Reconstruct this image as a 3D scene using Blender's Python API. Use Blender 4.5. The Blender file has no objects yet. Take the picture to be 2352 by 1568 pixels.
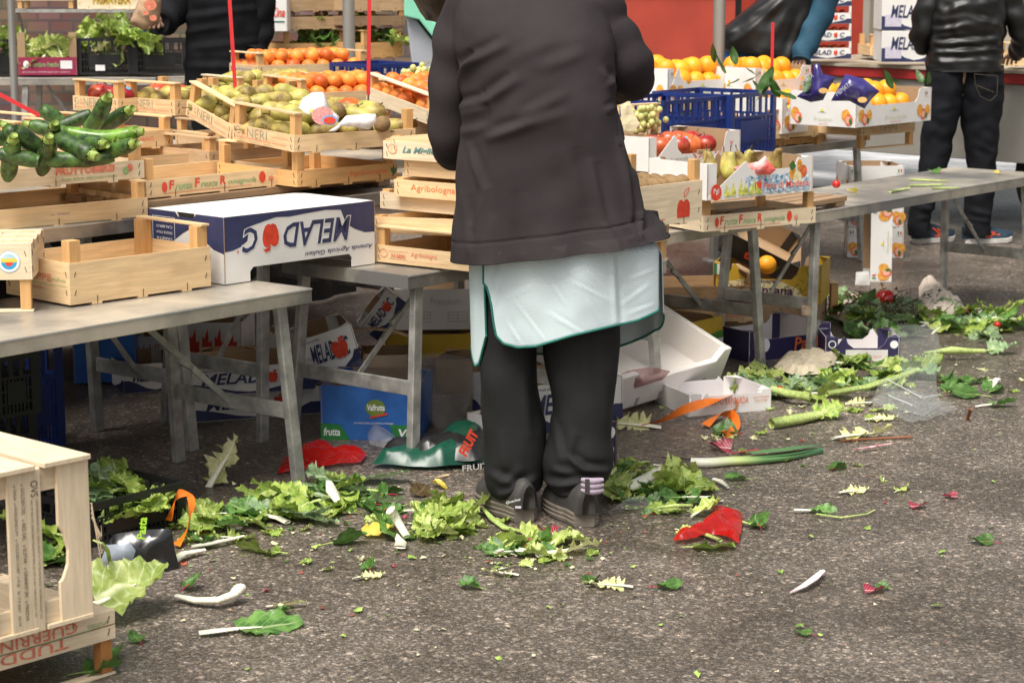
import bpy, math, random
from mathutils import Vector, Matrix, Euler, noise
from mathutils.geometry import delaunay_2d_cdt
R_ = random.Random(7)
C = bpy.context.scene.collection
sc = bpy.context.scene
rad = math.radians
# ---------------- camera, world, sun, exposure
F0, CX, CY, YH, H = 4900., 1176., 784., -90., 1.48
PIT = math.atan((CY-YH)/F0); PC, PS = math.cos(PIT), math.sin(PIT)
cam = bpy.data.cameras.new('camera'); camo = bpy.data.objects.new('camera', cam); C.objects.link(camo)
camo.location = (0, 0, H); camo.rotation_euler = (rad(90)-PIT, 0, 0)
cam.sensor_width = 36; cam.lens = 36*F0/2352; cam.clip_end = 300; cam.clip_start = .1
cam.dof.use_dof = True; cam.dof.focus_distance = 6.0; cam.dof.aperture_fstop = 9
sc.camera = camo
w = bpy.data.worlds.new('World'); sc.world = w; w.use_nodes = True
nt = w.node_tree; sky = nt.nodes.new('ShaderNodeTexSky'); sky.sky_type = 'NISHITA'; sky.sun_disc = False
sky.sun_elevation = rad(52); sky.sun_rotation = rad(200); sky.air_density = 1.6; sky.dust_density = 5; sky.altitude = 0
hs = nt.nodes.new('ShaderNodeHueSaturation'); hs.inputs['Saturation'].default_value = .32
nt.links.new(sky.outputs[0], hs.inputs['Color'])
nt.links.new(hs.outputs[0], nt.nodes['Background'].inputs[0]); nt.nodes['Background'].inputs[1].default_value = .078
sl = bpy.data.lights.new('sun', 'SUN'); sl.energy = 2.7; sl.angle = rad(32); sl.color = (1, .95, .87)
so = bpy.data.objects.new('sun', sl); C.objects.link(so)
so.rotation_euler = Vector((-.25, -.42, 1.0)).to_track_quat('Z', 'Y').to_euler()
sc.view_settings.view_transform = 'Standard'; sc.view_settings.look = 'None'; sc.view_settings.exposure = .72
sc.view_settings.gamma = 1
# ---------------- projections used only to read positions off a plan
def ray(x, y):
    u = (x-CX)/F0; v = (CY-y)/F0
    return Vector((u, PC+v*PS, -PS+v*PC))
def G(x, y, z=0.):
    r = ray(x, y); t = (z-H)/r.z; return Vector((r.x*t, r.y*t, z))
def V(x, y, Y):
    r = ray(x, y); t = Y/r.y; return Vector((r.x*t, Y, H+r.z*t))
# ---------------- materials
def nd(nt, t, **kw):
    n = nt.nodes.new(t)
    for k, v in kw.items():
        if k in n.inputs: n.inputs[k].default_value = v
        else: setattr(n, k, v)
    return n
MC = {}
def M(name, col, rough=.6, var=.12, scale=12., bump=0., metal=0., stretch=(1,1,1), col2=None, rnd=.0, spec=.5, sss=0., detail=4., bscale=None, coat=0., trans=0., alpha=1., c2pos=(.38,.66)):
    if name in MC: return MC[name]
    m = bpy.data.materials.new(name); m.use_nodes = True; nt = m.node_tree; L = nt.links.new
    b = nt.nodes['Principled BSDF']; b.inputs['Roughness'].default_value = rough; b.inputs['Metallic'].default_value = metal
    b.inputs['Specular IOR Level'].default_value = spec
    tc = nd(nt, 'ShaderNodeTexCoord'); mp = nd(nt, 'ShaderNodeMapping'); mp.inputs['Scale'].default_value = stretch
    oi = nd(nt, 'ShaderNodeObjectInfo'); ad = nd(nt, 'ShaderNodeVectorMath', operation='ADD')
    mu = nd(nt, 'ShaderNodeMath', operation='MULTIPLY'); mu.inputs[1].default_value = 37.
    L(oi.outputs['Random'], mu.inputs[0]); L(tc.outputs['Object'], ad.inputs[0]); L(mu.outputs[0], ad.inputs[1])
    L(ad.outputs[0], mp.inputs['Vector'])
    no = nd(nt, 'ShaderNodeTexNoise', Scale=scale, Detail=detail, Roughness=.6); L(mp.outputs[0], no.inputs['Vector'])
    cr = nd(nt, 'ShaderNodeValToRGB')
    c1 = tuple(max(0, c*(1-var)) for c in col)+(1,)
    c2 = tuple(min(1, c*(1+var)) for c in (col2 or col))+(1,)
    cr.color_ramp.elements[0].color = c1; cr.color_ramp.elements[1].color = c2
    cr.color_ramp.elements[0].position, cr.color_ramp.elements[1].position = c2pos
    L(no.outputs['Fac'], cr.inputs[0]); out = cr.outputs[0]
    if rnd:
        h = nd(nt, 'ShaderNodeHueSaturation'); mr = nd(nt, 'ShaderNodeMapRange')
        mr.inputs['To Min'].default_value = 1-rnd; mr.inputs['To Max'].default_value = 1+rnd
        L(oi.outputs['Random'], mr.inputs['Value']); L(mr.outputs[0], h.inputs['Value']); L(out, h.inputs['Color']); out = h.outputs[0]
    L(out, b.inputs['Base Color'])
    if bump:
        n2 = nd(nt, 'ShaderNodeTexNoise', Scale=bscale or scale*3, Detail=5.); L(mp.outputs[0], n2.inputs['Vector'])
        bp = nd(nt, 'ShaderNodeBump', Strength=bump, Distance=.004); L(n2.outputs['Fac'], bp.inputs['Height']); L(bp.outputs[0], b.inputs['Normal'])
    if sss: b.inputs['Subsurface Weight'].default_value = sss; b.inputs['Subsurface Scale'].default_value = .01
    if coat: b.inputs['Coat Weight'].default_value = coat; b.inputs['Coat Roughness'].default_value = .15
    if trans: b.inputs['Transmission Weight'].default_value = trans
    if alpha < 1: b.inputs['Alpha'].default_value = alpha
    MC[name] = m; return m
def leafmat(name, col, col2, vein, rough=.38, scale=30, trans=.25, rnd=.25):
    m = M(name, col, rough, .1, scale, .5, col2=col2, rnd=rnd, spec=.45, bscale=60)
    nt = m.node_tree; L = nt.links.new; b = nt.nodes['Principled BSDF']
    src = b.inputs['Base Color'].links[0].from_socket
    tr = nd(nt, 'ShaderNodeBsdfTranslucent'); mx = nd(nt, 'ShaderNodeMixShader'); mx.inputs[0].default_value = trans
    uv = nd(nt, 'ShaderNodeUVMap'); sp = nd(nt, 'ShaderNodeSeparateXYZ'); L(uv.outputs[0], sp.inputs[0])
    # side veins: |v| wave slanted along u, and pale midrib
    a = nd(nt, 'ShaderNodeMath', operation='ABSOLUTE'); L(sp.outputs[1], a.inputs[0])
    ml = nd(nt, 'ShaderNodeMath', operation='MULTIPLY_ADD'); L(sp.outputs[0], ml.inputs[0]); ml.inputs[1].default_value = 1.6
    ng = nd(nt, 'ShaderNodeMath', operation='MULTIPLY'); L(a.outputs[0], ng.inputs[0]); ng.inputs[1].default_value = -.55; L(ng.outputs[0], ml.inputs[2])
    wv = nd(nt, 'ShaderNodeMath', operation='MULTIPLY'); L(ml.outputs[0], wv.inputs[0]); wv.inputs[1].default_value = 26.
    sn = nd(nt, 'ShaderNodeMath', operation='SINE'); L(wv.outputs[0], sn.inputs[0])
    th = nd(nt, 'ShaderNodeMapRange'); L(sn.outputs[0], th.inputs['Value']); th.inputs['From Min'].default_value = .82; th.inputs['To Max'].default_value = .45
    mr = nd(nt, 'ShaderNodeMapRange'); L(a.outputs[0], mr.inputs['Value']); mr.inputs['From Min'].default_value = .10; mr.inputs['From Max'].default_value = .03
    mxm = nd(nt, 'ShaderNodeMath', operation='MAXIMUM'); L(th.outputs[0], mxm.inputs[0]); L(mr.outputs[0], mxm.inputs[1])
    cm = nd(nt, 'ShaderNodeMix', data_type='RGBA'); L(mxm.outputs[0], cm.inputs[0]); L(src, cm.inputs[6]); cm.inputs[7].default_value = vein+(1,)
    L(cm.outputs[2], b.inputs['Base Color']); L(cm.outputs[2], tr.inputs[0])
    L(b.outputs[0], mx.inputs[1]); L(tr.outputs[0], mx.inputs[2]); L(mx.outputs[0], nt.nodes['Material Output'].inputs[0])
    return m
def film(name, col, opac=.3, rough=.08, edge=.45):
    if name in MC: return MC[name]
    m = bpy.data.materials.new(name); m.use_nodes = True; nt = m.node_tree; L = nt.links.new
    b = nt.nodes['Principled BSDF']; b.inputs['Base Color'].default_value = col+(1,); b.inputs['Roughness'].default_value = rough
    b.inputs['Specular IOR Level'].default_value = .9
    tr = nd(nt, 'ShaderNodeBsdfTransparent'); tr.inputs[0].default_value = tuple(.35+.65*c if opac < .6 else c for c in col)+(1,)
    mx = nd(nt, 'ShaderNodeMixShader'); lw = nd(nt, 'ShaderNodeLayerWeight', Blend=.35); mm = nd(nt, 'ShaderNodeMapRange'); mm.inputs['To Min'].default_value = opac; mm.inputs['To Max'].default_value = min(1, opac+edge); L(lw.outputs['Facing'], mm.inputs['Value']); L(mm.outputs[0], mx.inputs[0])
    L(tr.outputs[0], mx.inputs[1]); L(b.outputs[0], mx.inputs[2]); L(mx.outputs[0], nt.nodes['Material Output'].inputs[0])
    MC[name] = m; return m
# wood: three grain directions and three tones
def wood(ax, tone='pale'):
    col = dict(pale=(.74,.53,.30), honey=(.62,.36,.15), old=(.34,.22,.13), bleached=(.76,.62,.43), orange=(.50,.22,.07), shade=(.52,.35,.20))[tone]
    st = dict(x=(1.4,16,16), y=(16,1.4,16), z=(16,16,1.4))[ax]
    m = M('wood_%s_%s' % (tone, ax), col, .62, .11, 5., .18, stretch=st, rnd=.10, detail=7., spec=.25, bscale=9)
    if not m.get('k'):
        m['k'] = 1; nt = m.node_tree; L = nt.links.new; b = nt.nodes['Principled BSDF']
        src = b.inputs['Base Color'].links[0].from_socket
        tc = nd(nt, 'ShaderNodeTexCoord')
        n = nd(nt, 'ShaderNodeTexNoise', Scale=9., Detail=3.); L(tc.outputs['Object'], n.inputs['Vector'])
        mr = nd(nt, 'ShaderNodeMapRange'); L(n.outputs['Fac'], mr.inputs['Value']); mr.inputs['From Min'].default_value = .57; mr.inputs['From Max'].default_value = .75; mr.inputs['To Max'].default_value = .30
        cm = nd(nt, 'ShaderNodeMix', data_type='RGBA'); L(mr.outputs[0], cm.inputs[0]); L(src, cm.inputs[6]); cm.inputs[7].default_value = (col[0]*.72,col[1]*.62,col[2]*.5,1)
        L(cm.outputs[2], b.inputs['Base Color'])
    return m
WHITE = lambda: M('white_card', (.80,.78,.75), .5, .05, 6., .05, rnd=.04)
KRAFT = lambda: M('kraft_card', (.38,.25,.14), .8, .10, 8., .1)
NAVY = lambda: M('navy_ink', (.035,.042,.115), .5, .15, 20.)
RED = lambda: M('red_ink', (.72,.06,.025), .5, .15, 40.)
PALERED = lambda: M('faded_red_ink', (.72,.22,.13), .7, .25, 90.)
BLUEW = lambda: M('faded_blue_ink', (.22,.25,.5), .7, .2, 60.)
GREENI = lambda: M('faded_green_ink', (.27,.42,.18), .7, .2, 60.)
GREYI = lambda: M('faded_grey_ink', (.30,.30,.24), .7, .25, 80.)
WINK = lambda: M('white_ink', (.82,.82,.82), .5, .04)
METAL = lambda: M('galvanised_steel', (.44,.43,.405), .45, .30, 16., .12, metal=.55, rnd=.06, detail=8., bscale=90)
# ---------------- mesh builder
class MB:
    def __init__(s): s.v = []; s.f = []; s.uv = []; s.m2 = None
    def poly(s, pts, faces):
        n = len(s.v); s.v += [tuple(p) for p in pts]; s.f += [[n+i for i in f] for f in faces]
    def hexa(s, p):
        s.poly(p, [(0,3,2,1),(4,5,6,7),(0,1,5,4),(1,2,6,5),(2,3,7,6),(3,0,4,7)])
    def box(s, x0, x1, y0, y1, z0, z1):
        s.hexa([(x0,y0,z0),(x1,y0,z0),(x1,y1,z0),(x0,y1,z0),(x0,y0,z1),(x1,y0,z1),(x1,y1,z1),(x0,y1,z1)])
    def bar(s, a, b, w, h, up=(0,0,1)):
        a = Vector(a); b = Vector(b); d = (b-a).normalized(); sd = d.cross(Vector(up))
        if sd.length < 1e-4: sd = d.cross(Vector((1,0,0)))
        sd.normalize(); u = sd.cross(d).normalized(); sd = sd*w/2; u = u*h/2
        s.hexa([a-sd-u, a+sd-u, a+sd+u, a-sd+u, b-sd-u, b+sd-u, b+sd+u, b-sd+u])
    def prism(s, pts, o, ux, uy, t):      # pts in (ux,uy) plane, thickness t along ux x uy
        o = Vector(o); ux = Vector(ux); uy = Vector(uy); n = ux.cross(uy).normalized()*t
        A = [o+ux*p[0]+uy*p[1] for p in pts]; B = [a+n for a in A]; k = len(pts)
        s.poly(A+B, [list(range(k))[::-1], list(range(k, 2*k))]+[[i, (i+1) % k, k+(i+1) % k, k+i] for i in range(k)])
    def grid(s, P, closed=False, uv=False):  # rows of points
        n = len(s.v); r = len(P); c = len(P[0])
        for row in P: s.v += [tuple(p) for p in row]
        for i in range(r-1):
            for j in range(c if closed else c-1):
                j2 = (j+1) % c; s.f.append([n+i*c+j, n+i*c+j2, n+(i+1)*c+j2, n+(i+1)*c+j])
    def tube(s, path, rads, seg=10, cap=True, flat=1.):
        path = [Vector(p) for p in path]; rows = []; up = Vector((0,0,1)); pv = None
        for i, p in enumerate(path):
            t = (path[min(i+1, len(path)-1)]-path[max(i-1, 0)]).normalized()
            if pv is None:
                x = t.cross(up)
                if x.length < .05: x = t.cross(Vector((1,0,0)))
            else: x = pv-t*pv.dot(t)
            x.normalize(); pv = x; y = t.cross(x); r = rads[i] if hasattr(rads, '__len__') else rads
            ra, rb = (r if hasattr(r, '__len__') else (r, r*flat))
            rows.append([p+x*ra*math.cos(2*math.pi*k/seg)+y*rb*math.sin(2*math.pi*k/seg) for k in range(seg)])
        n = len(s.v); s.grid(rows, True)
        if cap:
            s.f.append([n+k for k in range(seg)]); s.f.append([n+(len(rows)-1)*seg+k for k in range(seg)][::-1])
    def lathe(s, prof, seg=20, o=(0,0,0)):   # (r,z)
        s.grid([[(o[0]+r*math.cos(2*math.pi*k/seg), o[1]+r*math.sin(2*math.pi*k/seg), o[2]+z) for k in range(seg)] for r, z in prof], True)
    def build(s, name, mat=None, parent=None, smooth=False, bevel=0., loc=None, sub=0):
        me = bpy.data.meshes.new(name); me.from_pydata(s.v, [], s.f); me.update()
        if s.uv:
            u = me.uv_layers.new(name='UVMap')
            for lp in me.loops: u.data[lp.index].uv = s.uv[lp.vertex_index]
        o = bpy.data.objects.new(name, me); C.objects.link(o)
        if mat:
            for m in (mat if isinstance(mat, (list, tuple)) else [mat]): me.materials.append(m)
        if s.m2 is not None: me.polygons.foreach_set('material_index', [1 if i >= s.m2 else 0 for i in range(len(me.polygons))])
        if smooth: me.polygons.foreach_set('use_smooth', [True]*len(me.polygons))
        if parent: o.parent = parent
        if loc: o.location = loc
        if bevel:
            b = o.modifiers.new('bevel', 'BEVEL'); b.width = bevel; b.segments = 2; b.limit_method = 'ANGLE'; b.angle_limit = rad(40)
        if sub: m = o.modifiers.new('sub', 'SUBSURF'); m.levels = m.render_levels = sub
        return o
def tag(o, label=None, cat=None, group=None, kind=None):
    if label: o['label'] = label
    if cat: o['category'] = cat
    if group: o['group'] = group
    if kind: o['kind'] = kind
    return o
def thing(name, label, cat, loc=(0,0,0), rz=0., group=None):
    o = bpy.data.objects.new(name, None); C.objects.link(o); o.location = loc; o.rotation_euler = (0,0,rz)
    return tag(o, label, cat, group)
def copy_tree(o, parent=None):
    c = o.copy(); C.objects.link(c)
    if parent: c.parent = parent
    for ch in [x for x in o.children]: copy_tree(ch, c)
    return c
# ---------------- lettering: the built-in font turned into mesh
TC = {}
def textgeo(s, shear=0., off=0.):
    k = (s, shear, off)
    if k not in TC:
        cu = bpy.data.curves.new('t', 'FONT'); cu.body = s; cu.shear = shear; cu.offset = off; cu.resolution_u = 2
        o = bpy.data.objects.new('t', cu); C.objects.link(o); bpy.context.view_layer.update()
        me = bpy.data.meshes.new_from_object(o.evaluated_get(bpy.context.evaluated_depsgraph_get()))
        v = [tuple(p.co) for p in me.vertices]; f = [list(p.vertices) for p in me.polygons]
        bpy.data.objects.remove(o); bpy.data.curves.remove(cu); bpy.data.meshes.remove(me)
        xs = [p[0] for p in v]; ys = [p[1] for p in v]
        TC[k] = (v, f, (min(xs), max(xs), min(ys), max(ys)))
    return TC[k]
def text(parent, s, o, ux, uy, w, h, mat, shear=0., off=0., lift=.0012, mb=None, name='lettering'):
    """word s filling w x h from lower-left corner o, along ux, up uy"""
    v, f, (a, b, c, d) = textgeo(s, shear, off)
    o = Vector(o); ux = Vector(ux).normalized(); uy = Vector(uy).normalized(); n = ux.cross(uy)*lift
    m = mb or MB(); m.poly([o+n+ux*((p[0]-a)/(b-a)*w)+uy*((p[1]-c)/(d-c)*h) for p in v], f)
    if mb is None: return m.build(name, mat, parent)
def patch(parent, pts, o, ux, uy, mat, lift=.0006, name='print', mb=None):
    o = Vector(o); ux = Vector(ux); uy = Vector(uy); n = ux.cross(uy).normalized()*lift
    m = mb or MB(); m.poly([o+n+ux*p[0]+uy*p[1] for p in pts], [list(range(len(pts)))])
    if mb is None: return m.build(name, mat, parent)
def disc(cx, cy, rx, ry, n=18): return [(cx+rx*math.cos(2*math.pi*i/n), cy+ry*math.sin(2*math.pi*i/n)) for i in range(n)]
APPLE = [(0,.3),(.08,.38),(.25,.42),(.4,.3),(.45,.05),(.4,-.25),(.28,-.48),(.1,-.55),(0,-.5),(-.1,-.55),(-.28,-.48),(-.4,-.25),(-.45,.05),(-.4,.3),(-.25,.42),(-.08,.38)]
def applemark(parent, o, ux, uy, s, mat=None):
    m = MB(); patch(None, [(x*s, y*s) for x, y in APPLE], o, ux, uy, None, .0013, mb=m)
    patch(None, [(0,.35*s),(.05*s,.55*s),(.28*s,.62*s),(.42*s,.5*s),(.2*s,.45*s)], o, ux, uy, None, .0013, mb=m)
    return m.build('apple_emblem', mat or RED(), parent)
def meladoc(parent, o, ux, uy, w, h, outline=True):
    """the word with an apple for its O; o lower left"""
    o = Vector(o); ux = Vector(ux).normalized(); uy = Vector(uy).normalized()
    if outline:
        m = MB(); text(None, 'MELAD', o-ux*w*.008-uy*h*.03, ux, uy, w*.646, h*1.06, None, .25, .055, .0009, m)
        text(None, 'C', o+ux*w*.855-uy*h*.03, ux, uy, w*.155, h*1.06, None, .25, .055, .0009, m)
        patch(None, [(x*h*1.14, y*h*1.14) for x, y in APPLE], o+ux*w*.745+uy*h*.5, ux, uy, None, .0009, mb=m)
        m.build('lettering_outline', WINK(), parent)
    m = MB(); text(None, 'MELAD', o, ux, uy, w*.63, h, None, .25, .02, .0014, m)
    text(None, 'C', o+ux*w*.862, ux, uy, w*.14, h, None, .25, .02, .0014, m); m.build('lettering', NAVY(), parent)
    return applemark(parent, o+ux*w*.745+uy*h*.47+ux.cross(uy)*.0008, ux, uy, h*.98)
# local frame from front corner and a pixel of the right corner
def frame(F, z, Rp=None, a=None):
    f = G(F[0], F[1], z)
    if Rp:
        r = G(Rp[0], Rp[1], z); a = math.degrees(math.atan2(r.x-f.x, r.y-f.y)); L = (r-f).length
    else: L = None
    return f, rad(90-a), L
X, Y, Z = Vector((1,0,0)), Vector((0,1,0)), Vector((0,0,1))
# ---------------- wooden crate
def crate(label, F, z, lx, ly, hp=.055, ht=.105, Rp=None, a=None, rails='l', tone='pale', ptone='honey', prints=None, inv=False, group=None, tilt=None, two=False, floor=True, loc=None, rz=None, post=.028, fz=0.):
    if loc is None:
        loc, rz, L = frame(F, z, Rp, a)
        if L and lx is None: lx = L
    t = thing('wooden_crate', label, 'crate', loc, rz, group)
    if tilt: t.rotation_euler = (rad(tilt[0]), rad(tilt[1]), rz)
    th = .005; s = -1 if inv else 1; zo = ht if inv else 0.
    def zz(a_, b_): return (min(zo+s*a_, zo+s*b_), max(zo+s*a_, zo+s*b_))
    for side in range(4):
        m = MB(); gaps = [(0, hp)] if not two else [(0, hp*.48), (hp*.54, hp)]
        for g0, g1 in gaps:
            z0, z1 = zz(g0, g1)
            if side == 0: m.box(0, lx, 0, th, z0, z1)
            elif side == 1: m.box(0, lx, ly-th, ly, z0, z1)
            elif side == 2: m.box(0, th, th+.0003, ly-th-.0003, z0, z1)
            else: m.box(lx-th, lx, th+.0003, ly-th-.0003, z0, z1)
        if side == 0:                           # wire staples driven into the front board
            m.m2 = len(m.f)
            for x in (.016, lx-.018):
                for k in (.28, .72):
                    za = zo+s*hp*k; m.bar((x-.002, -.0008, za-.007), (x+.003, -.0008, za+.007), .0015, .0015, Y)
            for fx in (.18, .5, .82): m.bar((fx*lx, -.0012, zo+s*-.004), (fx*lx+.001, -.0012, zo+s*.018), .0014, .0014, Y)
        if side == 2:
            m.m2 = len(m.f)
            for k in (.28, .72):
                za = zo+s*hp*k
                for y in (.016, ly-.016): m.bar((-.0008, y-.002, za-.007), (-.0008, y+.002, za+.007), .0015, .0015, X)
        m.build('side_panel', [wood('x' if side < 2 else 'y', tone), M('rusty_wire', (.13,.09,.06), .5, .3, metal=.4)], t, bevel=0 if side in (0, 2) else .0009)
    q = th+.0006; z0, z1 = zz(.004, ht)
    for px, py in ((q, q), (lx-q-post, q), (q, ly-q-post), (lx-q-post, ly-q-post)):
        m = MB(); m.box(px, px+post, py, py+post, z0, z1); m.build('corner_post', wood('z', ptone), t, bevel=.001)
    z0, z1 = zz(ht+.0004, ht+.0064)
    for c in rails:
        m = MB()
        if c == 'l': m.box(.001, .03, .0, ly, z0, z1)
        if c == 'r': m.box(lx-.03, lx-.001, .0, ly, z0, z1)
        if c == 'f': m.box(0, lx, .002, .03, z0, z1)
        if c == 'b': m.box(0, lx, ly-.03, ly-.002, z0, z1)
        m.build('top_rail', wood('y' if c in 'lr' else 'x', tone), t, bevel=.0008)
    if floor:
        m = MB(); n = 5; wd = (ly-2*th-.004)/n
        for i in range(n):
            z0, z1 = zz(.0005, .005); m.box(th+.001, lx-th-.001, th+.002+i*wd, th+.002+(i+1)*wd-.006, z0, z1)
        for fx in (.18, .5, .82):
            z0, z1 = zz(-.006, 0.0002); m.box(fx*lx-.016, fx*lx+.016, -.001, ly+.001, z0, z1)
        m.build('base_slats', wood('x', tone), t)
    if prints: prints(t, lx, ly, hp, zo, s)
    return t
def front(lx, zo, s, flip=False):     # helper returning origin-maker for the front panel
    if flip: return (lambda u, v: Vector((u, -.0, v))), X, Z
    return (lambda u, v: Vector((u, 0, v))), X, Z
def pr_words(words):
    """words: (face, text, u, v, w, h, mat, shear, off) in fractions; face f (front) or l (left)"""
    def fn(t, lx, ly, hp, zo, s):
        for wd in words:
            if len(wd) != 9: print('BAD', wd)
            face, s_, u, v, w_, h_, mt, sh, of = (tuple(wd)+(0,0))[:9]
            if face == 'f': ux, o, L = X.copy(), Vector((0,0,0)), lx
            else: ux, o, L = -Y, Vector((0,ly,0)), ly
            uz = Z.copy()
            if s > 0: p = o+ux*u*L+Z*v*hp
            else: p = o+ux*(u+w_)*L+Z*(zo-v*hp); ux = -ux; uz = -uz
            if s_ == '@oval': patch(t, disc(0, 0, w_*L/2, h_*hp/2), p+ux*w_*L/2+uz*h_*hp/2, ux, uz, mt, .001, 'emblem')
            elif s_ == '@ring':
                m = MB(); c = p+ux*w_*L/2+uz*h_*hp/2; a_ = disc(0,0,w_*L/2,h_*hp/2,24); b_ = disc(0,0,w_*L/2*.86,h_*hp/2*.86,24); n = ux.cross(uz)*.001
                m.poly([c+n+ux*x+uz*y for x, y in a_+b_], [[i,(i+1)%24,24+(i+1)%24,24+i] for i in range(24)]); m.build('emblem', mt, t)
            elif s_ == '@apple': applemark(t, p+ux*w_*L/2+uz*h_*hp/2, ux, uz, h_*hp, mt)
            elif s_ == '@bar': patch(t, [(0,0),(w_*L,0),(w_*L,h_*hp),(0,h_*hp)], p, ux, uz, mt, .0009, 'printed_line')
            else: text(t, s_, p, ux, uz, w_*L, h_*hp, mt, sh, of)
    return fn
NERI = pr_words([(f, *r) for f in 'l' for r in (('@ring',.05,.45,.09,.45,GREYI(),0,0),('AZ.',.17,.68,.05,.14,PALERED(),0,.01),('AGR.',.17,.46,.06,.14,PALERED(),0,.01),
    ('NERI',.25,.36,.32,.55,GREYI(),0,-.012),('fratelli neri ortofrutta',.64,.62,.28,.07,PALERED(),.2,0),('CATEGORIA PRODUZIONE PROPRIA DI BOLOGNA',.06,.24,.82,.08,PALERED(),0,.01),
    ('pere   qualita   calibro',.1,.08,.6,.08,GREYI(),0,0))])
FFR = pr_words([('f','@oval',.095,.22,.035,.62,RED(),0,0),('f','F',.14,.36,.035,.52,RED(),.1,.03),('f','rutta',.18,.30,.11,.36,GREENI(),.35,.012),('f','F',.305,.36,.035,.52,RED(),.1,.03),
    ('f','resca',.345,.31,.11,.27,GREENI(),.35,.012),('f','R',.47,.36,.04,.52,RED(),.1,.03),('f','omagnola',.525,.24,.19,.40,GREENI(),.35,.012),('f','@bar',.11,.15,.57,.025,RED(),0,0),
    ('f','@oval',.735,.22,.045,.68,RED(),0,0),('f','italia',.80,.3,.035,.35,RED(),0,.0),('f','prodotto e confezionato in romagna',.14,.19,.4,.05,GREENI(),.2,0)])
def words_f(*w): return pr_words([('f',)+x for x in w])
def words_l(*w): return pr_words([('l',)+x for x in w])
# ---------------- metal trestle table
def table(label, F, z, a, lx, ly, legs=(1,1), strut=True, group='metal market tables', loc=None, tone=None, bar_h=.2, inset=.09):
    if loc is None: loc = G(F[0], F[1], z)
    loc = Vector((loc.x, loc.y, 0)); t = thing('metal_table', label, 'table', loc, rad(90-a), group)
    m = MB(); m.box(0, lx, 0, ly, z-.002, z); m.box(0, lx, 0, .003, z-.042, z-.0022); m.box(0, lx, ly-.003, ly, z-.042, z-.0022)
    m.box(0, .003, .0032, ly-.0032, z-.042, z-.0022); m.box(lx-.003, lx, .0032, ly-.0032, z-.042, z-.0022)
    m.build('table_top', M('worn_steel_top', (.36,.35,.33), .36, .42, 2.6, .16, metal=.35, col2=(.46,.41,.33), detail=9., bscale=120), t, bevel=.0012)
    m = MB(); m.bar((0, -.001, z-.003), (lx, -.001, z-.003), .002, .004); m.build('worn_edge', M('bright_steel', (.7,.7,.68), .3, .1, metal=.6), t)
    for e, on in enumerate(legs):
        if not on: continue
        x = inset if e == 0 else lx-inset; sx = -.045 if e == 0 else .045
        for yy, sy in ((.03, -.02), (ly-.03, .02)):
            m = MB(); top = Vector((x, yy, z-.0425)); bot = Vector((x+sx, yy+sy, 0))
            d = Vector((.018, 0, 0)); g = Vector((0, .0125, 0))
            m.hexa([bot-d-g, bot+d-g, bot+d+g, bot-d+g, top-d-g, top+d-g, top+d+g, top-d+g]); m.build('leg', METAL(), t, bevel=.003)
        m = MB(); k = bar_h/z; xx = x+sx*(1-k)
        m.box(xx-.006, xx+.006, .03, ly-.03, bar_h, bar_h+.045) ; m.build('cross_bar', METAL(), t, bevel=.002)
        if strut:
            m = MB(); x1 = x+(.34 if e == 0 else -.34)
            m.bar((xx+(.006 if e == 0 else -.006), ly/2, bar_h+.02), (x1, ly/2, z-.045), .018, .005, Y); m.build('strut', METAL(), t)
            xm = (xx+x1)/2; zm = (bar_h+z-.02)/2
            m = MB(); m.bar((xm-.03, ly/2-.012, zm), (xm+.02, ly/2-.012, zm+(.03 if e == 0 else -.03)), .014, .012, Y); m.build('hinge', METAL(), t)
    return t
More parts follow.
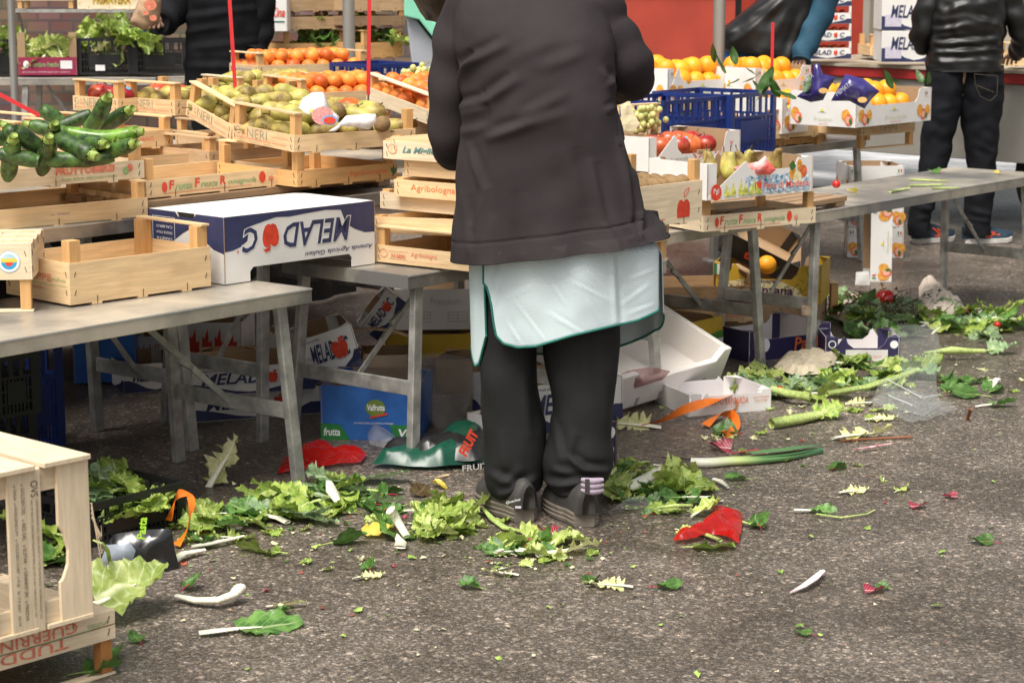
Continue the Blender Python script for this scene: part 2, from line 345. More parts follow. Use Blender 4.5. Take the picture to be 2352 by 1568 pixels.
# ---------------- cardboard tray
def tray(label, loc, rz, lx, ly, h, hc=None, cut=(.22,.78,.45), mat=None, inner=None, prints=None, group=None, rot=None, name='fruit_box', cat='box', frontlow=True, tab=True, flaps=True):
    """walls h high; the front has a dip between cut[0]..cut[1] down to cut[2]*h"""
    t = thing(name, label, cat, loc, rz, group)
    if rot: t.rotation_euler = (rad(rot[0]), rad(rot[1]), rz)
    mat = mat or WHITE(); inner = inner or KRAFT(); th = .0035
    def wall(L):
        a_, b_, c = cut[0]*L, cut[1]*L, cut[2]*h
        if not frontlow: return [(0,0),(L,0),(L,h),(0,h)]
        r = min(.025, (h-c)*.5)
        return [(0,0),(L,0),(L,h),(b_,h),(b_-r*.5,h-r*.4),(b_-r*.8,c+r*.8),(b_-r*1.8,c),(a_+r*1.8,c),(a_+r*.8,c+r*.8),(a_+r*.5,h-r*.4),(a_,h)]
    for k in range(4):
        L = lx if k < 2 else ly; pts = wall(L) if k < 2 else [(0,0),(L,0),(L,h),(0,h)]
        o, ux = [((0,th,0), X), ((lx,ly-th,0), -X), ((th,ly-.0002,0), -Y), ((lx-th,.0002,0), Y)][k]
        m = MB(); m.prism(pts, o, ux, Z, th*.55); m.build('side_panel', mat, t)
        m = MB(); n = Vector(ux).cross(Z)
        m.prism([(p[0]*.998+.001*L, p[1]) for p in pts], Vector(o)-n*th*.47, ux, Z, th*.45); m.build('card_lining', inner, t)
    m = MB(); m.box(th, lx-th, th, ly-th, .0005, .003); m.build('base', inner, t)
    if flaps:
        for px in (0, lx):
            for py in (0, ly):
                sx = 1 if px == 0 else -1; sy = 1 if py == 0 else -1
                m = MB(); m.poly([(px+sx*(th+.001), py+sy*.06, h-.001), (px+sx*.05, py+sy*(th+.001), h-.001), (px+sx*(th+.001), py+sy*(th+.001), h-.001)], [(0,1,2)])
                m.box(min(px+sx*.012, px+sx*.05), max(px+sx*.012, px+sx*.05), min(py+sy*.0045, py+sy*.007), max(py+sy*.0045, py+sy*.007), 0.004, h-.002)
                m.build('corner_flap', mat, t)
    if tab:
        for px in (.5*lx,):
            m = MB(); m.box(px-.03, px+.03, ly-.012, ly-.004, h+.0005, h+.016); m.build('stacking_tab', inner, t, bevel=.003)
    if prints: prints(t, lx, ly, h)
    return t
# ---------------- plastic lattice crate
def lattice(label, loc, rz, lx, ly, h, mat, group=None, name='plastic_crate', solid=True, rot=None, slots=7):
    t = thing(name, label, 'crate', loc, rz, group); th = .007
    if rot: t.rotation_euler = (rad(rot[0]), rad(rot[1]), rz)
    for k in range(4):
        L = lx if k < 2 else ly
        o, ux, n = [(Vector((0,0,0)), X, Y), (Vector((0,ly-th,0)), X, Y), (Vector((0,0,0)), Y, X), (Vector((lx-th,0,0)), Y, X)][k]
        m = MB()
        def bx(u0, u1, v0, v1, d0=0., d1=th):
            A = o+ux*u0+n*d0+Z*v0; B = o+ux*u1+n*d1+Z*v1
            m.box(min(A.x,B.x), max(A.x,B.x), min(A.y,B.y), max(A.y,B.y), A.z, B.z)
        e = .0 if k < 2 else th+.0005
        bx(e, L-e, 0, .012); bx(e, L-e, h-.018, h, -.004 if k < 2 else 0, th); bx(e, .03, .012, h-.018); bx(L-.03, L-e, .012, h-.018)
        bx(.03, L-.03, h*.60, h*.635)
        nn = max(3, int(L/.055)); stp = (L-.06)/nn
        for i in range(1, nn): bx(.03+i*stp-.006, .03+i*stp+.006, h*.635, h-.018)
        nn = max(6, int(L/.018)); stp = (L-.06)/nn
        if solid: bx(.03+L*.12, L-.03-L*.12, h*.22, h*.55)
        for i in range(1, nn): bx(.03+i*stp-.0028, .03+i*stp+.0028, .012, h*.6, .001, th-.001)
        for v in (.2, .4): bx(.03, L-.03, h*v, h*v+.006, .0015, th-.0015)
        m.build('side_panel', mat, t)
    m = MB()
    for i in range(9): m.box(.01, lx-.01, .012+i*(ly-.03)/8.5, .026+i*(ly-.03)/8.5, .001, .005)
    for i in range(11): m.box(.012+i*(lx-.03)/10.5, .024+i*(lx-.03)/10.5, .01, ly-.01, .0055, .008)
    m.build('base', mat, t)
    return t
# ---------------- fruit
def wob(v, s, a): return a*noise.noise(Vector(v)*s)
def ball(r, flat=1., dim=0., seed=0, seg=24, rings=14):
    P = []
    for i in range(rings+1):
        th = math.pi*i/rings; row = []
        for k in range(seg):
            ph = 2*math.pi*k/seg; d = Vector((math.sin(th)*math.cos(ph), math.sin(th)*math.sin(ph), math.cos(th)))
            rr = r*(1-dim*math.exp(-(th/.35)**2)-dim*.6*math.exp(-((math.pi-th)/.3)**2))*(1+.03*noise.noise(d*1.3+Vector((seed*3.1,0,0))))
            row.append((d.x*rr, d.y*rr, d.z*rr*flat))
        P.append(row)
    m = MB(); m.grid(P, True); return m
def persimmon_mat():
    return M('persimmon_skin', (.72,.13,.025), .42, .2, 7., .06, col2=(.90,.30,.05), rnd=.2, sss=.08, spec=.35, detail=7.)
def make_fruit(kind, seed):
    if kind == 'persimmon':
        o = ball(.034, .88, .08, seed).build('persimmon', persimmon_mat(), None, True)
    elif kind == 'orange':
        o = ball(.040, .96, .05, seed).build('orange', M('orange_peel', (.90,.36,.010), .45, .12, 10., .35, rnd=.1, bscale=160, sss=.08), None, True)
    elif kind == 'lemon':
        m = MB(); m.lathe([(0.0005,.048),(.007,.046),(.011,.041),(.024,.03),(.031,.012),(.032,-.006),(.026,-.026),(.014,-.04),(.006,-.045),(.0005,-.047)], 22)
        o = m.build('lemon', M('lemon_peel', (.92,.52,.02), .4, .1, 12., .3, rnd=.07, bscale=150, sss=.08), None, True, sub=1)
    elif kind == 'apple':
        o = ball(.041, .86, .16, seed).build('apple', M('red_apple_skin', (.42,.02,.025), .28, .25, 7., .02, col2=(.80,.22,.05), rnd=.12, stretch=(1,1,.35), detail=6., c2pos=(.42,.75)), None, True)
        m = MB(); m.tube([(0,0,.028),(.001,.001,.038),(.004,.002,.046)], .0012, 6); m.build('stem', M('fruit_stem', (.10,.06,.03), .8), o, True)
        m = MB(); n = 14; m.poly([(.0,0,.0)]+[(.009*math.cos(i*6.283/n), .009*math.sin(i*6.283/n), 0) for i in range(n)], [(0,i+1,(i+1)%n+1) for i in range(n)])
        s = m.build('sticker', M('blue_sticker', (.10,.38,.72), .4, .1), o); s.location = (.020,-.024,.0268); s.rotation_euler = Vector((.5,-.62,.62)).to_track_quat('Z','Y').to_euler()
    elif kind == 'kiwi':
        m = MB(); m.lathe([(0.0005,.033),(.009,.031),(.017,.026),(.023,.014),(.0245,0),(.023,-.014),(.017,-.026),(.009,-.031),(.0005,-.032)], 20)
        o = m.build('kiwi', M('kiwi_skin', (.26,.16,.07), .85, .2, 40., .5, rnd=.12, bscale=220), None, True, sub=1)
        mm = MB(); mm.lathe([(.0045,.0318),(.0045,.0345),(.001,.034)], 10); mm.build('stem_scar', M('fruit_stem', (.10,.06,.03), .8), o, True)
    elif kind == 'pear':
        pr = [(.0005,-.036),(.014,-.036),(.026,-.029),(.0325,-.014),(.033,0),(.029,.016),(.022,.032),(.0165,.046),(.0135,.058),(.010,.066),(.0005,.069)]
        b = .006*(seed % 3-1); P = []
        for r, z in pr:
            dx = b*max(0, (z+.0)/.06)**2*2.2; P.append([(r*math.cos(k*6.2832/22)+dx, r*math.sin(k*6.2832/22), z) for k in range(22)])
        m = MB(); m.grid(P, True)
        pal = ((.36,.30,.06), (.52,.47,.11)) if seed % 2 else ((.22,.14,.04), (.45,.36,.09))
        o = m.build('pear', M('pear_skin_%d' % (seed % 2), pal[0], .5, .18, 22., .12, col2=pal[1], rnd=.12, detail=8.), None, True, sub=1)
        m = MB(); m.tube([(b*2,0,.066),(b*2.6,.002,.078),(b*3+.004,.004,.09)], (.0022,.0015,.0022), 6); m.build('stem', M('pear_stem', (.09,.06,.03), .8), o, True)
    o['proto'] = 1; return o
PROTO = {}
def fruit(kind, loc, rot, label, cat=None, group=None, scale=1.):
    if kind not in PROTO: PROTO[kind] = [make_fruit(kind, s) for s in range(3)]; [setattr(p, 'location', (0,0,-50)) for p in PROTO[kind]]
    p = R_.choice(PROTO[kind]); o = copy_tree(p)
    if 'proto' in o: del o['proto']
    o.location = loc; o.rotation_euler = rot; s = scale*R_.uniform(.93,1.07); o.scale = (s,)*3
    return tag(o, label, cat or kind, group)
def inside(t, p): return Matrix.LocRotScale(t.location, t.rotation_euler, None) @ Vector(p)
def fill(t, lx, ly, kind, nx, ny, z, label, group, jit=.006, lay=0, x0=.04, y0=.04, rot=None, skip=0., scale=1., layers=1):
    for l in range(layers):
        for i in range(nx-l):
            for j in range(ny-l):
                if R_.random() < skip: continue
                px = x0+(lx-2*x0)*(i+.5*l)/max(1, nx-1); py = y0+(ly-2*y0)*(j+.5*l)/max(1, ny-1)
                p = Vector((px+R_.uniform(-jit,jit), py+R_.uniform(-jit,jit), z+l*.045+R_.uniform(-.4,.5)*jit))
                if rot == 'lie': e = (rad(90)+R_.uniform(-.35,.35), R_.uniform(0,6.28), R_.uniform(0,6.28))
                elif rot == 'pear': e = (rad(R_.choice((75,90,100))), R_.uniform(-.4,.4), rad(R_.choice((60,80,110,250,280)))+R_.uniform(-.3,.3))
                elif rot == 'any': e = tuple(R_.uniform(0,6.28) for _ in range(3))
                else: e = (R_.uniform(-.4,.4), R_.uniform(-.4,.4), R_.uniform(0,6.28))
                fruit(kind, inside(t, p), e, label, kind, group, scale)
def dirR(a): return Vector((math.sin(rad(a)), math.cos(rad(a)), 0))
def dirL(a): return Vector((-math.cos(rad(a)), math.sin(rad(a)), 0))
def locR(px, z, a, lx): return G(px[0], px[1], z)-dirR(a)*lx
def locL(px, z, a, ly): return G(px[0], px[1], z)-dirL(a)*ly
def crR(label, px, z, a, lx, ly, **k): return crate(label, None, z, lx, ly, loc=locR(px, z, a, lx), rz=rad(90-a), **k)
def crL(label, px, z, a, lx, ly, **k): return crate(label, None, z, lx, ly, loc=locL(px, z, a, ly), rz=rad(90-a), **k)
# ================= ground
def asphalt():
    m = bpy.data.materials.new('wet_asphalt'); m.use_nodes = True; nt = m.node_tree; L = nt.links.new
    b = nt.nodes['Principled BSDF']; tc = nd(nt, 'ShaderNodeTexCoord')
    vo = nd(nt, 'ShaderNodeTexVoronoi', Scale=170.); L(tc.outputs['Object'], vo.inputs['Vector'])
    v2 = nd(nt, 'ShaderNodeTexVoronoi', Scale=70.); L(tc.outputs['Object'], v2.inputs['Vector'])
    n1 = nd(nt, 'ShaderNodeTexNoise', Scale=.8, Detail=6.); L(tc.outputs['Object'], n1.inputs['Vector'])
    n2 = nd(nt, 'ShaderNodeTexNoise', Scale=260., Detail=3.); L(tc.outputs['Object'], n2.inputs['Vector'])
    sp = nd(nt, 'ShaderNodeSeparateColor'); L(vo.outputs['Color'], sp.inputs[0])
    cr = nd(nt, 'ShaderNodeValToRGB'); e = cr.color_ramp; e.elements[0].color = (.072,.060,.048,1); e.elements[1].color = (.42,.37,.32,1)
    e.elements[0].position = 0; e.elements[1].position = 1
    for p, c in ((.45,(.120,.099,.079,1)), (.75,(.182,.153,.125,1)), (.93,(.24,.215,.19,1))): x = e.elements.new(p); x.color = c
    L(sp.outputs[0], cr.inputs[0])
    s2 = nd(nt, 'ShaderNodeSeparateColor'); L(v2.outputs['Color'], s2.inputs[0])
    c2 = nd(nt, 'ShaderNodeValToRGB'); e = c2.color_ramp; e.elements[0].color = (.8,.8,.8,1); e.elements[1].color = (1.7,1.65,1.6,1); e.elements[0].position = .8; e.elements[1].position = .98
    L(s2.outputs[1], c2.inputs[0])
    c3 = nd(nt, 'ShaderNodeValToRGB'); c3.color_ramp.elements[0].color = (.66,.63,.60,1); c3.color_ramp.elements[1].color = (1.35,1.33,1.33,1); c3.color_ramp.elements[0].position = .38; c3.color_ramp.elements[1].position = .62
    n3 = nd(nt, 'ShaderNodeTexNoise', Scale=2.3, Detail=7., Distortion=1.2); L(tc.outputs['Object'], n3.inputs['Vector']); av = nd(nt, 'ShaderNodeMath', operation='MULTIPLY_ADD'); L(n3.outputs['Fac'], av.inputs[0]); av.inputs[1].default_value = .55; hv = nd(nt, 'ShaderNodeMath', operation='MULTIPLY'); L(n1.outputs['Fac'], hv.inputs[0]); hv.inputs[1].default_value = .45; L(hv.outputs[0], av.inputs[2]); L(av.outputs[0], c3.inputs[0])
    a = nd(nt, 'ShaderNodeMix', data_type='RGBA', blend_type='MULTIPLY'); a.inputs[0].default_value = 1; L(cr.outputs[0], a.inputs[6]); L(c2.outputs[0], a.inputs[7])
    c = nd(nt, 'ShaderNodeMix', data_type='RGBA', blend_type='MULTIPLY'); c.inputs[0].default_value = 1; L(a.outputs[2], c.inputs[6]); L(c3.outputs[0], c.inputs[7])
    L(c.outputs[2], b.inputs['Base Color'])
    mr = nd(nt, 'ShaderNodeMapRange'); L(n1.outputs['Fac'], mr.inputs['Value']); mr.inputs['From Min'].default_value = .35; mr.inputs['From Max'].default_value = .62
    mr.inputs['To Min'].default_value = .22; mr.inputs['To Max'].default_value = .46; L(mr.outputs[0], b.inputs['Roughness'])
    hh = nd(nt, 'ShaderNodeMath', operation='MULTIPLY_ADD'); L(vo.outputs['Distance'], hh.inputs[0]); hh.inputs[1].default_value = -1.1; L(n2.outputs['Fac'], hh.inputs[2])
    bp = nd(nt, 'ShaderNodeBump', Strength=.5, Distance=.004); L(hh.outputs[0], bp.inputs['Height']); L(bp.outputs[0], b.inputs['Normal'])
    return m
m = MB(); m.poly([(-40,-25,0),(40,-25,0),(40,60,0),(-40,60,0)], [(0,1,2,3)]); tag(m.build('asphalt_ground', asphalt()), kind='structure')
# ================= tables
t1a = 38.6
c1 = G(716, 661, .57)
table('front left steel table nearest the camera, holding the plain crate and apple carton', None, .57, t1a, 2.0, .52, loc=c1-dirR(t1a)*2.0, inset=.10)
table('low grey steel table whose bare corner juts out left of the woman', None, .57, 39.7, 1.30, .53, loc=G(937, 633, .57), inset=.07)
table('short grey steel table carrying the lettered crate and the pear carton', None, .57, 39.7, .64, .53, loc=G(937, 633, .57)+dirR(39.7)*1.305, inset=.07, legs=(0,1))
f3 = G(1870, 487, .57)-dirR(39.6)*.06
table('nearly empty grey steel table at right with stalks and one cherry tomato on it', None, .57, 39.6, 1.95, .44, loc=f3, inset=.12)
f4 = G(1990, 316, .62)-dirR(42)*2.6
table('grey steel table behind carrying blue crates and boxes of oranges', None, .62, 42, 2.6, .6, loc=f4, legs=(0,1), strut=False, inset=.04)
pb = c1+dirL(t1a)*.58
table('raised steel table behind the front left one, under the courgette crates', None, .74, t1a, 2.0, .46, loc=pb-dirR(t1a)*1.87, inset=.10, legs=(1,1))
table('raised steel table behind the low one, under the pallet of pear crates', None, .74, t1a, 1.6, .46, loc=c1+dirR(t1a)*.24+dirL(t1a)*.5, inset=.10)
table('small steel table hidden behind the woman, under the crate with the red apple', None, .57, 40, .5, .3, loc=locR((1531, 596), .57, 40, .5), inset=.2, strut=False, legs=(1,0))
pt = c1+dirL(t1a)*1.16-dirR(t1a)*.9
table('long rear steel table carrying the leaning pear and persimmon crates', None, .76, t1a, 2.9, 1.2, loc=Vector((pt.x, pt.y, 0)), inset=.15, strut=False)
# far left table
lt = V(-30, 180, 12.6); lt.z = 0
table('far left steel table under the black crates of salad', None, .80, 88, 1.12, .5, loc=Vector((-3.22, 12.62, 0)), inset=.35, strut=True)
table('far steel table beside the first, partly behind the person in black', None, .805, 86, 1.3, .5, loc=Vector((-2.07, 12.70, 0)), inset=.2, strut=True)
# ================= boards / pallet
def pallet(label, loc, rz, lx, ly, n, th=.04, tone='old'):
    t = thing('wooden_pallet', label, 'pallet', loc, rz); w_ = ly/n
    for i in range(n):
        m = MB(); m.box(R_.uniform(0,.012), lx-R_.uniform(0,.02), i*w_, i*w_+w_*.78, th*.45, th); m.build('board', wood('x', tone), t, bevel=.002)
    for fx in (.06, .5, .92):
        m = MB(); m.box(lx*fx-.03, lx*fx+.03, .001, ly-.001, 0, th*.44); m.build('bearer', wood('y', tone), t, bevel=.002)
    return t
pallet('weathered brown plank pallet under the two empty crates left of the woman', Vector((*(c1-dirR(t1a)*.10+dirL(t1a)*.59).xy, .741)), rad(90-t1a), 1.16, .55, 6)
pallet('weathered slatted pallet lying on the bare table behind the red and green lettered crate', G(1700, 512, .575)+Vector((0,0,0)), rad(90-39.6), .74, .34, 5, .035)
# ================= wooden crates, left
CG = 'wooden fruit crates on the stall'
K1 = crate('large empty plain plywood crate standing on the front left table', (162.5,701), .577, None, .30, hp=.112, ht=.17, Rp=(485,656), rails='r', prints=words_l(('GIUSEPPE',.1,.50,.62,.17,PALERED(),0,.02),('ortofrutta',.72,.52,.22,.09,GREENI(),.2,0),('@bar',.05,.42,.9,.012,GREENI(),0,0),('CATEGORIA EXTRA',.3,.28,.3,.05,PALERED(),0,0)), post=.036)
K0 = crate('crate turned upside down at the left edge, with a round sunrise emblem', (77,711), .577, .30, .5, a=-6, hp=.095, ht=.175, inv=True, rails='l', tone='bleached')
for nm, z0, z1, mt in (('sky',.0,.42,'e_blue'), ('sun',.42,.62,'e_yel'), ('sea',.62,1.,'e_blue2')): pass
def emblem(t, o, ux, uz, r):
    patch(t, disc(0,0,r,r,28), o, ux, uz, M('emblem_rim', (.35,.5,.62), .5), .0008, 'emblem')
    patch(t, disc(0,0,r*.93,r*.93,28), o, ux, uz, WHITE(), .0011, 'emblem')
    def seg(a, b): return [(r*.72*math.cos(q), r*.72*math.sin(q)) for q in [a+(b-a)*i/10 for i in range(11)]]
    patch(t, seg(rad(25), rad(155)), o, ux, uz, M('emblem_sky', (.45,.68,.80), .5), .0014, 'emblem')
    patch(t, seg(rad(-5), rad(25))+seg(rad(155), rad(185)), o, ux, uz, M('emblem_yellow', (.75,.62,.08), .5), .0014, 'emblem')
    patch(t, seg(rad(185), rad(355)), o, ux, uz, M('emblem_sea', (.03,.32,.60), .5), .0014, 'emblem')
    patch(t, [(r*.36*math.cos(q), -.05*r+r*.36*math.sin(q)) for q in [rad(180)+math.pi*i/8 for i in range(9)]], o, ux, uz, RED(), .0018, 'emblem')
for e in (0,): emblem(K0, (.0, .0, 0), X, Z, .001) if False else None
emblem(K0, (-.0002, .058, .175-.047), -Y, Z, .029)
B1 = crR('empty crate directly below the courgette crate', (340,496), .742, 47, .60, .40, hp=.055, ht=.100, rails='lr', tone='pale', prints=words_f(('n. lotto',.46,.5,.1,.1,BLUEW(),.2,0)), group=None)
B2 = crR('open crate heaped with green courgettes', (332,408.6), .849, 47, .60, .40, hp=.053, ht=.100, rails='r', tone='bleached',
    prints=words_f(('FRUTTOBERSI',.50,.50,.33,.40,PALERED(),.05,.05),('Frutta italiana selezionata a mano',.53,.18,.31,.17,GREENI(),.25,.005),('@oval',.90,.40,.035,.45,PALERED(),0,0),('@oval',.875,.25,.035,.45,GREENI(),0,0)))
FFRl = crate('empty crate with red and green lettering, on the brown pallet left of centre', (337,456), .786, None, .34, hp=.053, ht=.115, Rp=(682,420), rails='r', prints=FFR)
AGR1 = crate('empty crate with orange lettering and a green sprout, beside the red and green lettered one', (683,430), .786, None, .42, hp=.050, ht=.108, Rp=(912,409), rails='', tone='honey', prints=words_f(('Agribologna',.50,.30,.40,.42,M('orange_ink', (.78,.20,.06), .6, .1, 60.),0,0),))
def sprout(t, o, ux, uz, s):
    m = MB()
    for an in (-.5, 0, .5):
        q = Vector((math.sin(an), math.cos(an))); pq = Vector((q.y, -q.x))
        patch(None, [(0,0), tuple(q*.5*s+pq*.16*s), tuple(q*s), tuple(q*.5*s-pq*.16*s)], o, ux, uz, None, .0012, mb=m)
    m.build('sprout_emblem', M('dark_green_ink', (.05,.17,.06), .6), t)
sprout(AGR1, (.395,0,.012), X, Z, .030)
crR('empty crate in the second row behind the lettered one, its rail ending above it', (497,388), .787, 46, .44, .31, hp=.06, ht=.115, rails='r', tone='pale')
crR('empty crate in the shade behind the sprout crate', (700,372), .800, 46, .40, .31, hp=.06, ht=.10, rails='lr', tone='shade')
# under second level supports left
E1 = crR('crate under the right one of the two level pear crates', (398,334), .862, 44, .40, .30, hp=.055, ht=.095, rails='lr', prints=words_f(('PRODOTTO ITALIANO',.2,.4,.6,.25,PALERED(),0,0.01)))
E0 = crR('crate under the left one of the two level pear crates', (268,334), .862, 44, .40, .30, hp=.055, ht=.095, rails='lr')
E2 = crR('low crate half hidden behind the courgettes at the left edge', (105,335), .86, 44, .55, .30, hp=.05, ht=.10, rails='lr', tone='pale')
NB = crate('level crate of pears marked in grey, right one of the pair behind the courgettes', (402,266), .960, .40, .29, hp=.052, ht=.105, a=44, rails='l', prints=NERI)
NA = crate('level crate with peaches and pears, left one of the pair behind the courgettes', (272,262), .960, .40, .27, hp=.052, ht=.105, a=44, rails='l', prints=NERI)
N2 = crate('pear crate tipped down to the right between its level neighbours', (530,324), .893, .42, .29, hp=.052, ht=.115, a=50, rails='l', prints=NERI, tilt=(14,0))
N1 = crate('nearest crate of brown pears with white paper bags in it, turned towards us', (675,350), .897, .46, .37, hp=.052, ht=.115, a=52, rails='l', prints=NERI, tilt=(2.5,0))
Q1 = crate('crate of pears in the row behind the tipped crates', (547,240), .900, .50, .30, hp=.055, ht=.105, a=52, rails='l', tone='bleached')
Q3 = crate('crate of persimmons behind the pears, below the topmost crate', (690,246), .895, .50, .30, hp=.055, ht=.105, a=52, rails='lb', tilt=(1.5,0))
Q2 = crate('slanting crate with persimmons next to the woman\'s left arm', (985,287), .900, .40, .55, hp=.052, ht=.10, a=62, rails='l', tilt=(6,0), tone='bleached')
Q4 = crate('crate of persimmons just left of the woman, below the grapes', (1010,262), .900, .5, .45, hp=.05, ht=.11, a=52, rails='l')
PERS = crate('topmost crate of persimmons, in front of the person in black', (593,180), .965, None, .30, hp=.056, ht=.105, Rp=(844,172), rails='lr', prints=words_l(('@oval',.06,.3,.1,.5,RED(),0,0),('ortofrutta del reno',.2,.5,.62,.25,BLUEW(),.3,0),('consorzio produttori',.2,.2,.6,.12,PALERED(),.2,0)))
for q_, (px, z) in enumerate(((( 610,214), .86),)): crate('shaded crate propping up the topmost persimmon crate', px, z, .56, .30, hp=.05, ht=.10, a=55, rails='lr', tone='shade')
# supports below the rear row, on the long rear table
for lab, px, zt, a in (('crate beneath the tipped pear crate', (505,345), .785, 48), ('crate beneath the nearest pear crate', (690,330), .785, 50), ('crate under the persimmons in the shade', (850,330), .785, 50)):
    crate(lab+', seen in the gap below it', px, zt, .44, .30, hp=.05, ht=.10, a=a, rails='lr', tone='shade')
# stack left of the woman
SG = None
S1 = crL('bottom crate of the leaning stack beside the woman, with small red and green lettering', (862,600), .577, 37, .34, .50, hp=.052, ht=.104, rails='l', prints=words_l(('@ring',.035,.30,.065,.5,PALERED(),0,0),('FABBRI',.13,.34,.11,.22,PALERED(),0,.03),('@bar',.11,.25,.15,.02,PALERED(),0,0),('@bar',.11,.72,.15,.02,PALERED(),0,0),('Agribologna',.285,.42,.20,.36,PALERED(),0,0),('ortofrutta di qualita certificata',.27,.2,.3,.07,PALERED(),0,0)))
S2 = crL('plain bare crate second from the bottom of the leaning stack', (857,515), .683, 40, .34, .50, hp=.05, ht=.055, rails='', tilt=(-3,0))
S3 = crL('plain crate with a knot, third from the bottom of the leaning stack', (873,478), .716, 37, .34, .50, hp=.052, ht=.06, rails='', tone='bleached')
S4 = crL('crate with large orange lettering, fourth in the leaning stack', (905,450), .762, 36, .32, .48, hp=.052, ht=.058, rails='', prints=words_l(('Agribologna',.14,.3,.36,.48,M('orange_ink', (.78,.20,.06)),0,0)))
S5 = crL('crate with upside down faded red lettering, fifth in the leaning stack', (928,405), .818, 36, .32, .46, hp=.05, ht=.052, rails='', inv=True, tone='pale', prints=words_l(('FRUTTOBERSI',.45,.15,.4,.45,PALERED(),0,.05),('frutta italiana',.55,.68,.25,.18,GREYI(),0,0),('@oval',.9,.2,.05,.6,PALERED(),0,0)))
S6 = crL('crate with green script lettering near the top of the leaning stack', (880,364), .872, 36, .32, .50, hp=.056, ht=.062, rails='', tone='bleached', prints=words_l(('@ring',.04,.28,.075,.55,PALERED(),0,0),('La Migliore',.155,.28,.33,.46,M('dark_teal_ink', (.12,.26,.24), .6, .2, 60.),.35,.03)))
S7 = crL('crooked plain crate on the very top of the leaning stack', (897,318), .936, 30, .32, .45, hp=.052, ht=.056, rails='', tilt=(-6,3))
# right of the woman
FFRr = crate('crate with red and green lettering on the right table, under the pear carton', (1616,533), .577, None, .30, hp=.055, ht=.11, Rp=(1873,511), rails='', prints=FFR, tone='bleached')
crR('small crate turned upside down beside the woman\'s apron, at the table end', (1536,592), .572, 40, .36, .28, hp=.05, ht=.105, inv=True, rails='f', prints=words_f(('BIO 1',.82,.55,.1,.25,PALERED(),0,.02),('QSV 38',.83,.2,.09,.22,PALERED(),0,.02),('@ring',.93,.2,.05,.55,GREYI(),0,0)))
APL = crR('pale crate of kiwis with a big red apple printed on it, beside the woman', (1612,505), .682, 44, .50, .30, hp=.125, ht=.19, rails='', tone='bleached', prints=words_f(('@bar',.30,.13,.34,.016,RED(),0,0),))
def bigapple(t, o, ux, uz, s):
    patch(t, [(-.5*s,-.5*s),(.5*s,-.5*s),(.52*s,-.1*s),(.48*s,.25*s),(.3*s,.42*s),(.12*s,.4*s),(0,.3*s),(-.12*s,.4*s),(-.3*s,.42*s),(-.47*s,.2*s),(-.52*s,-.1*s)], o, ux, uz, RED(), .001, 'apple_emblem')
    m = MB(); P = [(.03,.55),(.05,.8),(.2,.95),(.45,1.0),(.36,.8),(.2,.62)]
    for i in range(len(P)):
        a = Vector(P[i]); b = Vector(P[(i+1) % len(P)]); o_ = Vector(o); f = lambda q: o_+Vector(ux)*q.x*s+Vector(uz)*q.y*s+Vector(ux).cross(Vector(uz))*.001
        m.bar(f(a), f(b), .0018, .0006, Vector(ux).cross(Vector(uz)))
    m.build('apple_leaf_outline', RED(), t)
bigapple(APL, (.408, 0, .046), X, Z, .060)
GR = crR('crate of white grapes with a sheet of paper, behind the red apples', (1518,306), .80, 50, .42, .30, hp=.05, ht=.115, rails='f')
WC = crate('crate holding the second orange carton, over the grey table edge', (1772,320), .668, None, .34, hp=.06, ht=.13, Rp=(1963,303), rails='f')
crate('flat crate underneath, resting on the far table edge', (1776,336), .628, .42, .32, hp=.028, ht=.034, a=44, rails='', tone='honey')
NI = crate('crate turned upside down below the last orange carton, overhanging the table', (1977,341), .622, None, .30, hp=.055, ht=.112, Rp=(2101,330), inv=True, rails='f', prints=pr_words([('f','NERI',.35,.2,.3,.6,GREYI(),0,-.01),('f','fratelli neri',.70,.6,.24,.12,PALERED(),.2,0),('f','az. agr.',.18,.5,.12,.25,PALERED(),0,0),('f','prodotto di prima categoria',.3,.04,.6,.12,PALERED(),0,0)]))
# far stacks behind the pole
BGc = 'blurred crates stacked behind the left steel pole'
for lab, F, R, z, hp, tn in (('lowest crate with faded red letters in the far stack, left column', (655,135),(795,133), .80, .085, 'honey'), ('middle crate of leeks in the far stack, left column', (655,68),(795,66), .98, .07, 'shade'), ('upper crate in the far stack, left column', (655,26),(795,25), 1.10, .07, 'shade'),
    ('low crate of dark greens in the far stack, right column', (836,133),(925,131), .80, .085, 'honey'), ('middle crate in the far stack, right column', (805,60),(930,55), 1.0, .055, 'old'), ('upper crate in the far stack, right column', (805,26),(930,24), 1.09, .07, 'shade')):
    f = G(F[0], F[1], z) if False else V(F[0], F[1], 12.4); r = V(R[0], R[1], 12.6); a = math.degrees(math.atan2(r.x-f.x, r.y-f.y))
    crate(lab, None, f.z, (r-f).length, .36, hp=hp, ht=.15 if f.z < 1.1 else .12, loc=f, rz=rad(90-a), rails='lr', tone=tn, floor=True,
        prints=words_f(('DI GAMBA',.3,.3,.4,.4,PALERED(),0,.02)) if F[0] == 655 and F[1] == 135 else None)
table('far grey steel table behind the steel pole', None, .86, 86, 1.6, .5, loc=Vector((-1.35, 12.35, 0)), inset=.2, strut=False)
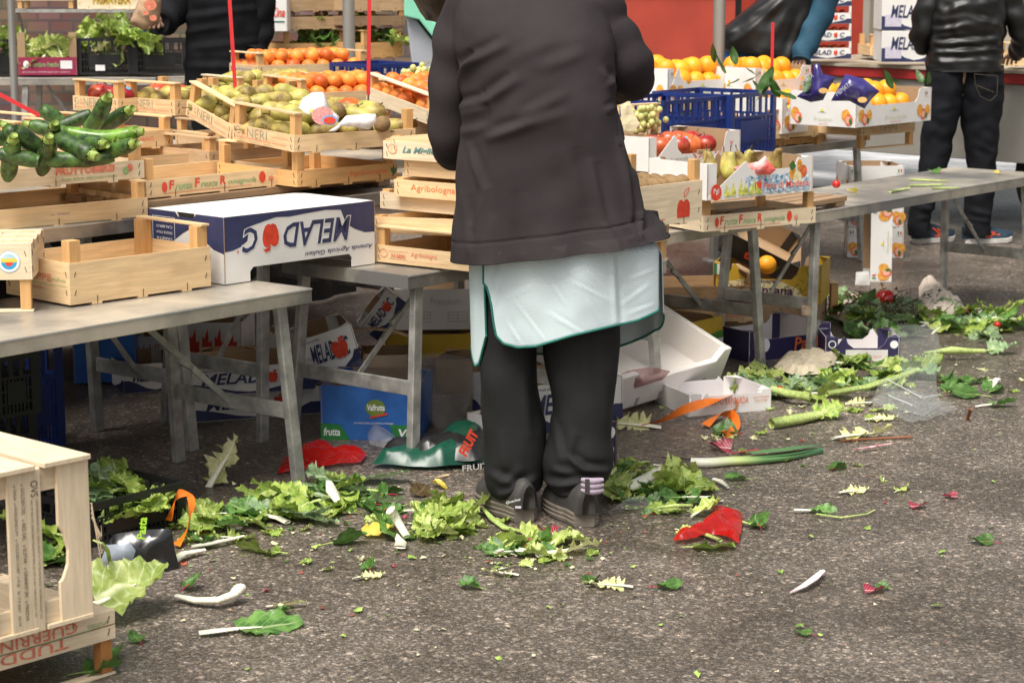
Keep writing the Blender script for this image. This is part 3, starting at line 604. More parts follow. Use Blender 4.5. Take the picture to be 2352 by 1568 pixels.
# foreground crates at bottom left
FG = crR('upside down crate with red block letters on the ground at the bottom left corner', (268,1540), .007, 42, .60, .40, hp=.062, ht=.135, inv=True, rails='f', tone='bleached', ptone='orange', two=True,
    prints=words_f(('TUDDI',.50,.52,.30,.36,PALERED(),0,.01),('GUERRINO',.46,.06,.38,.38,PALERED(),0,.01),('@bar',.3,.48,.6,.015,GREENI(),0,0),('ortofrutta',.88,.3,.09,.2,GREENI(),0,0),('prodotto',.3,.3,.08,.2,GREENI(),0,0)))
def applecrate():
    z = .150; a = 42; lx, ly, h = .50, .36, .335
    t = thing('wooden_crate', 'tall slatted apple crate with stencilled variety names, stood on end at the bottom left', 'crate', locR((215,1416), z, a, lx), rad(90-a))
    T = 'bleached'
    for i, (x0, x1) in enumerate(((lx-.078, lx), (lx-.196, lx-.118), (lx-.314, lx-.236), (lx-.432, lx-.354))):
        m = MB(); P = [(x0,0),(x1,0),(x1,h),(x0,h)]
        if i == 0: P = [(x0,0),(x1,0),(x1,h),(x0,h),(x0,h*.62),(x0+.012,h*.57),(x0+.022,h*.46),(x0+.020,h*.37),(x0+.008,h*.29),(x0,h*.27)]
        m.prism([(p[0], p[1]) for p in P], (0,0,0), X, Z, -.009); s = m.build('slat', wood('z', T), t, bevel=.001)
        if i == 1:
            mt = M('stencil_ink', (.10,.085,.075), .7, .3, 200.)
            mm = MB(); bx = x0+.006
            L = [('OVS', .935, .10, .018, bx+.047), ('SIGMUNDSKRON KG / ASTA FRUTTA CASTELFIRMIANO SAS FRANGART (O)', .82, .74, .0062, bx+.0575), ('REG OP 0031972 ORIG/URSP ITALIA/SUDTIROL (I) CAT. II I/65+ TARA KG 2,0 +/- 15%', .82, .72, .0062, bx+.045),
                 ('x GOLDEN DEL   o RED DEL   o ELSTAR   o GRANNY SM   o PINOVA', .93, .84, .0085, bx+.024), ('o GALA  o MORGENDUFT  o GOLDEN CHIEF  o FUJI   AI 173 0001   JG/14', .93, .86, .0085, bx+.005)]
            for s_, u, w_, hh, px in L:
                text(None, s_, Vector((px, 0, h*u)), -Z, X, w_*h, hh, None, 0, .0, -.0012 if False else .0012, mm)
            mm.build('lettering', mt, t)
    for x0, x1 in ((lx-.115, lx), (lx-.245, lx-.135), (lx-.375, lx-.265)):
        m = MB(); m.box(x0+.002, x1, -.010, ly, h+.0005, h+.0105); m.build('top_board', wood('y', T), t, bevel=.001)
        m = MB(); m.box(x0+.002, x1, -.002, ly, .0002, .009); m.build('bottom_board', wood('y', T), t, bevel=.001)
    for y0 in (.0095, ly-.022):
        for z0, z1 in ((.0095, .055), (h-.05, h)):
            m = MB(); m.box(.002, lx-.003, y0, y0+.012, z0, z1); m.build('batten', wood('x', T), t, bevel=.001)
    for x0 in (lx-.078, lx-.2, lx-.32):
        m = MB(); m.box(x0, x0+.078, ly-.008, ly, .01, h-.001); m.build('slat', wood('z', T), t, bevel=.001)
    m = MB()
    for i in range(4): m.tube([(lx+.003, -.002, h*.72-.01*i), (lx+.012+.004*i, -.004, h*.5), (lx+.024, -.004, h*.30+.03*i)], (.0018,.0012,.0005), 5)
    m.build('splinter', wood('z', T), t)
applecrate()

tp = c1+dirL(t1a)*2.32-dirR(t1a)*1.6; m = MB(); rows = []  # added sheet that blocks light from behind and darkens the under-table space
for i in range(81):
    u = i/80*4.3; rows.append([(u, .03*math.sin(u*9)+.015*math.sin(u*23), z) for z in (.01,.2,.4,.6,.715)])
m.grid(rows); tq = m.build('light_blocker', M('blocker_dark', (.03,.024,.02), .8, .2, 3.), None, True); tq.location = (tp.x, tp.y, 0); tq.rotation_euler = (0, 0, rad(90-t1a)); tag(tq, 'added dark sheet blocking light behind the cartons under the tables', 'light blocker')
# ================= big upside-down apple carton
def mel_side(t, o, ux, uz, L, h, flip, word=True, sub=None):
    """navy field, white wave and lettering on a carton side; o = lower left corner as seen, flip = printed upside down"""
    o = Vector(o); ux = Vector(ux); uz = Vector(uz)
    if flip: o = o+ux*L+uz*h; ux = -ux; uz = -uz
    nv = [(0,0),(1,0),(1,.66),(.95,.64),(.90,.52),(.86,.30),(.78,.13),(.65,.11),(.5,.10),(.30,.13),(.20,.20),(.15,.45),(.11,.55),(.05,.61),(0,.62)]
    if not flip: nv = [(0,0),(1,0),(1,.45),(.92,.46),(.85,.30),(.62,.10),(.50,.05),(.36,.14),(.2,.34),(.08,.44),(0,.45)]
    patch(t, [(x*L*.998+.001*L, y*h*.99+.002) for x, y in nv], o, ux, uz, NAVY(), .0006, 'navy_print')
    if word:
        if flip: meladoc(t, o+ux*L*.18+uz*h*.20, ux, uz, L*.66, h*.46)
        else: meladoc(t, o+ux*L*.14+uz*h*.40, ux, uz, L*.72, h*.42, False)
    if sub: text(t, 'Azienda Agricola Giuliani', o+ux*L*.03+uz*h*.72, ux, uz, L*.46, h*.105, NAVY(), .3, .005)
def carton_down(label, F, z, Rp, ly, h):
    loc, rz, lx = frame(F, z, Rp); t = thing('apple_carton', label, 'box', loc, rz); W = WHITE(); th = .004
    def wall(L, c0, c1, d): return [(0,0),(c0*L,0),(c0*L,d*.7),(c0*L+.012,d),(c1*L-.012,d),(c1*L,d*.7),(c1*L,0),(L,0),(L,h),(0,h)]
    for k, (o, ux, L) in enumerate((((0,th,0), X, lx), ((lx,ly-th,0), -X, lx), ((th,ly-.0002,0), -Y, ly), ((lx-th,.0002,0), Y, ly))):
        m = MB(); m.prism(wall(L, .16, .84, .040) if k < 2 else [(0,0),(L,0),(L,h-.0001),(L*.62,h-.0001),(L*.60,h-.02),(L*.40,h-.02),(L*.38,h-.0001),(0,h-.0001)], o, ux, Z, th)
        m.build('side_panel', W, t)
        m = MB(); n = Vector(ux).cross(Z); m.prism([(.002,.001),(.16*L-.003,.001),(.16*L-.003,.01),(.002,.01)], Vector(o)-n*.0006, ux, Z, .0003); m.build('card_edge', KRAFT(), t)
    m = MB(); P = [[(lx*i/12, ly*j/8, h-.002+.0035*math.sin(i*.9)*math.sin(j*.8)*math.sin(math.pi*i/12)+.002) for i in range(13)] for j in range(9)]
    m.grid(P); m.build('top', W, t, True)
    m = MB(); 
    for x in (0.0, lx): m.bar((x, -.0006, 0.004), (x, -.0006, h-.003), .0016, .0012, X)
    m.build('corrugated_edge', KRAFT(), t)
    # prints: front (the top half navy, wave, upside down word) and left end
    nv = [(0,1),(1,1),(1,.40),(.93,.41),(.86,.50),(.80,.62),(.765,.90),(.66,.93),(.5,.90),(.42,.88),(.33,.90),(.27,.86),(.16,.78),(.145,.52),(.10,.42),(.05,.37),(0,.36)]
    zb = .036; hh = h-zb
    patch(t, [(x*lx, zb+y*hh*.997) for x, y in nv], (0,0,0), X, Z, NAVY(), .0006, 'navy_print')
    meladoc(t, (lx*.83, 0, zb+hh*.76), -X, -Z, lx*.72, hh*.46)
    text(t, 'Azienda Agricola Giuliani', (lx*.985, 0, zb+hh*.20), -X, -Z, lx*.47, hh*.115, NAVY(), .3, .006)
    text(t, 'R', (lx*.088, 0, zb+hh*.37), -X, -Z, lx*.014, hh*.06, RED(), 0, .0)
    nl = [(0,1),(.36,1),(.40,.93),(.60,.93),(.64,1),(1,1),(1,.45),(.86,.50),(.74,.62),(.60,.80),(.45,.68),(.30,.52),(.15,.45),(0,.42)]
    patch(t, [(x*ly, y*h*.996) for x, y in nl], (0,ly,0), -Y, Z, NAVY(), .0006, 'navy_print')
    text(t, 'M', (0, .06, h*.40), Y, -Z, .035, h*.26, NAVY(), .25, .03)
    m = MB()
    for x, y, w_, h_ in ((.05,.50,.30,.40),):
        for a, b in (((x,y),(x+w_,y)), ((x+w_,y),(x+w_,y+h_)), ((x+w_,y+h_),(x,y+h_)), ((x,y+h_),(x,y))):
            m.bar((-.0012, ly-a[0]*ly, a[1]*h), (-.0012, ly-b[0]*ly, b[1]*h), .0012, .0008, X)
    for i, s_ in enumerate(('CATEGORIA I', 'CALIBRO', 'ORIGINE ITALIA', 'VARIETA')):
        text(None, s_, (0, ly*(.95-.28), h*(.84-.085*i)) if False else (0, ly*.68, h*(.86-.09*i)), Y, -Z, ly*.22, h*.04, None, 0, 0, .0012, m)
    m.build('lettering', WINK(), t)
    return t
carton_down('white and navy apple carton lying upside down between the two front tables', (517,653.6), .573, (861,605), .34, .192)
def trF(label, F, z, Rp, ly, h, **k):
    loc, rz, L = frame(F, z, Rp); return tray(label, loc, rz, L, ly, h, **k)
# pear carton
def pere(t, lx, ly, h):
    blue = M('splash_blue_ink', (.06,.42,.75), .5, .5, 60., col2=(.75,.85,.9))
    P = [(.36+.6*(i/15.), .62+.04*math.sin(i*2.1)) for i in range(16)]+[(.97-.62*(i/15.), .08+.05*math.sin(i*3.3+1)) for i in range(16)]
    patch(t, [(x*lx, y*h*.9) for x, y in P], (0,0,0), X, Z, blue, .0005, 'blue_splash')
    pm = M('pear_print', (.50,.52,.07), .5, .25, 50., col2=(.75,.72,.2))
    m = MB()
    for i, (x, s_, r) in enumerate(((.02,.7,0),(.10,.8,.1),(.17,.95,-.05),(.235,1.,.05),(.29,.75,0),(.345,1.,.12),(.40,.75,-.3),(.13,.6,.0),(.26,.6,.2),(.33,.62,-.1),(.43,.6,-.7))):
        pts = [(0,1.15),(.05,.9),(.10,.6),(.2,.35),(.24,.15),(.15,.0),(0,-.02),(-.15,0),(-.24,.15),(-.2,.35),(-.10,.6),(-.04,.9)]
        q = [(x*lx+.038+(a*math.cos(r)+b*math.sin(r))*.052*s_, .006+(b*math.cos(r)-a*math.sin(r))*.052*s_+.002) for a, b in pts]
        patch(None, q, (0,0,0), X, Z, None, .0008+.00012*i, mb=m)
    m.build('pear_picture', pm, t)
    m = MB(); 
    for cx, cy, rx, ry in ((.80*lx,.55*h,.016,.022), (.865*lx,.78*h,.012,.02)): patch(None, disc(cx,cy,rx,ry), (0,0,0), X, Z, None, .0009, mb=m)
    m.build('fruit_picture', M('orange_print', (.80,.35,.05), .5, .3, 60.), t)
    patch(t, disc(.90*lx,.60*h,.018,.022), (0,0,0), X, Z, M('red_orange_print', (.72,.16,.05), .5, .3, 60.), .0011, 'fruit_picture')
    patch(t, disc(.845*lx,.40*h,.020,.028), (0,0,0), X, Z, M('cream_print', (.85,.74,.42), .5, .2, 60.), .0013, 'fruit_picture')
    patch(t, [(.76*lx,.80*h),(.80*lx,.93*h),(.83*lx,.75*h),(.79*lx,.62*h)], (0,0,0), X, Z, M('leaf_print', (.06,.16,.03), .5), .0015, 'leaf_picture')
    text(t, 'Pere di Modena', (.515*lx, 0, .17*h), X, Z, .445*lx, .21*h, WINK(), 0, .06, .0016, name='lettering_outline')
    text(t, 'Pere di Modena', (.52*lx, 0, .18*h), X, Z, .435*lx, .19*h, RED(), 0, .012, .0020)
    applemark(t, (.475*lx, 0, .30*h), X, Z, .032)
    for o, ux, L, u in (((0,0,0), X, lx, .085), ((0,ly,0), -Y, ly, .42)):
        patch(t, disc(u*L, .2*h, .024, .028), o, ux, Z, RED(), .0024, 'emblem'); text(t, 'Pgl', Vector(o)+Vector(ux)*(u*L-.012)+Z*(.2*h-.008), ux, Z, .024, .022, WINK(), 0, .005, .0032)
PERE = trF('white pear carton with blue splash and red lettering, above the lettered crate', (1622,461), .690, (1867,439), .30, .122, cut=(.36,.86,.72), prints=pere)
def salvi(t, lx, ly, h):
    text(t, 'SALVI', (.46*lx,0,.22*h), X, Z, .36*lx, .30*h, PALERED(), .15, -.008); text(t, 'azienda agricola', (.12*lx,0,.22*h), X, Z, .3*lx, .13*h, GREYI(), .3, 0)
    text(t, 'Y', (.88*lx,0,.5*h), X, Z, .04*lx, .2*h, RED(), .2, 0)
def loR(px, z, a, lx): return locR(px, z, a, lx), rad(90-a)
SALVI = tray('white carton of red apples with blue stickers and red lettering, behind the kiwis', *loR((1700,374), .722, 46, .52), .52, .32, .125, cut=(.28,.86,.42), prints=salvi)
crR('crate holding up the carton of red apples', (1690,386), .576, 46, .5, .32, hp=.06, ht=.135, rails='')
tray('magenta carton with white letters under the white grapes', *loR((1521,352), .760, 50, .40), .40, .28, .062, mat=M('magenta_card', (.30,.02,.07), .5), frontlow=False, tab=False, prints=lambda t, lx, ly, h: (text(t, 'SRL', (.62*lx,0,.5*h), X, Z, .12*lx, .25*h, WINK(), 0, .02), patch(t, disc(.66*lx,.22*h,.012,.012), (0,0,0), X, Z, M('green_dot', (.10,.35,.05)), .001, 'emblem')))
# orange cartons
def freedom(t, lx, ly, h):
    org = M('citrus_print', (.85,.38,.06), .5, .3, 70.); rd = M('grapefruit_print', (.78,.15,.08), .5, .3, 70.); gr = M('leaf_print', (.06,.16,.03), .5)
    b = .62*h
    for o, ux, L in (((0,0,0), X, lx), ((0,ly,0), -Y, ly)):
        ws = .5 if L == ly else 1.
        for u0 in (.03, .80):
            for i, (du, dv, r, mt) in enumerate(((.03,.42,.028,org),(.075,.22,.026,rd),(.13,.42,.024,org))):
                if L == ly and i == 2: continue
                patch(t, disc((u0+du)*L+.01, dv*b+.012, r*.85, r), o, ux, Z, mt, .0006+.0003*i, 'fruit_picture')
            patch(t, disc((u0+.13)*L, .28*b, .008, .014), o, ux, Z, gr, .0018, 'leaf_picture')
            patch(t, disc((u0+.07)*L+.01, .22*b+.012, .014, .017), o, ux, Z, M('flesh_print', (.85,.45,.33), .5), .0016, 'fruit_picture')
        text(t, 'Freedom', Vector(o)+Vector(ux)*.38*L+Z*.24*b, ux, Z, .28*L, .20*b, M('pale_green_ink', (.50,.60,.36)), .2, -.012)
        patch(t, [(.42*L,.62*b),(.5*L,.66*b),(.58*L,.62*b),(.5*L,.70*b)], o, ux, Z, GREENI(), .0008, 'emblem')
        patch(t, disc(.5*L, .74*b, .008, .008, 10), o, ux, Z, M('sun_print', (.80,.70,.10)), .0007, 'emblem')
        text(t, 'ARANCE', Vector(o)+Vector(ux)*.45*L+Z*.08*b, ux, Z, .14*L, .06*b, PALERED(), 0, 0)
    for u in (.075, .925):     # tricolour mark on the corner tops
        for k, mt in enumerate((M('flag_green', (.03,.28,.08)), M('flag_red', (.70,.04,.03)))):
            patch(t, disc(u*lx+(k-.5)*.013, .84*h, .004, .009, 8), (0,0,0), X, Z, mt, .0008, 'flag_mark')
        text(t, 'Agricoltura Italiana', (u*lx-.018,0,.72*h), X, Z, .036, .006, GREYI(), 0, 0)
FK = dict(cut=(.15,.85,.60), prints=freedom, tab=False)
FB1 = trF('rightmost orange carton, perched on the upside down crate', (1964,294), .740, (2138,276.5), .36, .155, **FK)
FB4 = trF('orange carton sunk in the wooden crate, with two crisp bags on top', (1795,308), .690, (1955,292), .30, .165, **FK)
FB2 = tray('orange carton behind the left blue crate', *loR((1693,225), .835, 46, .50), .50, .32, .155, **FK)
FB3 = tray('orange carton left of the red rod, behind the right blue crate', *loR((1862,222), .835, 46, .42), .42, .32, .15, **FK)
FB5 = tray('left most orange carton, half hidden by the woman\'s elbow', *loR((1573,213), .835, 46, .42), .42, .32, .155, **FK)
for i, (px, lab) in enumerate((((1690,268), 'left'), ((1858,266), 'right'), ((1570,262), 'far left'))):
    crR('crate supporting the %s orange carton behind the blue crates' % lab, px, .632, 46, .5, .36, hp=.14, ht=.19, rails='', floor=False)
# blue crates
BLUE = M('blue_plastic', (.012,.030,.165), .42, .15, 6., .05, spec=.5); BLK = M('black_plastic', (.012,.012,.013), .45, .2, 6., .05)
def latF(label, F, z, Rp, ly, h, mat, **k):
    loc, rz, L = frame(F, z, Rp); return lattice(label, loc, rz, L, ly, h, mat, **k)
latF('left blue plastic crate standing empty behind the red apples', (1521,380), .628, (1672,360), .34, .27, BLUE)
latF('right blue plastic crate with the solid panel, next to the pear carton', (1679,362), .628, (1781,348), .42, .275, BLUE)
latF('blue plastic crate behind the persimmons at the steel pole', (850,232), .87, (962,226), .3, .16, BLUE)
latF('blue plastic crate on the ground in the dark at far left', (35,1046), 0., (152,1022), .40, .36, BLUE)
latF('black plastic crate stacked in the dark under the front left table', (-20,1120), 0., (92,1098), .38, .22, BLK)
latF('black crate on top of the other in the dark under the front left table', (-14,966), .2205, (96,946), .36, .18, BLK)
# far left salad crates
def at12(x, y, Yd=12.3): return V(x, y, Yd)
f = V(177, 172, 12.75); lattice('black plastic crate of pale salad with a white price label', f, rad(4), .33, .36, .215, BLK, slots=5); BK2 = f
tt = bpy.data.objects[-1] if False else None
f = V(-60, 175, 12.75); lattice('black plastic crate at the far left edge of the stall', f, rad(3), .26, .36, .215, BLK)
f = V(306, 170, 12.75); lattice('dark crate of greens standing below the paper bag', f, rad(3), .32, .36, .20, BLK)
def cabbagebox(t, lx, ly, h):
    patch(t, disc(.14*lx,.6*h,.017,.022), (0,0,0), X, Z, WINK(), .001, 'emblem'); text(t, 'verdure fresche', (.25*lx,0,.45*h), X, Z, .45*lx, .30*h, GREENI(), .2, .02)
    patch(t, [(.72*lx,.35*h),(.92*lx,.35*h),(.92*lx,.8*h),(.72*lx,.8*h)], (0,0,0), X, Z, WINK(), .001, 'label_print'); text(t, 'prodotto ortofrutticolo italiano', (.08*lx,0,.12*h), X, Z, .8*lx, .09*h, WINK(), 0, 0)
MAG = M('magenta_card', (.30,.02,.07), .5)
CB = tray('magenta fronted carton of pale lettuce heads at the far left', V(42, 173, 12.70), rad(4), .345, .34, .105, mat=MAG, frontlow=False, tab=False, prints=cabbagebox)
for px in (0, .30):
    m = MB(); m.box(px, px+.045, .006, .02, .105, .25); m.build('corner_post', KRAFT(), CB)
p = V(230, 152, 12.74); m = MB(); m.box(-.028, .028, -.001, .0, -.028, .006); lb = m.build('price_label', WINK(), None); lb.location = p-Vector((0,.0,0)); tag(lb, 'small white price label clipped on the black crate of salad', 'label')
# ================= truck
TX = thing('market_truck', 'red market truck with its side open, apple cartons stacked on the bed', 'truck', (2.26, 12., 0), rad(-45))
RP = M('faded_red_paint', (.42,.062,.040), .38, .10, 3., .03, coat=.2, detail=8.)
def part(name, boxes, mat, parent=TX, **k):
    m = MB()
    for b in boxes: m.box(*b)
    return m.build(name, mat, parent, **k)
part('side_body', [(-3.9,-1.30,0,.05,.42,1.262), (-3.9,-1.30,0,.05,1.29,2.4), (-3.9,-1.30,.004,.05,1.262,1.29)], RP, bevel=.006)
m = MB(); m.tube([(-3.9,-.004,1.276),(-1.3,-.004,1.276)], (.013), 10, True, .5); m.build('moulding', M('moulding_pink', (.62,.16,.13), .3), TX, True)
part('rear_body', [(-3.9,-1.30,1.9,1.95,.42,2.4), (-3.9,-3.85,.05,1.9,.42,2.4)], RP)
part('door_seam', [(-1.305,-1.299,-.001,.05,.42,2.4)], M('rubber_black', (.01,.01,.01)))
part('sill', [(-1.295,1.9,0,.03,.825,.882)], M('sill_red', (.36,.02,.02), .45, .15, 5.), bevel=.004)
part('bed_floor', [(-1.295,1.9,.031,1.9,.86,.888), (-1.295,1.9,-.012,.05,.8825,.9)], M('bed_plywood', (.36,.29,.20), .6, .2, 4., col2=(.42,.38,.32)))
part('skirt', [(-1.295,1.9,.02,.05,.40,.824)], M('grey_paint', (.30,.285,.25), .5, .12, 2.5, .05, detail=8.), bevel=.004)
part('inner_wall', [(-1.295,1.9,1.3,1.34,.9,2.4)], M('grey_inner_panel', (.34,.31,.25), .6, .15, 2., .05))
part('inner_post', [(-.95,-.90,.80,.86,.9,2.4), (-.62,-.55,.9,.96,.9,2.4), (-.90,-.62,.93,.95,.9,2.4)], M('grey_paint', (.30,.285,.25)))
part('red_strip', [(-.585,-.565,.893,.8995,.9,2.4)], RED())
part('chassis', [(-3.8,1.8,.4,1.6,.36,.62)], M('chassis_black', (.012,.012,.012), .8))
for x in (-3.2, .9):
    for y in (.12, 1.5):
        m = MB(); P = [[(x+r*math.cos(k*6.2832/28), y+dy, .33+r*math.sin(k*6.2832/28)) for k in range(28)] for r, dy in ((.19,0),(.30,-.005),(.33,.02),(.33,.2),(.30,.225),(.19,.22))]
        m.grid(P, True); wv = m.build('wheel', M('tyre_rubber', (.015,.015,.015), .85), TX, True)
        m = MB(); P = [[(x+r*math.cos(k*6.2832/24), y+dy, .33+r*math.sin(k*6.2832/24)) for k in range(24)] for r, dy in ((.19,.01),(.12,.05),(.03,.03),(.001,.03))]; m.grid(P, True); m.build('rim', METAL(), wv, True)
def truckpt(x, y, z): a = rad(-45); return Vector((2.26+x*math.cos(a)-y*math.sin(a), 12.+x*math.sin(a)+y*math.cos(a), z))
def mel_tray(label, loc, rz, lx, ly, h, group=None, rot=None, **k):
    def pr(t, lx, ly, h):
        mel_side(t, (0,0,0), X, Z, lx, h*.98, False); mel_side(t, (0,ly,0), -Y, Z, ly, h*.98, False, word=False)
        text(t, 'Azienda Agricola Giuliani', (.03*lx,0,.88*h), X, Z, .3*lx, .07*h, NAVY(), .3, 0)
    return tray(label, loc, rz, lx, ly, h, prints=pr, group=group, rot=rot, frontlow=False, **k)
AG = 'apple trays stacked on the truck bed'
nm = ['bottom', 'second', 'third', 'fourth']
for i in range(4):
    loc = V(1843, 136-40.3*i, 12.35); t = mel_tray('%s white and navy tray of red apples in the stack on the truck' % nm[i], loc, rad(5), .285, .36, .062, group=AG)
    m = MB(); m.box(.272,.283,-.001,.015,.062,.100); m.box(.0,.012,-.001,.015,.062,.100); m.build('corner_post', WHITE(), t)
    for j in range(5): fruit('apple', inside(t, (.035+j*.053, .05, .052)), (R_.random(),R_.random(),R_.random()*6), 'red apple in the front row of the trays on the truck', 'apple', 'apples on the truck', .72)
for i in range(2):
    loc = V(2024, 143-73*i, 12.0); t = thing('apple_carton', ['lower','upper'][i]+' closed white and navy apple carton beside the man in leather', 'box', loc, rad(-2), 'closed apple cartons on the truck bed')
    m = MB(); m.box(0,.36,0,.34,0,.172); m.build('carton_body', WHITE(), t, bevel=.003); L = .36; h = .172
    mel_side(t, (0,0,0), X, Z, L, h*.985, False); m = MB(); m.box(.13,.19,-.001,.04,.1722,.180); m.build('stacking_tab', WHITE(), t, bevel=.003)
    patch(t, [(.02,.02),(.11,.02),(.11,.085),(.02,.085)], (0,0,0), X, Z, M('pale_label', (.62,.58,.68), .5, .1, 80.), .0012, 'label_print')
loc = truckpt(-.42, .62, .902)
tc_ = crate('pale crate of pears in the back of the truck', None, 0, .30, .3, hp=.06, ht=.12, loc=V(1998, 128, 12.9), rz=rad(5), rails='f')
tc_ = crate('pale crate on the truck bed behind the man in leather', None, 0, .45, .3, hp=.07, ht=.12, loc=V(2290, 150, 11.8), rz=rad(-25), rails='f')
# wet ground beyond the truck, sky glare put into its pale colour
glare = MB(); pts = []
for i in range(40):
    a = 6.2832*i/40; r = 1+.12*math.sin(a*5)+.08*math.sin(a*11+1); pts.append((4.6+3.9*r*math.cos(a), 17.2+3.2*r*math.sin(a), .004))
glare.poly(pts, [list(range(40))]); tag(glare.build('bright_ground', M('pale_sky_glare', (.34,.34,.36), .25, .4, 1.1, .6, col2=(.85,.85,.87), bscale=30, spec=1., detail=9.)), kind='structure')
# ================= brick wall behind on the left
wm = bpy.data.materials.new('old_brick'); wm.use_nodes = True; nt = wm.node_tree; b = nt.nodes['Principled BSDF']; b.inputs['Roughness'].default_value = .9
tc = nd(nt, 'ShaderNodeTexCoord'); mp = nd(nt, 'ShaderNodeMapping'); mp.inputs['Rotation'].default_value = (rad(90),0,0); br = nd(nt, 'ShaderNodeTexBrick', Scale=3.2)
br.inputs['Color1'].default_value = (.20,.13,.085,1); br.inputs['Color2'].default_value = (.13,.045,.03,1); br.inputs['Mortar'].default_value = (.10,.085,.07,1); br.inputs['Mortar Size'].default_value = .03
no = nd(nt, 'ShaderNodeTexNoise', Scale=3., Detail=8.); mx = nd(nt, 'ShaderNodeMix', data_type='RGBA', blend_type='MULTIPLY'); mx.inputs[0].default_value = .8
nt.links.new(tc.outputs['Object'], mp.inputs[0]); nt.links.new(mp.outputs[0], br.inputs['Vector']); nt.links.new(tc.outputs['Object'], no.inputs['Vector'])
nt.links.new(br.outputs[0], mx.inputs[6]); nt.links.new(no.outputs['Color'], mx.inputs[7])
g = nd(nt, 'ShaderNodeHueSaturation', Value=1.7, Saturation=.8); nt.links.new(mx.outputs[2], g.inputs['Color']); nt.links.new(g.outputs[0], b.inputs['Base Color'])
bp = nd(nt, 'ShaderNodeBump', Strength=.6, Distance=.02); nt.links.new(br.outputs['Fac'], bp.inputs['Height']); nt.links.new(bp.outputs[0], b.inputs['Normal'])
m = MB(); m.box(-9, -.55, 14.2, 14.6, 0, 3.4); tag(m.build('brick_wall', wm), 'brown brick wall closing off the market at upper left', 'wall')
m = MB(); m.box(-.5, 1.9, 19, 19.4, 0, 3.2); tag(m.build('rendered_wall', M('pale_render', (.55,.56,.56), .8, .1, 1.5)), 'pale rendered wall far behind between the brick wall and the truck', 'wall')
# shelf with two printed crates at the very top left
m = MB(); sh = thing('wall_shelf', 'narrow steel shelf below the two printed crates at the top left', 'shelf', V(20, 22, 13.6)); m.box(0, 1.0, 0, .3, -.02, 0); m.build('shelf_board', METAL(), sh)
for x in (.05, .95):
    m = MB(); m.bar((x,.29,-.3), (x,.02,-.02), .02, .02); m.build('bracket', METAL(), sh)
crate('crate with upside down blue lettering at the top left corner', None, 0, .36, .26, hp=.12, ht=.17, loc=V(38, 20, 13.62), rz=rad(1), rails='', inv=True, tone='bleached', prints=pr_words([('f','GIAMBALVO',.1,.1,.8,.5,M('ink_blue_black', (.03,.03,.10)),0,.03),('f','@bar',.0,.62,1.,.12,M('emblem_yellow', (.75,.62,.08), .5),0,0)]))
crate('crate with red and yellow lettering on the top left shelf', None, 0, .40, .26, hp=.12, ht=.14, loc=V(178, 21, 13.62), rz=rad(1), rails='', tone='bleached', prints=pr_words([('f','PRIMAVERA',.245,.22,.6,.5,M('emblem_yellow', (.75,.62,.08), .5),0,.06),('f','PRIMAVERA',.25,.24,.59,.46,M('dark_red_ink', (.45,.03,.02)),0,.03)]))
# poles and rods
def pole(label, x, y, Yd, r, top=2.6):
    p = V(x, y, Yd); t = thing('steel_pole', label, 'pole', (p.x, p.y, 0))
    m = MB(); m.lathe([(r,0.01),(r,top)], 20); m.build('tube', M('dull_steel_tube', (.42,.41,.38), .35, .15, 2., .05, metal=.6, stretch=(6,6,.6)), t, True)
    m = MB(); m.lathe([(r*2.2,0),(r*2.2,.01),(r,.012)], 20); m.build('foot_plate', METAL(), t, True)
    m = MB(); m.lathe([(r*1.02,top*.99),(r*1.3,top),(r*.5,top+.03),(.001,top+.03)], 20); m.build('cap', METAL(), t, True)
pole('thick steel pole of the awning left of the woman', 801, 50, 10.6, .030)
pole('thick steel pole in front of the red truck side', 1652, 50, 10.6, .030)
pole('thin steel pole at the far left in front of the brick wall', 27, 50, 12.2, .022)
def rod(label, a, b, Yd, r=.0065):
    p = V(*a, Yd); q = V(*b, Yd); t = thing('price_rod', label, 'rod', p)
    d = q-p; m = MB(); m.bar((0,0,0), tuple(d), .013, .003, Y); m.build('red_strip', M('red_plastic', (.62,.03,.035), .4, .05), t)
    m = MB(); m.bar(tuple(-d.normalized()*.03), (0,0,0), .007, .003, Y); m.build('metal_tip', M('rusty_wire', (.13,.09,.06)), t)
rod('leaning red rod rising from the pear crate, left one', (541,214), (517,-160), 7.6)
rod('upright red rod among the persimmons, middle one', (846,218), (850,-160), 7.5)
rod('short red rod standing in the oranges at right', (1773,165), (1775,52), 9.4)
rod('red rod sloping down behind the courgettes at the left edge', (92,266), (-60,186), 6.8)
# ================= fruit
FL = 'pear'
fill(N1, .46, .37, 'pear', 5, 5, .052, 'brown speckled pear in the nearest pear crate', 'pears in the nearest crate', .008, rot='pear', layers=2, x0=.055, y0=.06)
fill(N2, .42, .29, 'pear', 5, 3, .052, 'yellow green pear in the tipped crate', 'pears in the tipped crate', .008, rot='pear', layers=2, x0=.055, y0=.06)
fill(NB, .40, .29, 'pear', 4, 3, .05, 'pear in the right level crate', 'pears in the right level crate', .008, rot='pear', x0=.06, y0=.06)
fill(NA, .40, .27, 'apple', 2, 3, .055, 'blushed peach coloured fruit in the left level crate', 'fruit in the left level crate', .01, x0=.07, y0=.06)
fill(Q1, .50, .30, 'pear', 5, 3, .05, 'pear in the crate behind the tipped crates', 'pears in the rear crate', .008, rot='pear', layers=2, x0=.06, y0=.06)
fill(Q3, .50, .30, 'persimmon', 7, 4, .048, 'orange persimmon in the crate below the topmost one', 'persimmons in the crate below the topmost', .004, layers=2)
fill(Q2, .40, .55, 'persimmon', 6, 7, .045, 'orange persimmon in the slanting crate', 'persimmons in the slanting crate', .004, layers=2, skip=.08)
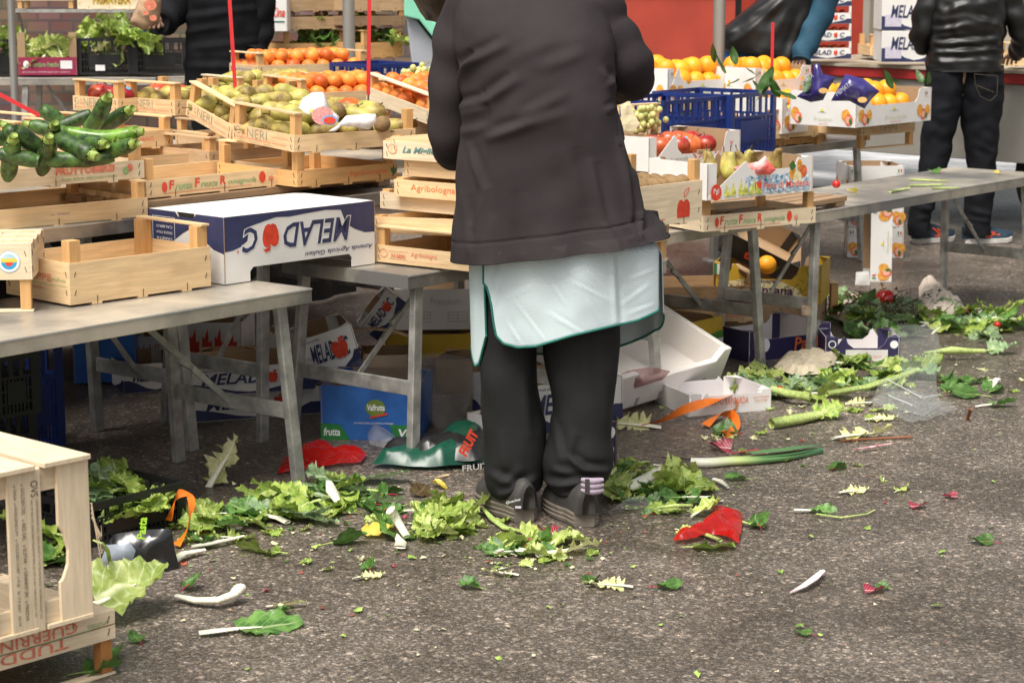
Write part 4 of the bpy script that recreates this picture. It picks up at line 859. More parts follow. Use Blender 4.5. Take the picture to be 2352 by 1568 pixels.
fill(Q4, .50, .45, 'persimmon', 6, 6, .045, 'orange persimmon in the crate below the grapes', 'persimmons in the crate below the grapes', .004, layers=2, skip=.05)
PL = (PERS.children[0].dimensions.x)
fill(PERS, .54, .30, 'persimmon', 7, 4, .046, 'orange persimmon in the topmost crate', 'persimmons in the topmost crate', .003, layers=2, skip=.06)
fill(APL, .50, .30, 'kiwi', 9, 5, .115, 'brown kiwi in the crate with the printed apple', 'kiwis in the crate with the printed apple', .006, rot='lie', layers=1, x0=.045)
for i, (u, v, h_) in enumerate(((.26,.08,.105),(.345,.10,.10),(.41,.08,.098),(.30,.17,.115),(.375,.18,.112),(.44,.17,.105),(.24,.2,.10),(.18,.1,.10),(.33,.25,.09),(.42,.25,.09))):
    fruit('apple', inside(SALVI, (u,v,h_*.75)), (R_.uniform(-.5,.5), R_.uniform(-.5,.5), R_.uniform(2.8,5)), 'shiny red apple with a blue sticker in the white carton', 'apple', 'red apples in the white carton', 1.05)
for i, (u, v, h_) in enumerate(((.28,.12,.085),(.20,.10,.08),(.36,.17,.08),(.42,.12,.085),(.12,.12,.08),(.30,.22,.07),(.40,.24,.07),(.2,.2,.075))):
    fruit('pear', inside(PERE, (u,v,h_)), (R_.uniform(-.6,.6), R_.uniform(-.3,.3), R_.uniform(0,6)), 'yellow green pear in the white pear carton', 'pear', 'pears in the white pear carton', 1.0)
for t, lab, kinds, lx in ((FB1,'the rightmost orange carton','oooooool',.50), (FB4,'the orange carton sunk in a crate','ooolo',.47), (FB2,'the orange carton behind the left blue crate','ooooooo',.50), (FB3,'the orange carton by the red rod','oooool',.42), (FB5,'the orange carton by the elbow','ooool',.42)):
    for l in range(2):
        for i in range(5-l):
            for j in range(3-l):
                k = 'orange' if R_.choice(kinds) == 'o' else 'lemon'
                px = .055+(lx-.11)*(i+.5*l)/4; py = .05+.22*(j+.5*l)/2
                fruit(k, inside(t, (px+R_.uniform(-.006,.006), py, .085+l*.055+R_.uniform(-.006,.008))), tuple(R_.uniform(0,6) for _ in range(3)), '%s in %s' % ('round orange' if k == 'orange' else 'yellow lemon', lab), k, '%ss in %s' % (k, lab), 1.22)
# citrus leaves
CUPS, CURL = .35, .22
CLM = leafmat('citrus_leaf', (.022,.065,.012), (.05,.12,.02), (.10,.17,.05), .35)
def bladeobj(name, L, W, mat, curl=.3, ruff=.0, lobes=0, seed=0, tw=0., nu=14, nv=8, pw=.8, base=0., cup=.25, mid=.0):
    rn = random.Random(seed); m = MB(); P = []; uv = []
    ph = [rn.uniform(0,6.28) for _ in range(8)]
    for i in range(nu+1):
        u = i/nu; w_ = W*(math.sin(math.pi*min(1, (u*(1-base)+base)*.985)**pw))**(.75 if lobes < .1 else .5)
        w_ = max(w_, .0015); row = []
        for j in range(2*nv+1):
            v = (j-nv)/nv; e = abs(v)
            lb = 1+(lobes*(.30*math.sin(u*17+ph[0]+v)+.26*math.sin(u*39+ph[1]+v*2)+.20*math.sin(u*79+ph[7]+v*3))*e**2 if lobes else 0)
            x = v*w_*lb; y = L*u
            z = cup*abs(x)*e*CUPS+curl*L*(u-.35)**2*CURL+.11*W*noise.noise(Vector((x*24, y*24, seed*1.7)))*3*(1 if L > .06 else .6)+ruff*.62*e**2*(math.sin(u*22+ph[2]+v*2)+.7*math.sin(u*41+ph[3]-v*3)+.5*math.sin(u*67+ph[5]))*W+tw*x*math.sin(u*3+ph[4])
            z += .06*W*noise.noise(Vector((x*30/ (W*20+.3), y*30/(W*20+.3), seed)))
            y += ruff*.4*e**2*math.sin(u*29+ph[6])*W
            row.append((x, y, z)); uv.append((u, v))
        P.append(row)
    m.grid(P); m.uv = uv
    o = m.build(name, mat, None, True); return o
for i, (x, y, Yd, L, an) in enumerate(((1665,170,9.9,.12,1.0),(1640,145,10,.10,2.2),(1690,150,10,.09,.3),(1672,195,9.8,.11,-2.6),(1705,190,9.9,.09,-1.2),(1740,175,9.8,.10,1.9),(1745,215,9.3,.13,-.6),(1765,225,9.3,.11,.9),(1790,225,9.3,.10,2.6),(1735,235,9.3,.10,-2.0),(1830,228,9.0,.10,1.2),(1848,212,9.3,.09,-.4),(1995,235,9.0,.10,1.5),(2050,205,9.2,.09,.6),(2065,190,9.3,.08,2.2),(2120,190,9.1,.07,.1),(2130,196,9.1,.07,2.7),(1575,150,10.2,.08,1.8))):
    o = bladeobj('citrus_leaf', L, L*.22, CLM, .5, .04, 0, i); o.location = V(x, y, Yd)
    o.rotation_euler = (R_.uniform(.2,1.3), R_.uniform(-.5,.5), an); tag(o, 'dark green citrus leaf standing up among the oranges', 'leaf', 'citrus leaves among the oranges')
# grapes
GRP = M('white_grape', (.52,.54,.18), .25, .12, 30., col2=(.66,.62,.26), sss=.3, rnd=.1)
def grapes(label, c, size, n, seed):
    t = thing('grape_bunch', label, 'grapes', c); rn = random.Random(seed)
    pts = []
    for _ in range(n*12):
        p = Vector((rn.gauss(0,.42), rn.gauss(0,.42), rn.gauss(0,.33)))
        if p.length > 1: continue
        p = Vector((p.x*size[0], p.y*size[1], p.z*size[2]))
        if all((p-q).length > .0185 for q in pts): pts.append(p)
        if len(pts) >= n: break
    m = MB()
    for q in pts:
        b = ball(rn.uniform(.0115,.0135), 1.12, 0, rn.random(), 12, 8); k = len(m.v); m.v += [(a+q.x, b_+q.y, c_+q.z) for a, b_, c_ in b.v]; m.f += [[k+i for i in f] for f in b.f]
    m.build('grapes', GRP, t, True)
    m = MB(); m.tube([(0,0,0),(size[0]*.3,0,size[2]*.7),(size[0]*.6,-.01,size[2]*1.15),(size[0]*.4,-.015,size[2]*1.2)], .002, 6); m.build('stem', M('grape_stem', (.30,.33,.10), .7), t)
grapes('bunch of white grapes left of the woman, above the persimmons', V(958,172,8.3), (.085,.07,.045), 34, 1)
grapes('duller bunch of white grapes lying lower beside the persimmons', V(915,203,8.5), (.08,.06,.035), 26, 2)
grapes('bunch of white grapes in the crate with the sheet of paper', V(1482,275,8.25), (.10,.07,.065), 48, 3)
# courgettes: pixel ends on the heap, depth, radius, blossom end star
ZM = M('courgette_skin', (.020,.048,.012), .42, .35, 45., .05, col2=(.055,.115,.02), stretch=(1,1,1), rnd=.35, detail=6., spec=.5)
ZL = M('courgette_end', (.20,.30,.05), .5, .25, 60., col2=(.33,.42,.10))
ZP = M('courgette_light_skin', (.10,.22,.02), .28, .25, 30., .05, col2=(.16,.30,.035))
zs = [((150,300),(314,303),6.0,.019,.020,'r',1),((60,290),(160,310),6.2,.019,0,'l',0),((195,300),(245,228),6.15,.019,-.01,'r',0),((222,300),(296,255),6.2,.019,0,'r',0),((105,262),(165,300),6.35,.019,0,'n',0),
  ((115,320),(125,290),5.95,.018,0,'r',0),((8,295),(95,340),6.05,.019,-.012,'l',0),((15,385),(30,322),5.85,.020,0,'r',0),((55,335),(95,360),5.85,.021,0,'c',0),((125,335),(212,370),5.88,.021,0,'r',0),((100,372),(112,335),5.85,.019,0,'r',0),
  ((190,340),(236,345),5.95,.018,0,'r',0),((240,345),(265,325),6.0,.018,0,'r',0),((240,368),(305,345),5.93,.018,0,'r',0),((-20,335),(25,330),6.1,.019,0,'l',0),((140,290),(210,262),6.3,.017,0,'l',0),((0,372),(90,385),5.8,.018,0,'n',0),((120,385),(200,380),5.84,.018,0,'n',0),((190,385),(262,372),5.9,.017,0,'n',0)]
CL = ['paler striped courgette lying across the top of the heap', 'dark courgette behind the pale one, its end pointing left', 'tallest courgette, sticking up out of the heap', 'second courgette sticking up, right of the tallest', 'dull courgette end at the very back of the heap',
 'short courgette standing on end in the middle of the heap', 'bent courgette at the left of the heap', 'courgette hanging down at the front left corner', 'courgette with its cut end facing us at front left', 'long courgette slanting down to the front board', 'courgette upright between the two front left ones',
 'stubby courgette under the pale striped one', 'small courgette tucked in behind the front right ones', 'front right courgette, its star shaped end over the corner', 'courgette cut off by the left edge of the photo', 'dark courgette lying behind the two that stick up',
 'lowest courgette along the front board at left', 'lowest courgette along the front board in the middle', 'lowest courgette along the front board at right']
for i, (a, b, Yd, r, bend, end, lt) in enumerate(zs):
    if min(a[1], b[1]) > 325: a = (a[0], a[1]-14); b = (b[0], b[1]-14)
    A = V(*a, Yd); B = V(*b, Yd-.03 if end == 'r' else Yd+.05); d = B-A; 
    if d.length < .13: A = B-d.normalized()*.13+Vector((0,.05,0)); d = B-A
    c = (A+B)/2; t = thing('courgette', CL[i], 'courgette', c, 0, 'courgettes in the heap')
    n = 12; path = []; rr = []; r *= 1.22
    for k in range(n+1):
        u = k/n; path.append(A-c+d*u+Vector((0,0,-abs(bend)*4*u*(1-u)))); rr.append(r*(.42+.58*min(1, math.sin(math.pi*min(.5, u*1.6+.08))))*(1 if u < .85 else 1-(u-.85)*1.6))
    m = MB(); m.tube(path, rr, 16); m.build('skin', ZP if lt else ZM, t, True)
    if end != 'n':
        e = B if end in 'rc' else A; dd = (d if end in 'rc' else -d).normalized(); rb = rr[-1] if end in 'rc' else rr[0]
        if end == 'c': dd = Vector((.15,-1,-.1)).normalized()
        m = MB(); m.tube([e-c-dd*.006, e-c+dd*.004, e-c+dd*.020], [rb*1.02, rb*.8, rb*.62], 10)
        ex = dd.orthogonal().normalized(); ey = dd.cross(ex)
        for k in range(6):
            q = 6.2832*k/6; v = ex*math.cos(q)+ey*math.sin(q); wv = ex*math.cos(q+1.57)+ey*math.sin(q+1.57); s_ = e-c+dd*.003+v*rb*.9
            m.poly([s_+wv*rb*.35, s_-wv*rb*.35, s_+v*rb*.25-dd*.014], [(0,1,2)])
        m.build('stalk_end', ZL, t, True)
# paper bags
def crumple(name, label, cat, outline, mat, amp=.02, res=.012, seed=0, z0=.004, thick=0, fold=6., group=None, dome=.0, plane=None, gz=.0):
    """crumpled sheet whose plan outline is read off the photograph"""
    P = [G(x, y, gz) if plane is None else plane(x, y) for x, y in outline]; c = sum(P, Vector())/len(P)
    if plane is None: q = [Vector((p.x-c.x, p.y-c.y)) for p in P]
    else: q = [Vector((p.x-c.x, p.z-c.z)) for p in P]
    k = len(q); pts = []
    for i in range(k):
        a, b = q[i], q[(i+1) % k]; n = max(1, int((b-a).length/res))
        for j in range(n): pts.append(a+(b-a)*j/n)
    nb = len(pts); xs = [p.x for p in pts]; ys = [p.y for p in pts]; rn = random.Random(seed)
    def inp(p):
        r = False
        for i in range(k):
            a, b = q[i], q[(i+1) % k]
            if (a.y > p.y) != (b.y > p.y) and p.x < (b.x-a.x)*(p.y-a.y)/(b.y-a.y+1e-12)+a.x: r = not r
        return r
    def ed(p): return min(((p-(a+(b-a)*max(0, min(1, (p-a).dot(b-a)/max(1e-9, (b-a).length_squared))))).length) for a, b in zip(q, q[1:]+q[:1]))
    y = min(ys)
    while y < max(ys):
        x = min(xs)
        while x < max(xs):
            p = Vector((x+rn.uniform(-.25,.25)*res, y+rn.uniform(-.25,.25)*res))
            if inp(p) and ed(p) > res*.5: pts.append(p)
            x += res
        y += res
    vv, ee, ff, *_ = delaunay_2d_cdt(pts, [], [list(range(nb))], 1, 1e-6)
    m = MB(); V3 = []
    for p in vv:
        e = ed(p); s = Vector((p.x*fold, p.y*fold, seed*3.7)); n1 = 1-abs(noise.noise(s))*2; n2 = 1-abs(noise.noise(s*2.3+Vector((9,0,0))))*2; n3 = 1-2*abs(noise.noise(s*5))
        h = amp*max(0, .55*n1+.3*n2+.15*n3+.1)*min(1, .25+e/.03)+dome*min(1, e/.06)**.6
        V3.append((p.x, p.y, h+z0) if plane is None else (p.x, -h-z0, p.y))
    m.poly(V3, [list(f) for f in ff]); o = m.build(name, mat, None, 'plastic' in name or 'bag' in name); o.location = c
    if thick: md = o.modifiers.new('t', 'SOLIDIFY'); md.thickness = thick
    return tag(o, label, cat, group)
PAPER = M('white_paper', (.78,.75,.76), .7, .04, 10.)
pl = lambda Yd: (lambda x, y: V(x, y, Yd))
bag = crumple('paper_bag', 'white paper bag with a red and blue print, standing in the pears', 'bag', [(683,278),(684,250),(695,226),(718,212),(742,211),(752,230),(758,250),(780,268),(776,288),(740,292),(700,292)], PAPER, .05, .012, 3, 0, .001, 14., plane=pl(6.75), dome=.02)
def onb(px, py, r, mt, ry=None, lift=0): 
    c = V(px, py, 6.62-lift); o = MB(); o.poly([(r*math.cos(q)-0, -.0, (ry or r)*math.sin(q)) for q in [6.2832*i/20 for i in range(20)]], [list(range(20))[::-1]]); b = o.build('printed_emblem', mt, bag); b.location = c-bag.location
onb(741, 266, .034, M('pink_print', (.72,.30,.28), .7, .3, 120.), .028); onb(757, 276, .024, M('blue_ring', (.25,.35,.6), .7), .016, .002); onb(757, 277, .019, RED(), .011, .004)
crumple('paper_bag', 'flat crumpled white paper bag lying on the kiwis and pears', 'bag', [(752,303),(775,288),(795,266),(838,262),(863,262),(866,280),(848,298),(815,292),(785,290),(770,302)], PAPER, .02, .012, 4, 0, .001, 10., plane=pl(6.7), dome=.015)
for x, y in ((782,286),(800,298),(850,294),(760,282)): pass
for i, (x, y) in enumerate(((775,255),(745,290),(830,297),(878,285))): fruit('kiwi', V(x, y, 6.8), (1.5,.2,i), 'brown kiwi lying on the pears beside the paper bags', 'kiwi', 'kiwis beside the paper bags', 1.15)
fruit('persimmon', V(803,248,6.95), (0,0,0), 'single red persimmon behind the white paper bag', 'persimmon', None, 1.15)
crumple('paper_sheet', 'sheet of cream paper in front of the white grapes', 'paper', [(1424,228),(1447,232),(1457,262),(1470,285),(1455,302),(1428,300)], M('cream_paper', (.75,.66,.42), .7, .05), .012, .012, 5, 0, .001, 8., plane=pl(8.0))
crumple('paper_wrap', 'torn red and white paper wrap lying in the pear carton', 'paper', [(1684,385),(1700,379),(1742,371),(1758,357),(1766,370),(1782,390),(1768,402),(1740,400),(1696,404)], M('red_white_paper', (.72,.12,.10), .5, .1, 9., col2=(.85,.74,.72), detail=1.), .02, .011, 6, 0, .001, 14., plane=pl(7.25))
BAGM = M('crisp_bag_foil', (.035,.025,.16), .22, .2, 12., .2, coat=.5)
for lab, pts, Yd, rot in (('upper glossy navy crisp bag among the oranges', [(1829,222),(1850,205),(1862,190),(1868,150),(1880,145),(1890,170),(1920,178),(1905,200),(1890,230),(1862,235)], 9.35, 0), ('lower glossy navy crisp bag next to the round oranges', [(1908,232),(1925,200),(1942,170),(1985,182),(2020,210),(2002,228),(1985,250),(1950,232)], 9.0, 0)):
    o = crumple('crisp_bag', lab, 'bag', pts, BAGM, .04, .013, 8+len(pts), 0, .0, 9., plane=pl(Yd), dome=.03)
    cx = sum(p[0] for p in pts)/len(pts); cy = sum(p[1] for p in pts)/len(pts); c = V(cx, cy, Yd-.075)
    text(o, 'MEMATX', c-o.location+Vector((-.075,0,-.015)), (.8,0,.6), (-.6,0,.8), .08, .020, M('dull_white_ink', (.5,.5,.52)), .2, .0)
    mm = MB(); mm.poly([(.03+.02*math.cos(q), 0, -.03+.012*math.sin(q)) for q in [6.2832*i/14 for i in range(14)]], [list(range(14))[::-1]]); b = mm.build('printed_emblem', M('peanut_print', (.75,.45,.16)), o); b.location = c-o.location
# lettuce heads far left
# ================= people
def interp(rows, t):
    k = t*(len(rows)-1); i = min(len(rows)-2, int(k)); f = k-i; n = len(rows)
    a, b, c, d = rows[max(0, i-1)], rows[i], rows[i+1], rows[min(n-1, i+2)]
    return [.5*((2*q)+(-p+r)*f+(2*p-5*q+4*r-s)*f*f+(-p+3*q-3*r+s)*f**3) for p, q, r, s in zip(a, b, c, d)]
def fold_h(x, y, folds):
    h = 0
    for x0, y0, x1, y1, am, wd in folds:
        if wd < 6: am *= .55
        dx, dy = x1-x0, y1-y0; L2 = dx*dx+dy*dy; t = max(0, min(1, ((x-x0)*dx+(y-y0)*dy)/L2)); px, py = x0+dx*t, y0+dy*t
        d = math.hypot(x-px, y-py); L = math.sqrt(L2); s = ((x-x0)*dy-(y-y0)*dx)/L
        tp = .35+.65*math.sin(math.pi*(.1+.8*t)); h += am*tp*(math.exp(-(d/wd)**2)-.6*math.exp(-((s-wd*1.7)**2+max(0, d-abs(s))**2)/wd**2)*(1 if t not in (0,1) else .3))
    return h
def garment(name, rows, mat, parent, N=110, seg=110, pw=2.5, folds=(), hem=None, noise_a=.003, noise_s=7., depthoff=None, close=True, inset=.006, gather=None):
    """lofted cloth: rows of (y, left x, right x, depth centre, half depth)"""
    P = []
    for i in range(N+1):
        y, xl, xr, Yc, dy = interp(rows, i/N); row = []
        for k in range(seg):
            q = 2*math.pi*k/seg; c, s = math.cos(q), math.sin(q)
            cx = math.copysign(abs(c)**(2/pw), c); sy = math.copysign(abs(s)**(2/pw), s)
            xp = (xl+xr)/2+(xr-xl)/2*cx; yy = y
            if hem and i > N*.8: yy = y+(hem(xp, s)-rows[-1][0])*((i/N-.8)/.2)
            p = V(xp, yy, Yc); Yd = Yc+dy*sy; p = Vector((p.x, Yd, p.z+(0 if depthoff is None else depthoff*sy)))
            n = Vector((cx*.8, sy, 0)).normalized()
            h = (fold_h(xp, yy, folds) if s < .15 else 0)+noise_a*noise.noise(Vector((xp*noise_s/600, yy*noise_s/600, s*1.5)))*2
            if gather: h += gather(xp, yy, s, i/N)
            row.append(p+n*h)
        P.append(row)
    if close:
        c = sum(P[-1], Vector())/seg; P.append([c+(p-c)*.97+Z*.004 for p in P[-1]]); P.append([c+(p-c)*.95+Z*.03 for p in P[-2]])
    m = MB(); m.grid(P, True)
    if close: n = len(m.v); m.f.append(list(range(n-seg, n))); m.f.append(list(range(seg))[::-1])
    return m, lambda: m.build(name, mat, parent, True)
def sleeve(m, pts, seg=40, N=60, folds_n=7, amp=.004, seed=0):
    """adds a tapering sleeve to a mesh builder: (x, y, depth, radius)"""
    ctr = [(*V(x, y, d), r) for x, y, d, r in pts]; path = []; rr = []
    for i in range(N+1):
        x, y, z, r = interp(ctr, i/N); path.append(Vector((x, y, z))); rr.append(r)
    k = len(m.v); m.tube(path, rr, seg)
    for i in range(k, len(m.v)):
        v = Vector(m.v[i]); j = (i-k)//seg
        if j > N: break
        d = (v-path[j]); L = d.length
        if L < 1e-6: continue
        w_ = amp*(math.sin(j*.55+2*math.sin((i-k)%seg*6.28/seg+seed))+.8*noise.noise(v*12+Vector((seed,0,0))))
        m.v[i] = tuple(v+d/L*w_)
def figure(name, label, J, scale=1., group=None, headr=.085, show_face=0.):
    """one continuous body: connected joints grown with a skin modifier. J: pelvis chest neck head, lS lE lW rS rE rW, lH lK lA lT ..."""
    pts = []; ed = []; rd = []
    def a(p, r, par=None):
        pts.append(tuple(p)); rd.append(r); i = len(pts)-1
        if par is not None: ed.append((par, i))
        return i
    s = scale; pe = a(J['pelvis'], .115*s); wa = a(Vector(J['pelvis']).lerp(Vector(J['chest']), .5), .11*s, pe); ch = a(J['chest'], .125*s, wa)
    nk = a(J['neck'], .052*s, ch); hd = Vector(J['head']); hb = a(hd-(hd-Vector(J['neck'])).normalized()*.06, .068*s, nk); hc = a(hd, headr*s, hb); ht = a(hd+(hd-Vector(J['neck'])).normalized()*.055, .066*s, hc)
    fw = Vector(J.get('face', (0,1,0))).normalized(); no = a(hd+fw*(headr*s+.008)-Z*.01, .010, hc); chin = a(hd+fw*.05-Z*.07, .026, hb)
    sd = fw.cross(Z).normalized()
    for e in (-1, 1): a(hd+sd*e*(headr+.012)-Z*.005, .012, hc)
    for q in 'lr':
        S = a(J[q+'S'], .055*s, ch); E_ = a(J[q+'E'], .040*s, S); W_ = a(J[q+'W'], .026*s, E_)
        d = (Vector(J[q+'W'])-Vector(J[q+'E'])).normalized(); pn = d.cross(Z); pn = pn.normalized() if pn.length > .1 else X.copy()
        pm = a(Vector(J[q+'W'])+d*.045, .026*s, W_); 
        dn = d.cross(pn).normalized()
        for f in range(4):
            b = Vector(J[q+'W'])+d*.085+pn*(.011*(f*2-3)); L = (.062,.072,.068,.052)[f]
            f0 = a(b, .0095, pm); f1 = a(b+d*L*.45+dn*.006, .0085, f0); a(b+d*L*.85+dn*.022, .0075, f1)
        th = a(Vector(J[q+'W'])+d*.035+pn*.034*(-1 if q == 'l' else 1)+dn*.008, .010, pm); a(Vector(J[q+'W'])+d*.075+pn*.046*(-1 if q == 'l' else 1)+dn*.016, .009, th)
        Hh = a(J[q+'H'], .085*s, pe); K = a(J[q+'K'], .055*s, Hh); A_ = a(J[q+'A'], .036*s, K); a(J[q+'T'], .028*s, A_)
    me = bpy.data.meshes.new(name); me.from_pydata(pts, ed, []); o = bpy.data.objects.new(name, me); C.objects.link(o)
    md = o.modifiers.new('skin', 'SKIN'); md.use_smooth_shade = True
    for i, r in enumerate(rd): me.skin_vertices[0].data[i].radius = (r, r)
    me.skin_vertices[0].data[0].use_root = True
    sb = o.modifiers.new('sub', 'SUBSURF'); sb.levels = sb.render_levels = 2
    me.materials.append(M('skin_tone', (.42,.24,.16), .5, .08, 10., sss=.1)); 
    for e in (-1, 1):
        m = MB(); b = ball(.012, 1, 0, 1, 12, 8); m.v = [(x+0, y, z) for x, y, z in b.v]; m.f = b.f; ey = m.build('eye', M('eye_white', (.7,.7,.68), .2), o, True); ey.location = hd+fw*(headr*s-.006)+sd*e*.032+Z*.012
        m = MB(); b = ball(.006, 1, 0, 1, 10, 6); m.v = b.v; m.f = b.f; m.build('iris', M('eye_dark', (.03,.02,.015), .2), ey, True).location = fw*.0085
    m = MB(); m.bar(hd+fw*(headr*s-.004)-Z*.045-sd*.024, hd+fw*(headr*s-.004)-Z*.045+sd*.024, .012, .008, fw); m.build('lips', M('lips', (.40,.13,.10), .4), o, True)
    return tag(o, label, 'person', group)
def hair(o, c, r, col, drop=.05, back=(0,-.02,0), seed=0):
    m = MB(); P = []
    for i in range(15):
        th = math.pi*i/14; row = []
        for k in range(28):
            ph = 6.2832*k/28; d = Vector((math.sin(th)*math.cos(ph), math.sin(th)*math.sin(ph), math.cos(th)))
            rr = r*(1+.10*noise.noise(d*4+Vector((seed,0,0)))+.05*noise.noise(d*11)); row.append((d.x*rr, d.y*rr, d.z*rr-(drop if d.z < 0 else 0)*abs(d.z)))
        P.append(row)
    m.grid(P, True); h = m.build('hair', M('hair_%d' % seed, col, .55, .45, 60., .6, stretch=(1,1,.15), bscale=90), o, True); h.location = Vector(c)+Vector(back); return h
def shoe(parent, heel, ang, L, up, sole, h=.085, wd=.047, st=1.):
    """heel on the ground, ang measured from +Y towards +X"""
    N = 22; S = []; U = []; out = []
    def hw(u): return wd*(.72+.10*math.sin(u*3.1)+.30*math.sin(math.pi*min(1, max(0, (u-.25)/.75)))**.8)*(min(1, (u+.0)/.07+.25))**.5*(min(1, (1-u)/.16)**.55 if u > .84 else 1)
    fx = dirR(ang); sx = Vector((fx.y, -fx.x, 0)); H0 = Vector(heel)
    m = MB(); rows = []
    for z, g in ((.001, .94), (.004, 1.0), (.010, 1.045), (.012, .985), (.018, 1.045), (.020, .985), (.027, 1.04), (.030, .98)):
        z *= st
        rows.append([])
        for i in range(2*N):
            u = i/N if i < N else (2*N-i)/N; sgn = 1 if i < N else -1; w_ = hw(min(.999, max(.001, u)))*g
            lift = .012*max(0, (u-.75)/.25)**2; rows[-1].append(H0+fx*(u*L*(1+.01*(g-1)*20)-.0)+sx*sgn*w_+Z*(z+lift))
    m.grid(rows, True); n = len(m.v); m.f.append(list(range(2*N))[::-1]); m.f.append(list(range(n-2*N, n)))
    so_ = m.build('sole', sole, parent, False)
    m = MB(); P = []
    for i in range(N+1):
        u = i/N; w_ = hw(min(.995, max(.004, u)))*.96; hh = h*(.80+.2*min(1, u/.10) if u < .12 else (1-.10*(u-.12)/.25 if u < .37 else .90-.62*((u-.37)/.63)**1.1))*(min(1, (1-u)/.06)**.5 if u > .94 else 1)
        if u > .5: hh = max(hh, .022)
        lift = .012*max(0, (u-.75)/.25)**2; back = -.008*(1-u)**6
        P.append([H0+fx*(u*L+back)+sx*w_*math.cos(q)*(1-.18*math.sin(q)**2)+Z*(.028*st+lift+hh*math.sin(q)**.7) for q in [math.pi*j/16 for j in range(17)]])
    m.grid(P); m.f.append([j for j in range(17)]); uo = m.build('upper', up, parent, True)
    return H0, fx, sx
# ---- the woman in the middle
Wy = 5.66
JW = dict(pelvis=V(1290,520,5.68), chest=V(1215,170,5.78), neck=V(1110,-5,5.92), head=V(1015,-72,6.02), face=(-.5,.8,-.35), lS=V(1062,70,5.78), lE=V(1024,320,5.80), lW=V(1045,350,6.02), rS=V(1372,55,5.78), rE=V(1455,170,5.80), rW=V(1395,205,6.08),
    lH=V(1215,560,5.68), lK=V(1178,860,5.66), lA=V(1195,1120,5.66), lT=V(1150,1150,5.76), rH=V(1345,560,5.68), rK=V(1335,860,5.64), rA=V(1320,1120,5.62), rT=V(1275,1160,5.70))
WOM = figure('person', 'woman seen from behind in a charcoal jacket and pale mint apron, bending over the stall', JW)
hair(WOM, JW['head'], .100, (.035,.020,.012), .05, (0,-.01,0), 1)
CH = M('charcoal_wool', (.034,.027,.029), .88, .14, 5., .28, bscale=420, spec=.2)
JF = [(1061,152,1157,100,.015,11), (1057,178,1095,122,.014,9), (1061,243,1120,222,.014,10), (1118,224,1181,178,.013,11), (1120,225,1200,170,.004,14), (1066,258,1125,238,.007,9), (1129,306,1221,272,.011,11), (1221,272,1290,252,.005,12), (1062,300,1125,282,.006,10), (1180,130,1260,90,.004,14),
  (1092,505,1118,420,.006,9), (1352,365,1378,500,.008,10), (1420,320,1446,480,.015,10), (1458,395,1473,520,.018,9), (1200,260,1290,210,.007,12), (1080,330,1110,420,.007,9), (1290,560,1300,585,.006,6), (1240,150,1330,120,.006,14), (1384,500,1414,560,.009,8), (1380,160,1410,200,.008,9), (1388,248,1414,240,.006,7), (1395,190,1416,170,.006,7), (1445,500,1480,545,.008,8), (1300,330,1330,470,.004,14), (1170,420,1180,560,.004,12), (1060,440,1075,560,.004,10)]
def seams(x, y, s, t):
    h = 0
    if s < .2:
        for (xa, ya, xb, yb) in ((1122,230,1128,420), (1128,420,1155,598), (1414,120,1419,330), (1419,330,1473,560)):
            if ya <= y <= yb: xx = xa+(xb-xa)*(y-ya)/(yb-ya); h -= .0040*math.exp(-((x-xx)/2.6)**2)
    hy = 549-(x-1033)*.125
    h -= .0042*math.exp(-((y-hy)/2.3)**2)
    if t > .45: h += .012*((t-.45)/.55)**2*math.sin(x*.045+1.2)
    return h
jr = [(-45,1110,1330,5.80,.09), (-15,1060,1378,5.76,.13), (30,1040,1398,5.73,.15), (90,1042,1412,5.70,.165), (176,1054,1417,5.68,.17), (256,1060,1421,5.66,.17), (330,1054,1438,5.66,.17), (400,1046,1460,5.66,.175), (470,1040,1480,5.66,.185), (530,1034,1506,5.66,.20), (580,1028,1530,5.66,.215)]
jm, bld = garment('jacket', jr, CH, WOM, 170, 170, 2.6, JF, lambda x, s: (596-(x-1033)*.118 if s < .25 else 560-(x-1033)*.09), .003, 9., gather=seams)
sleeve(jm, [(1110,-12,5.76,.055), (1078,22,5.745,.068), (1052,90,5.74,.066), (1040,150,5.74,.060), (1034,220,5.74,.058), (1031,290,5.745,.056), (1034,338,5.77,.052), (1042,350,5.86,.048), (1052,352,5.98,.042)], seed=1, amp=.0035)
sleeve(jm, [(1318,-30,5.76,.055), (1348,2,5.745,.074), (1368,32,5.74,.080), (1385,70,5.74,.078), (1412,110,5.74,.078), (1434,144,5.745,.074), (1448,168,5.77,.068), (1450,182,5.86,.058), (1425,196,5.98,.050), (1400,204,6.08,.044)], seed=2, amp=.0035)
jk = bld()
m = MB(); m.tube([V(1075,0,5.78), V(1090,-30,5.86), V(1120,-50,5.92)], [(.06,.05),(.055,.05),(.05,.05)], 20); m.build('collar', CH, WOM, True)
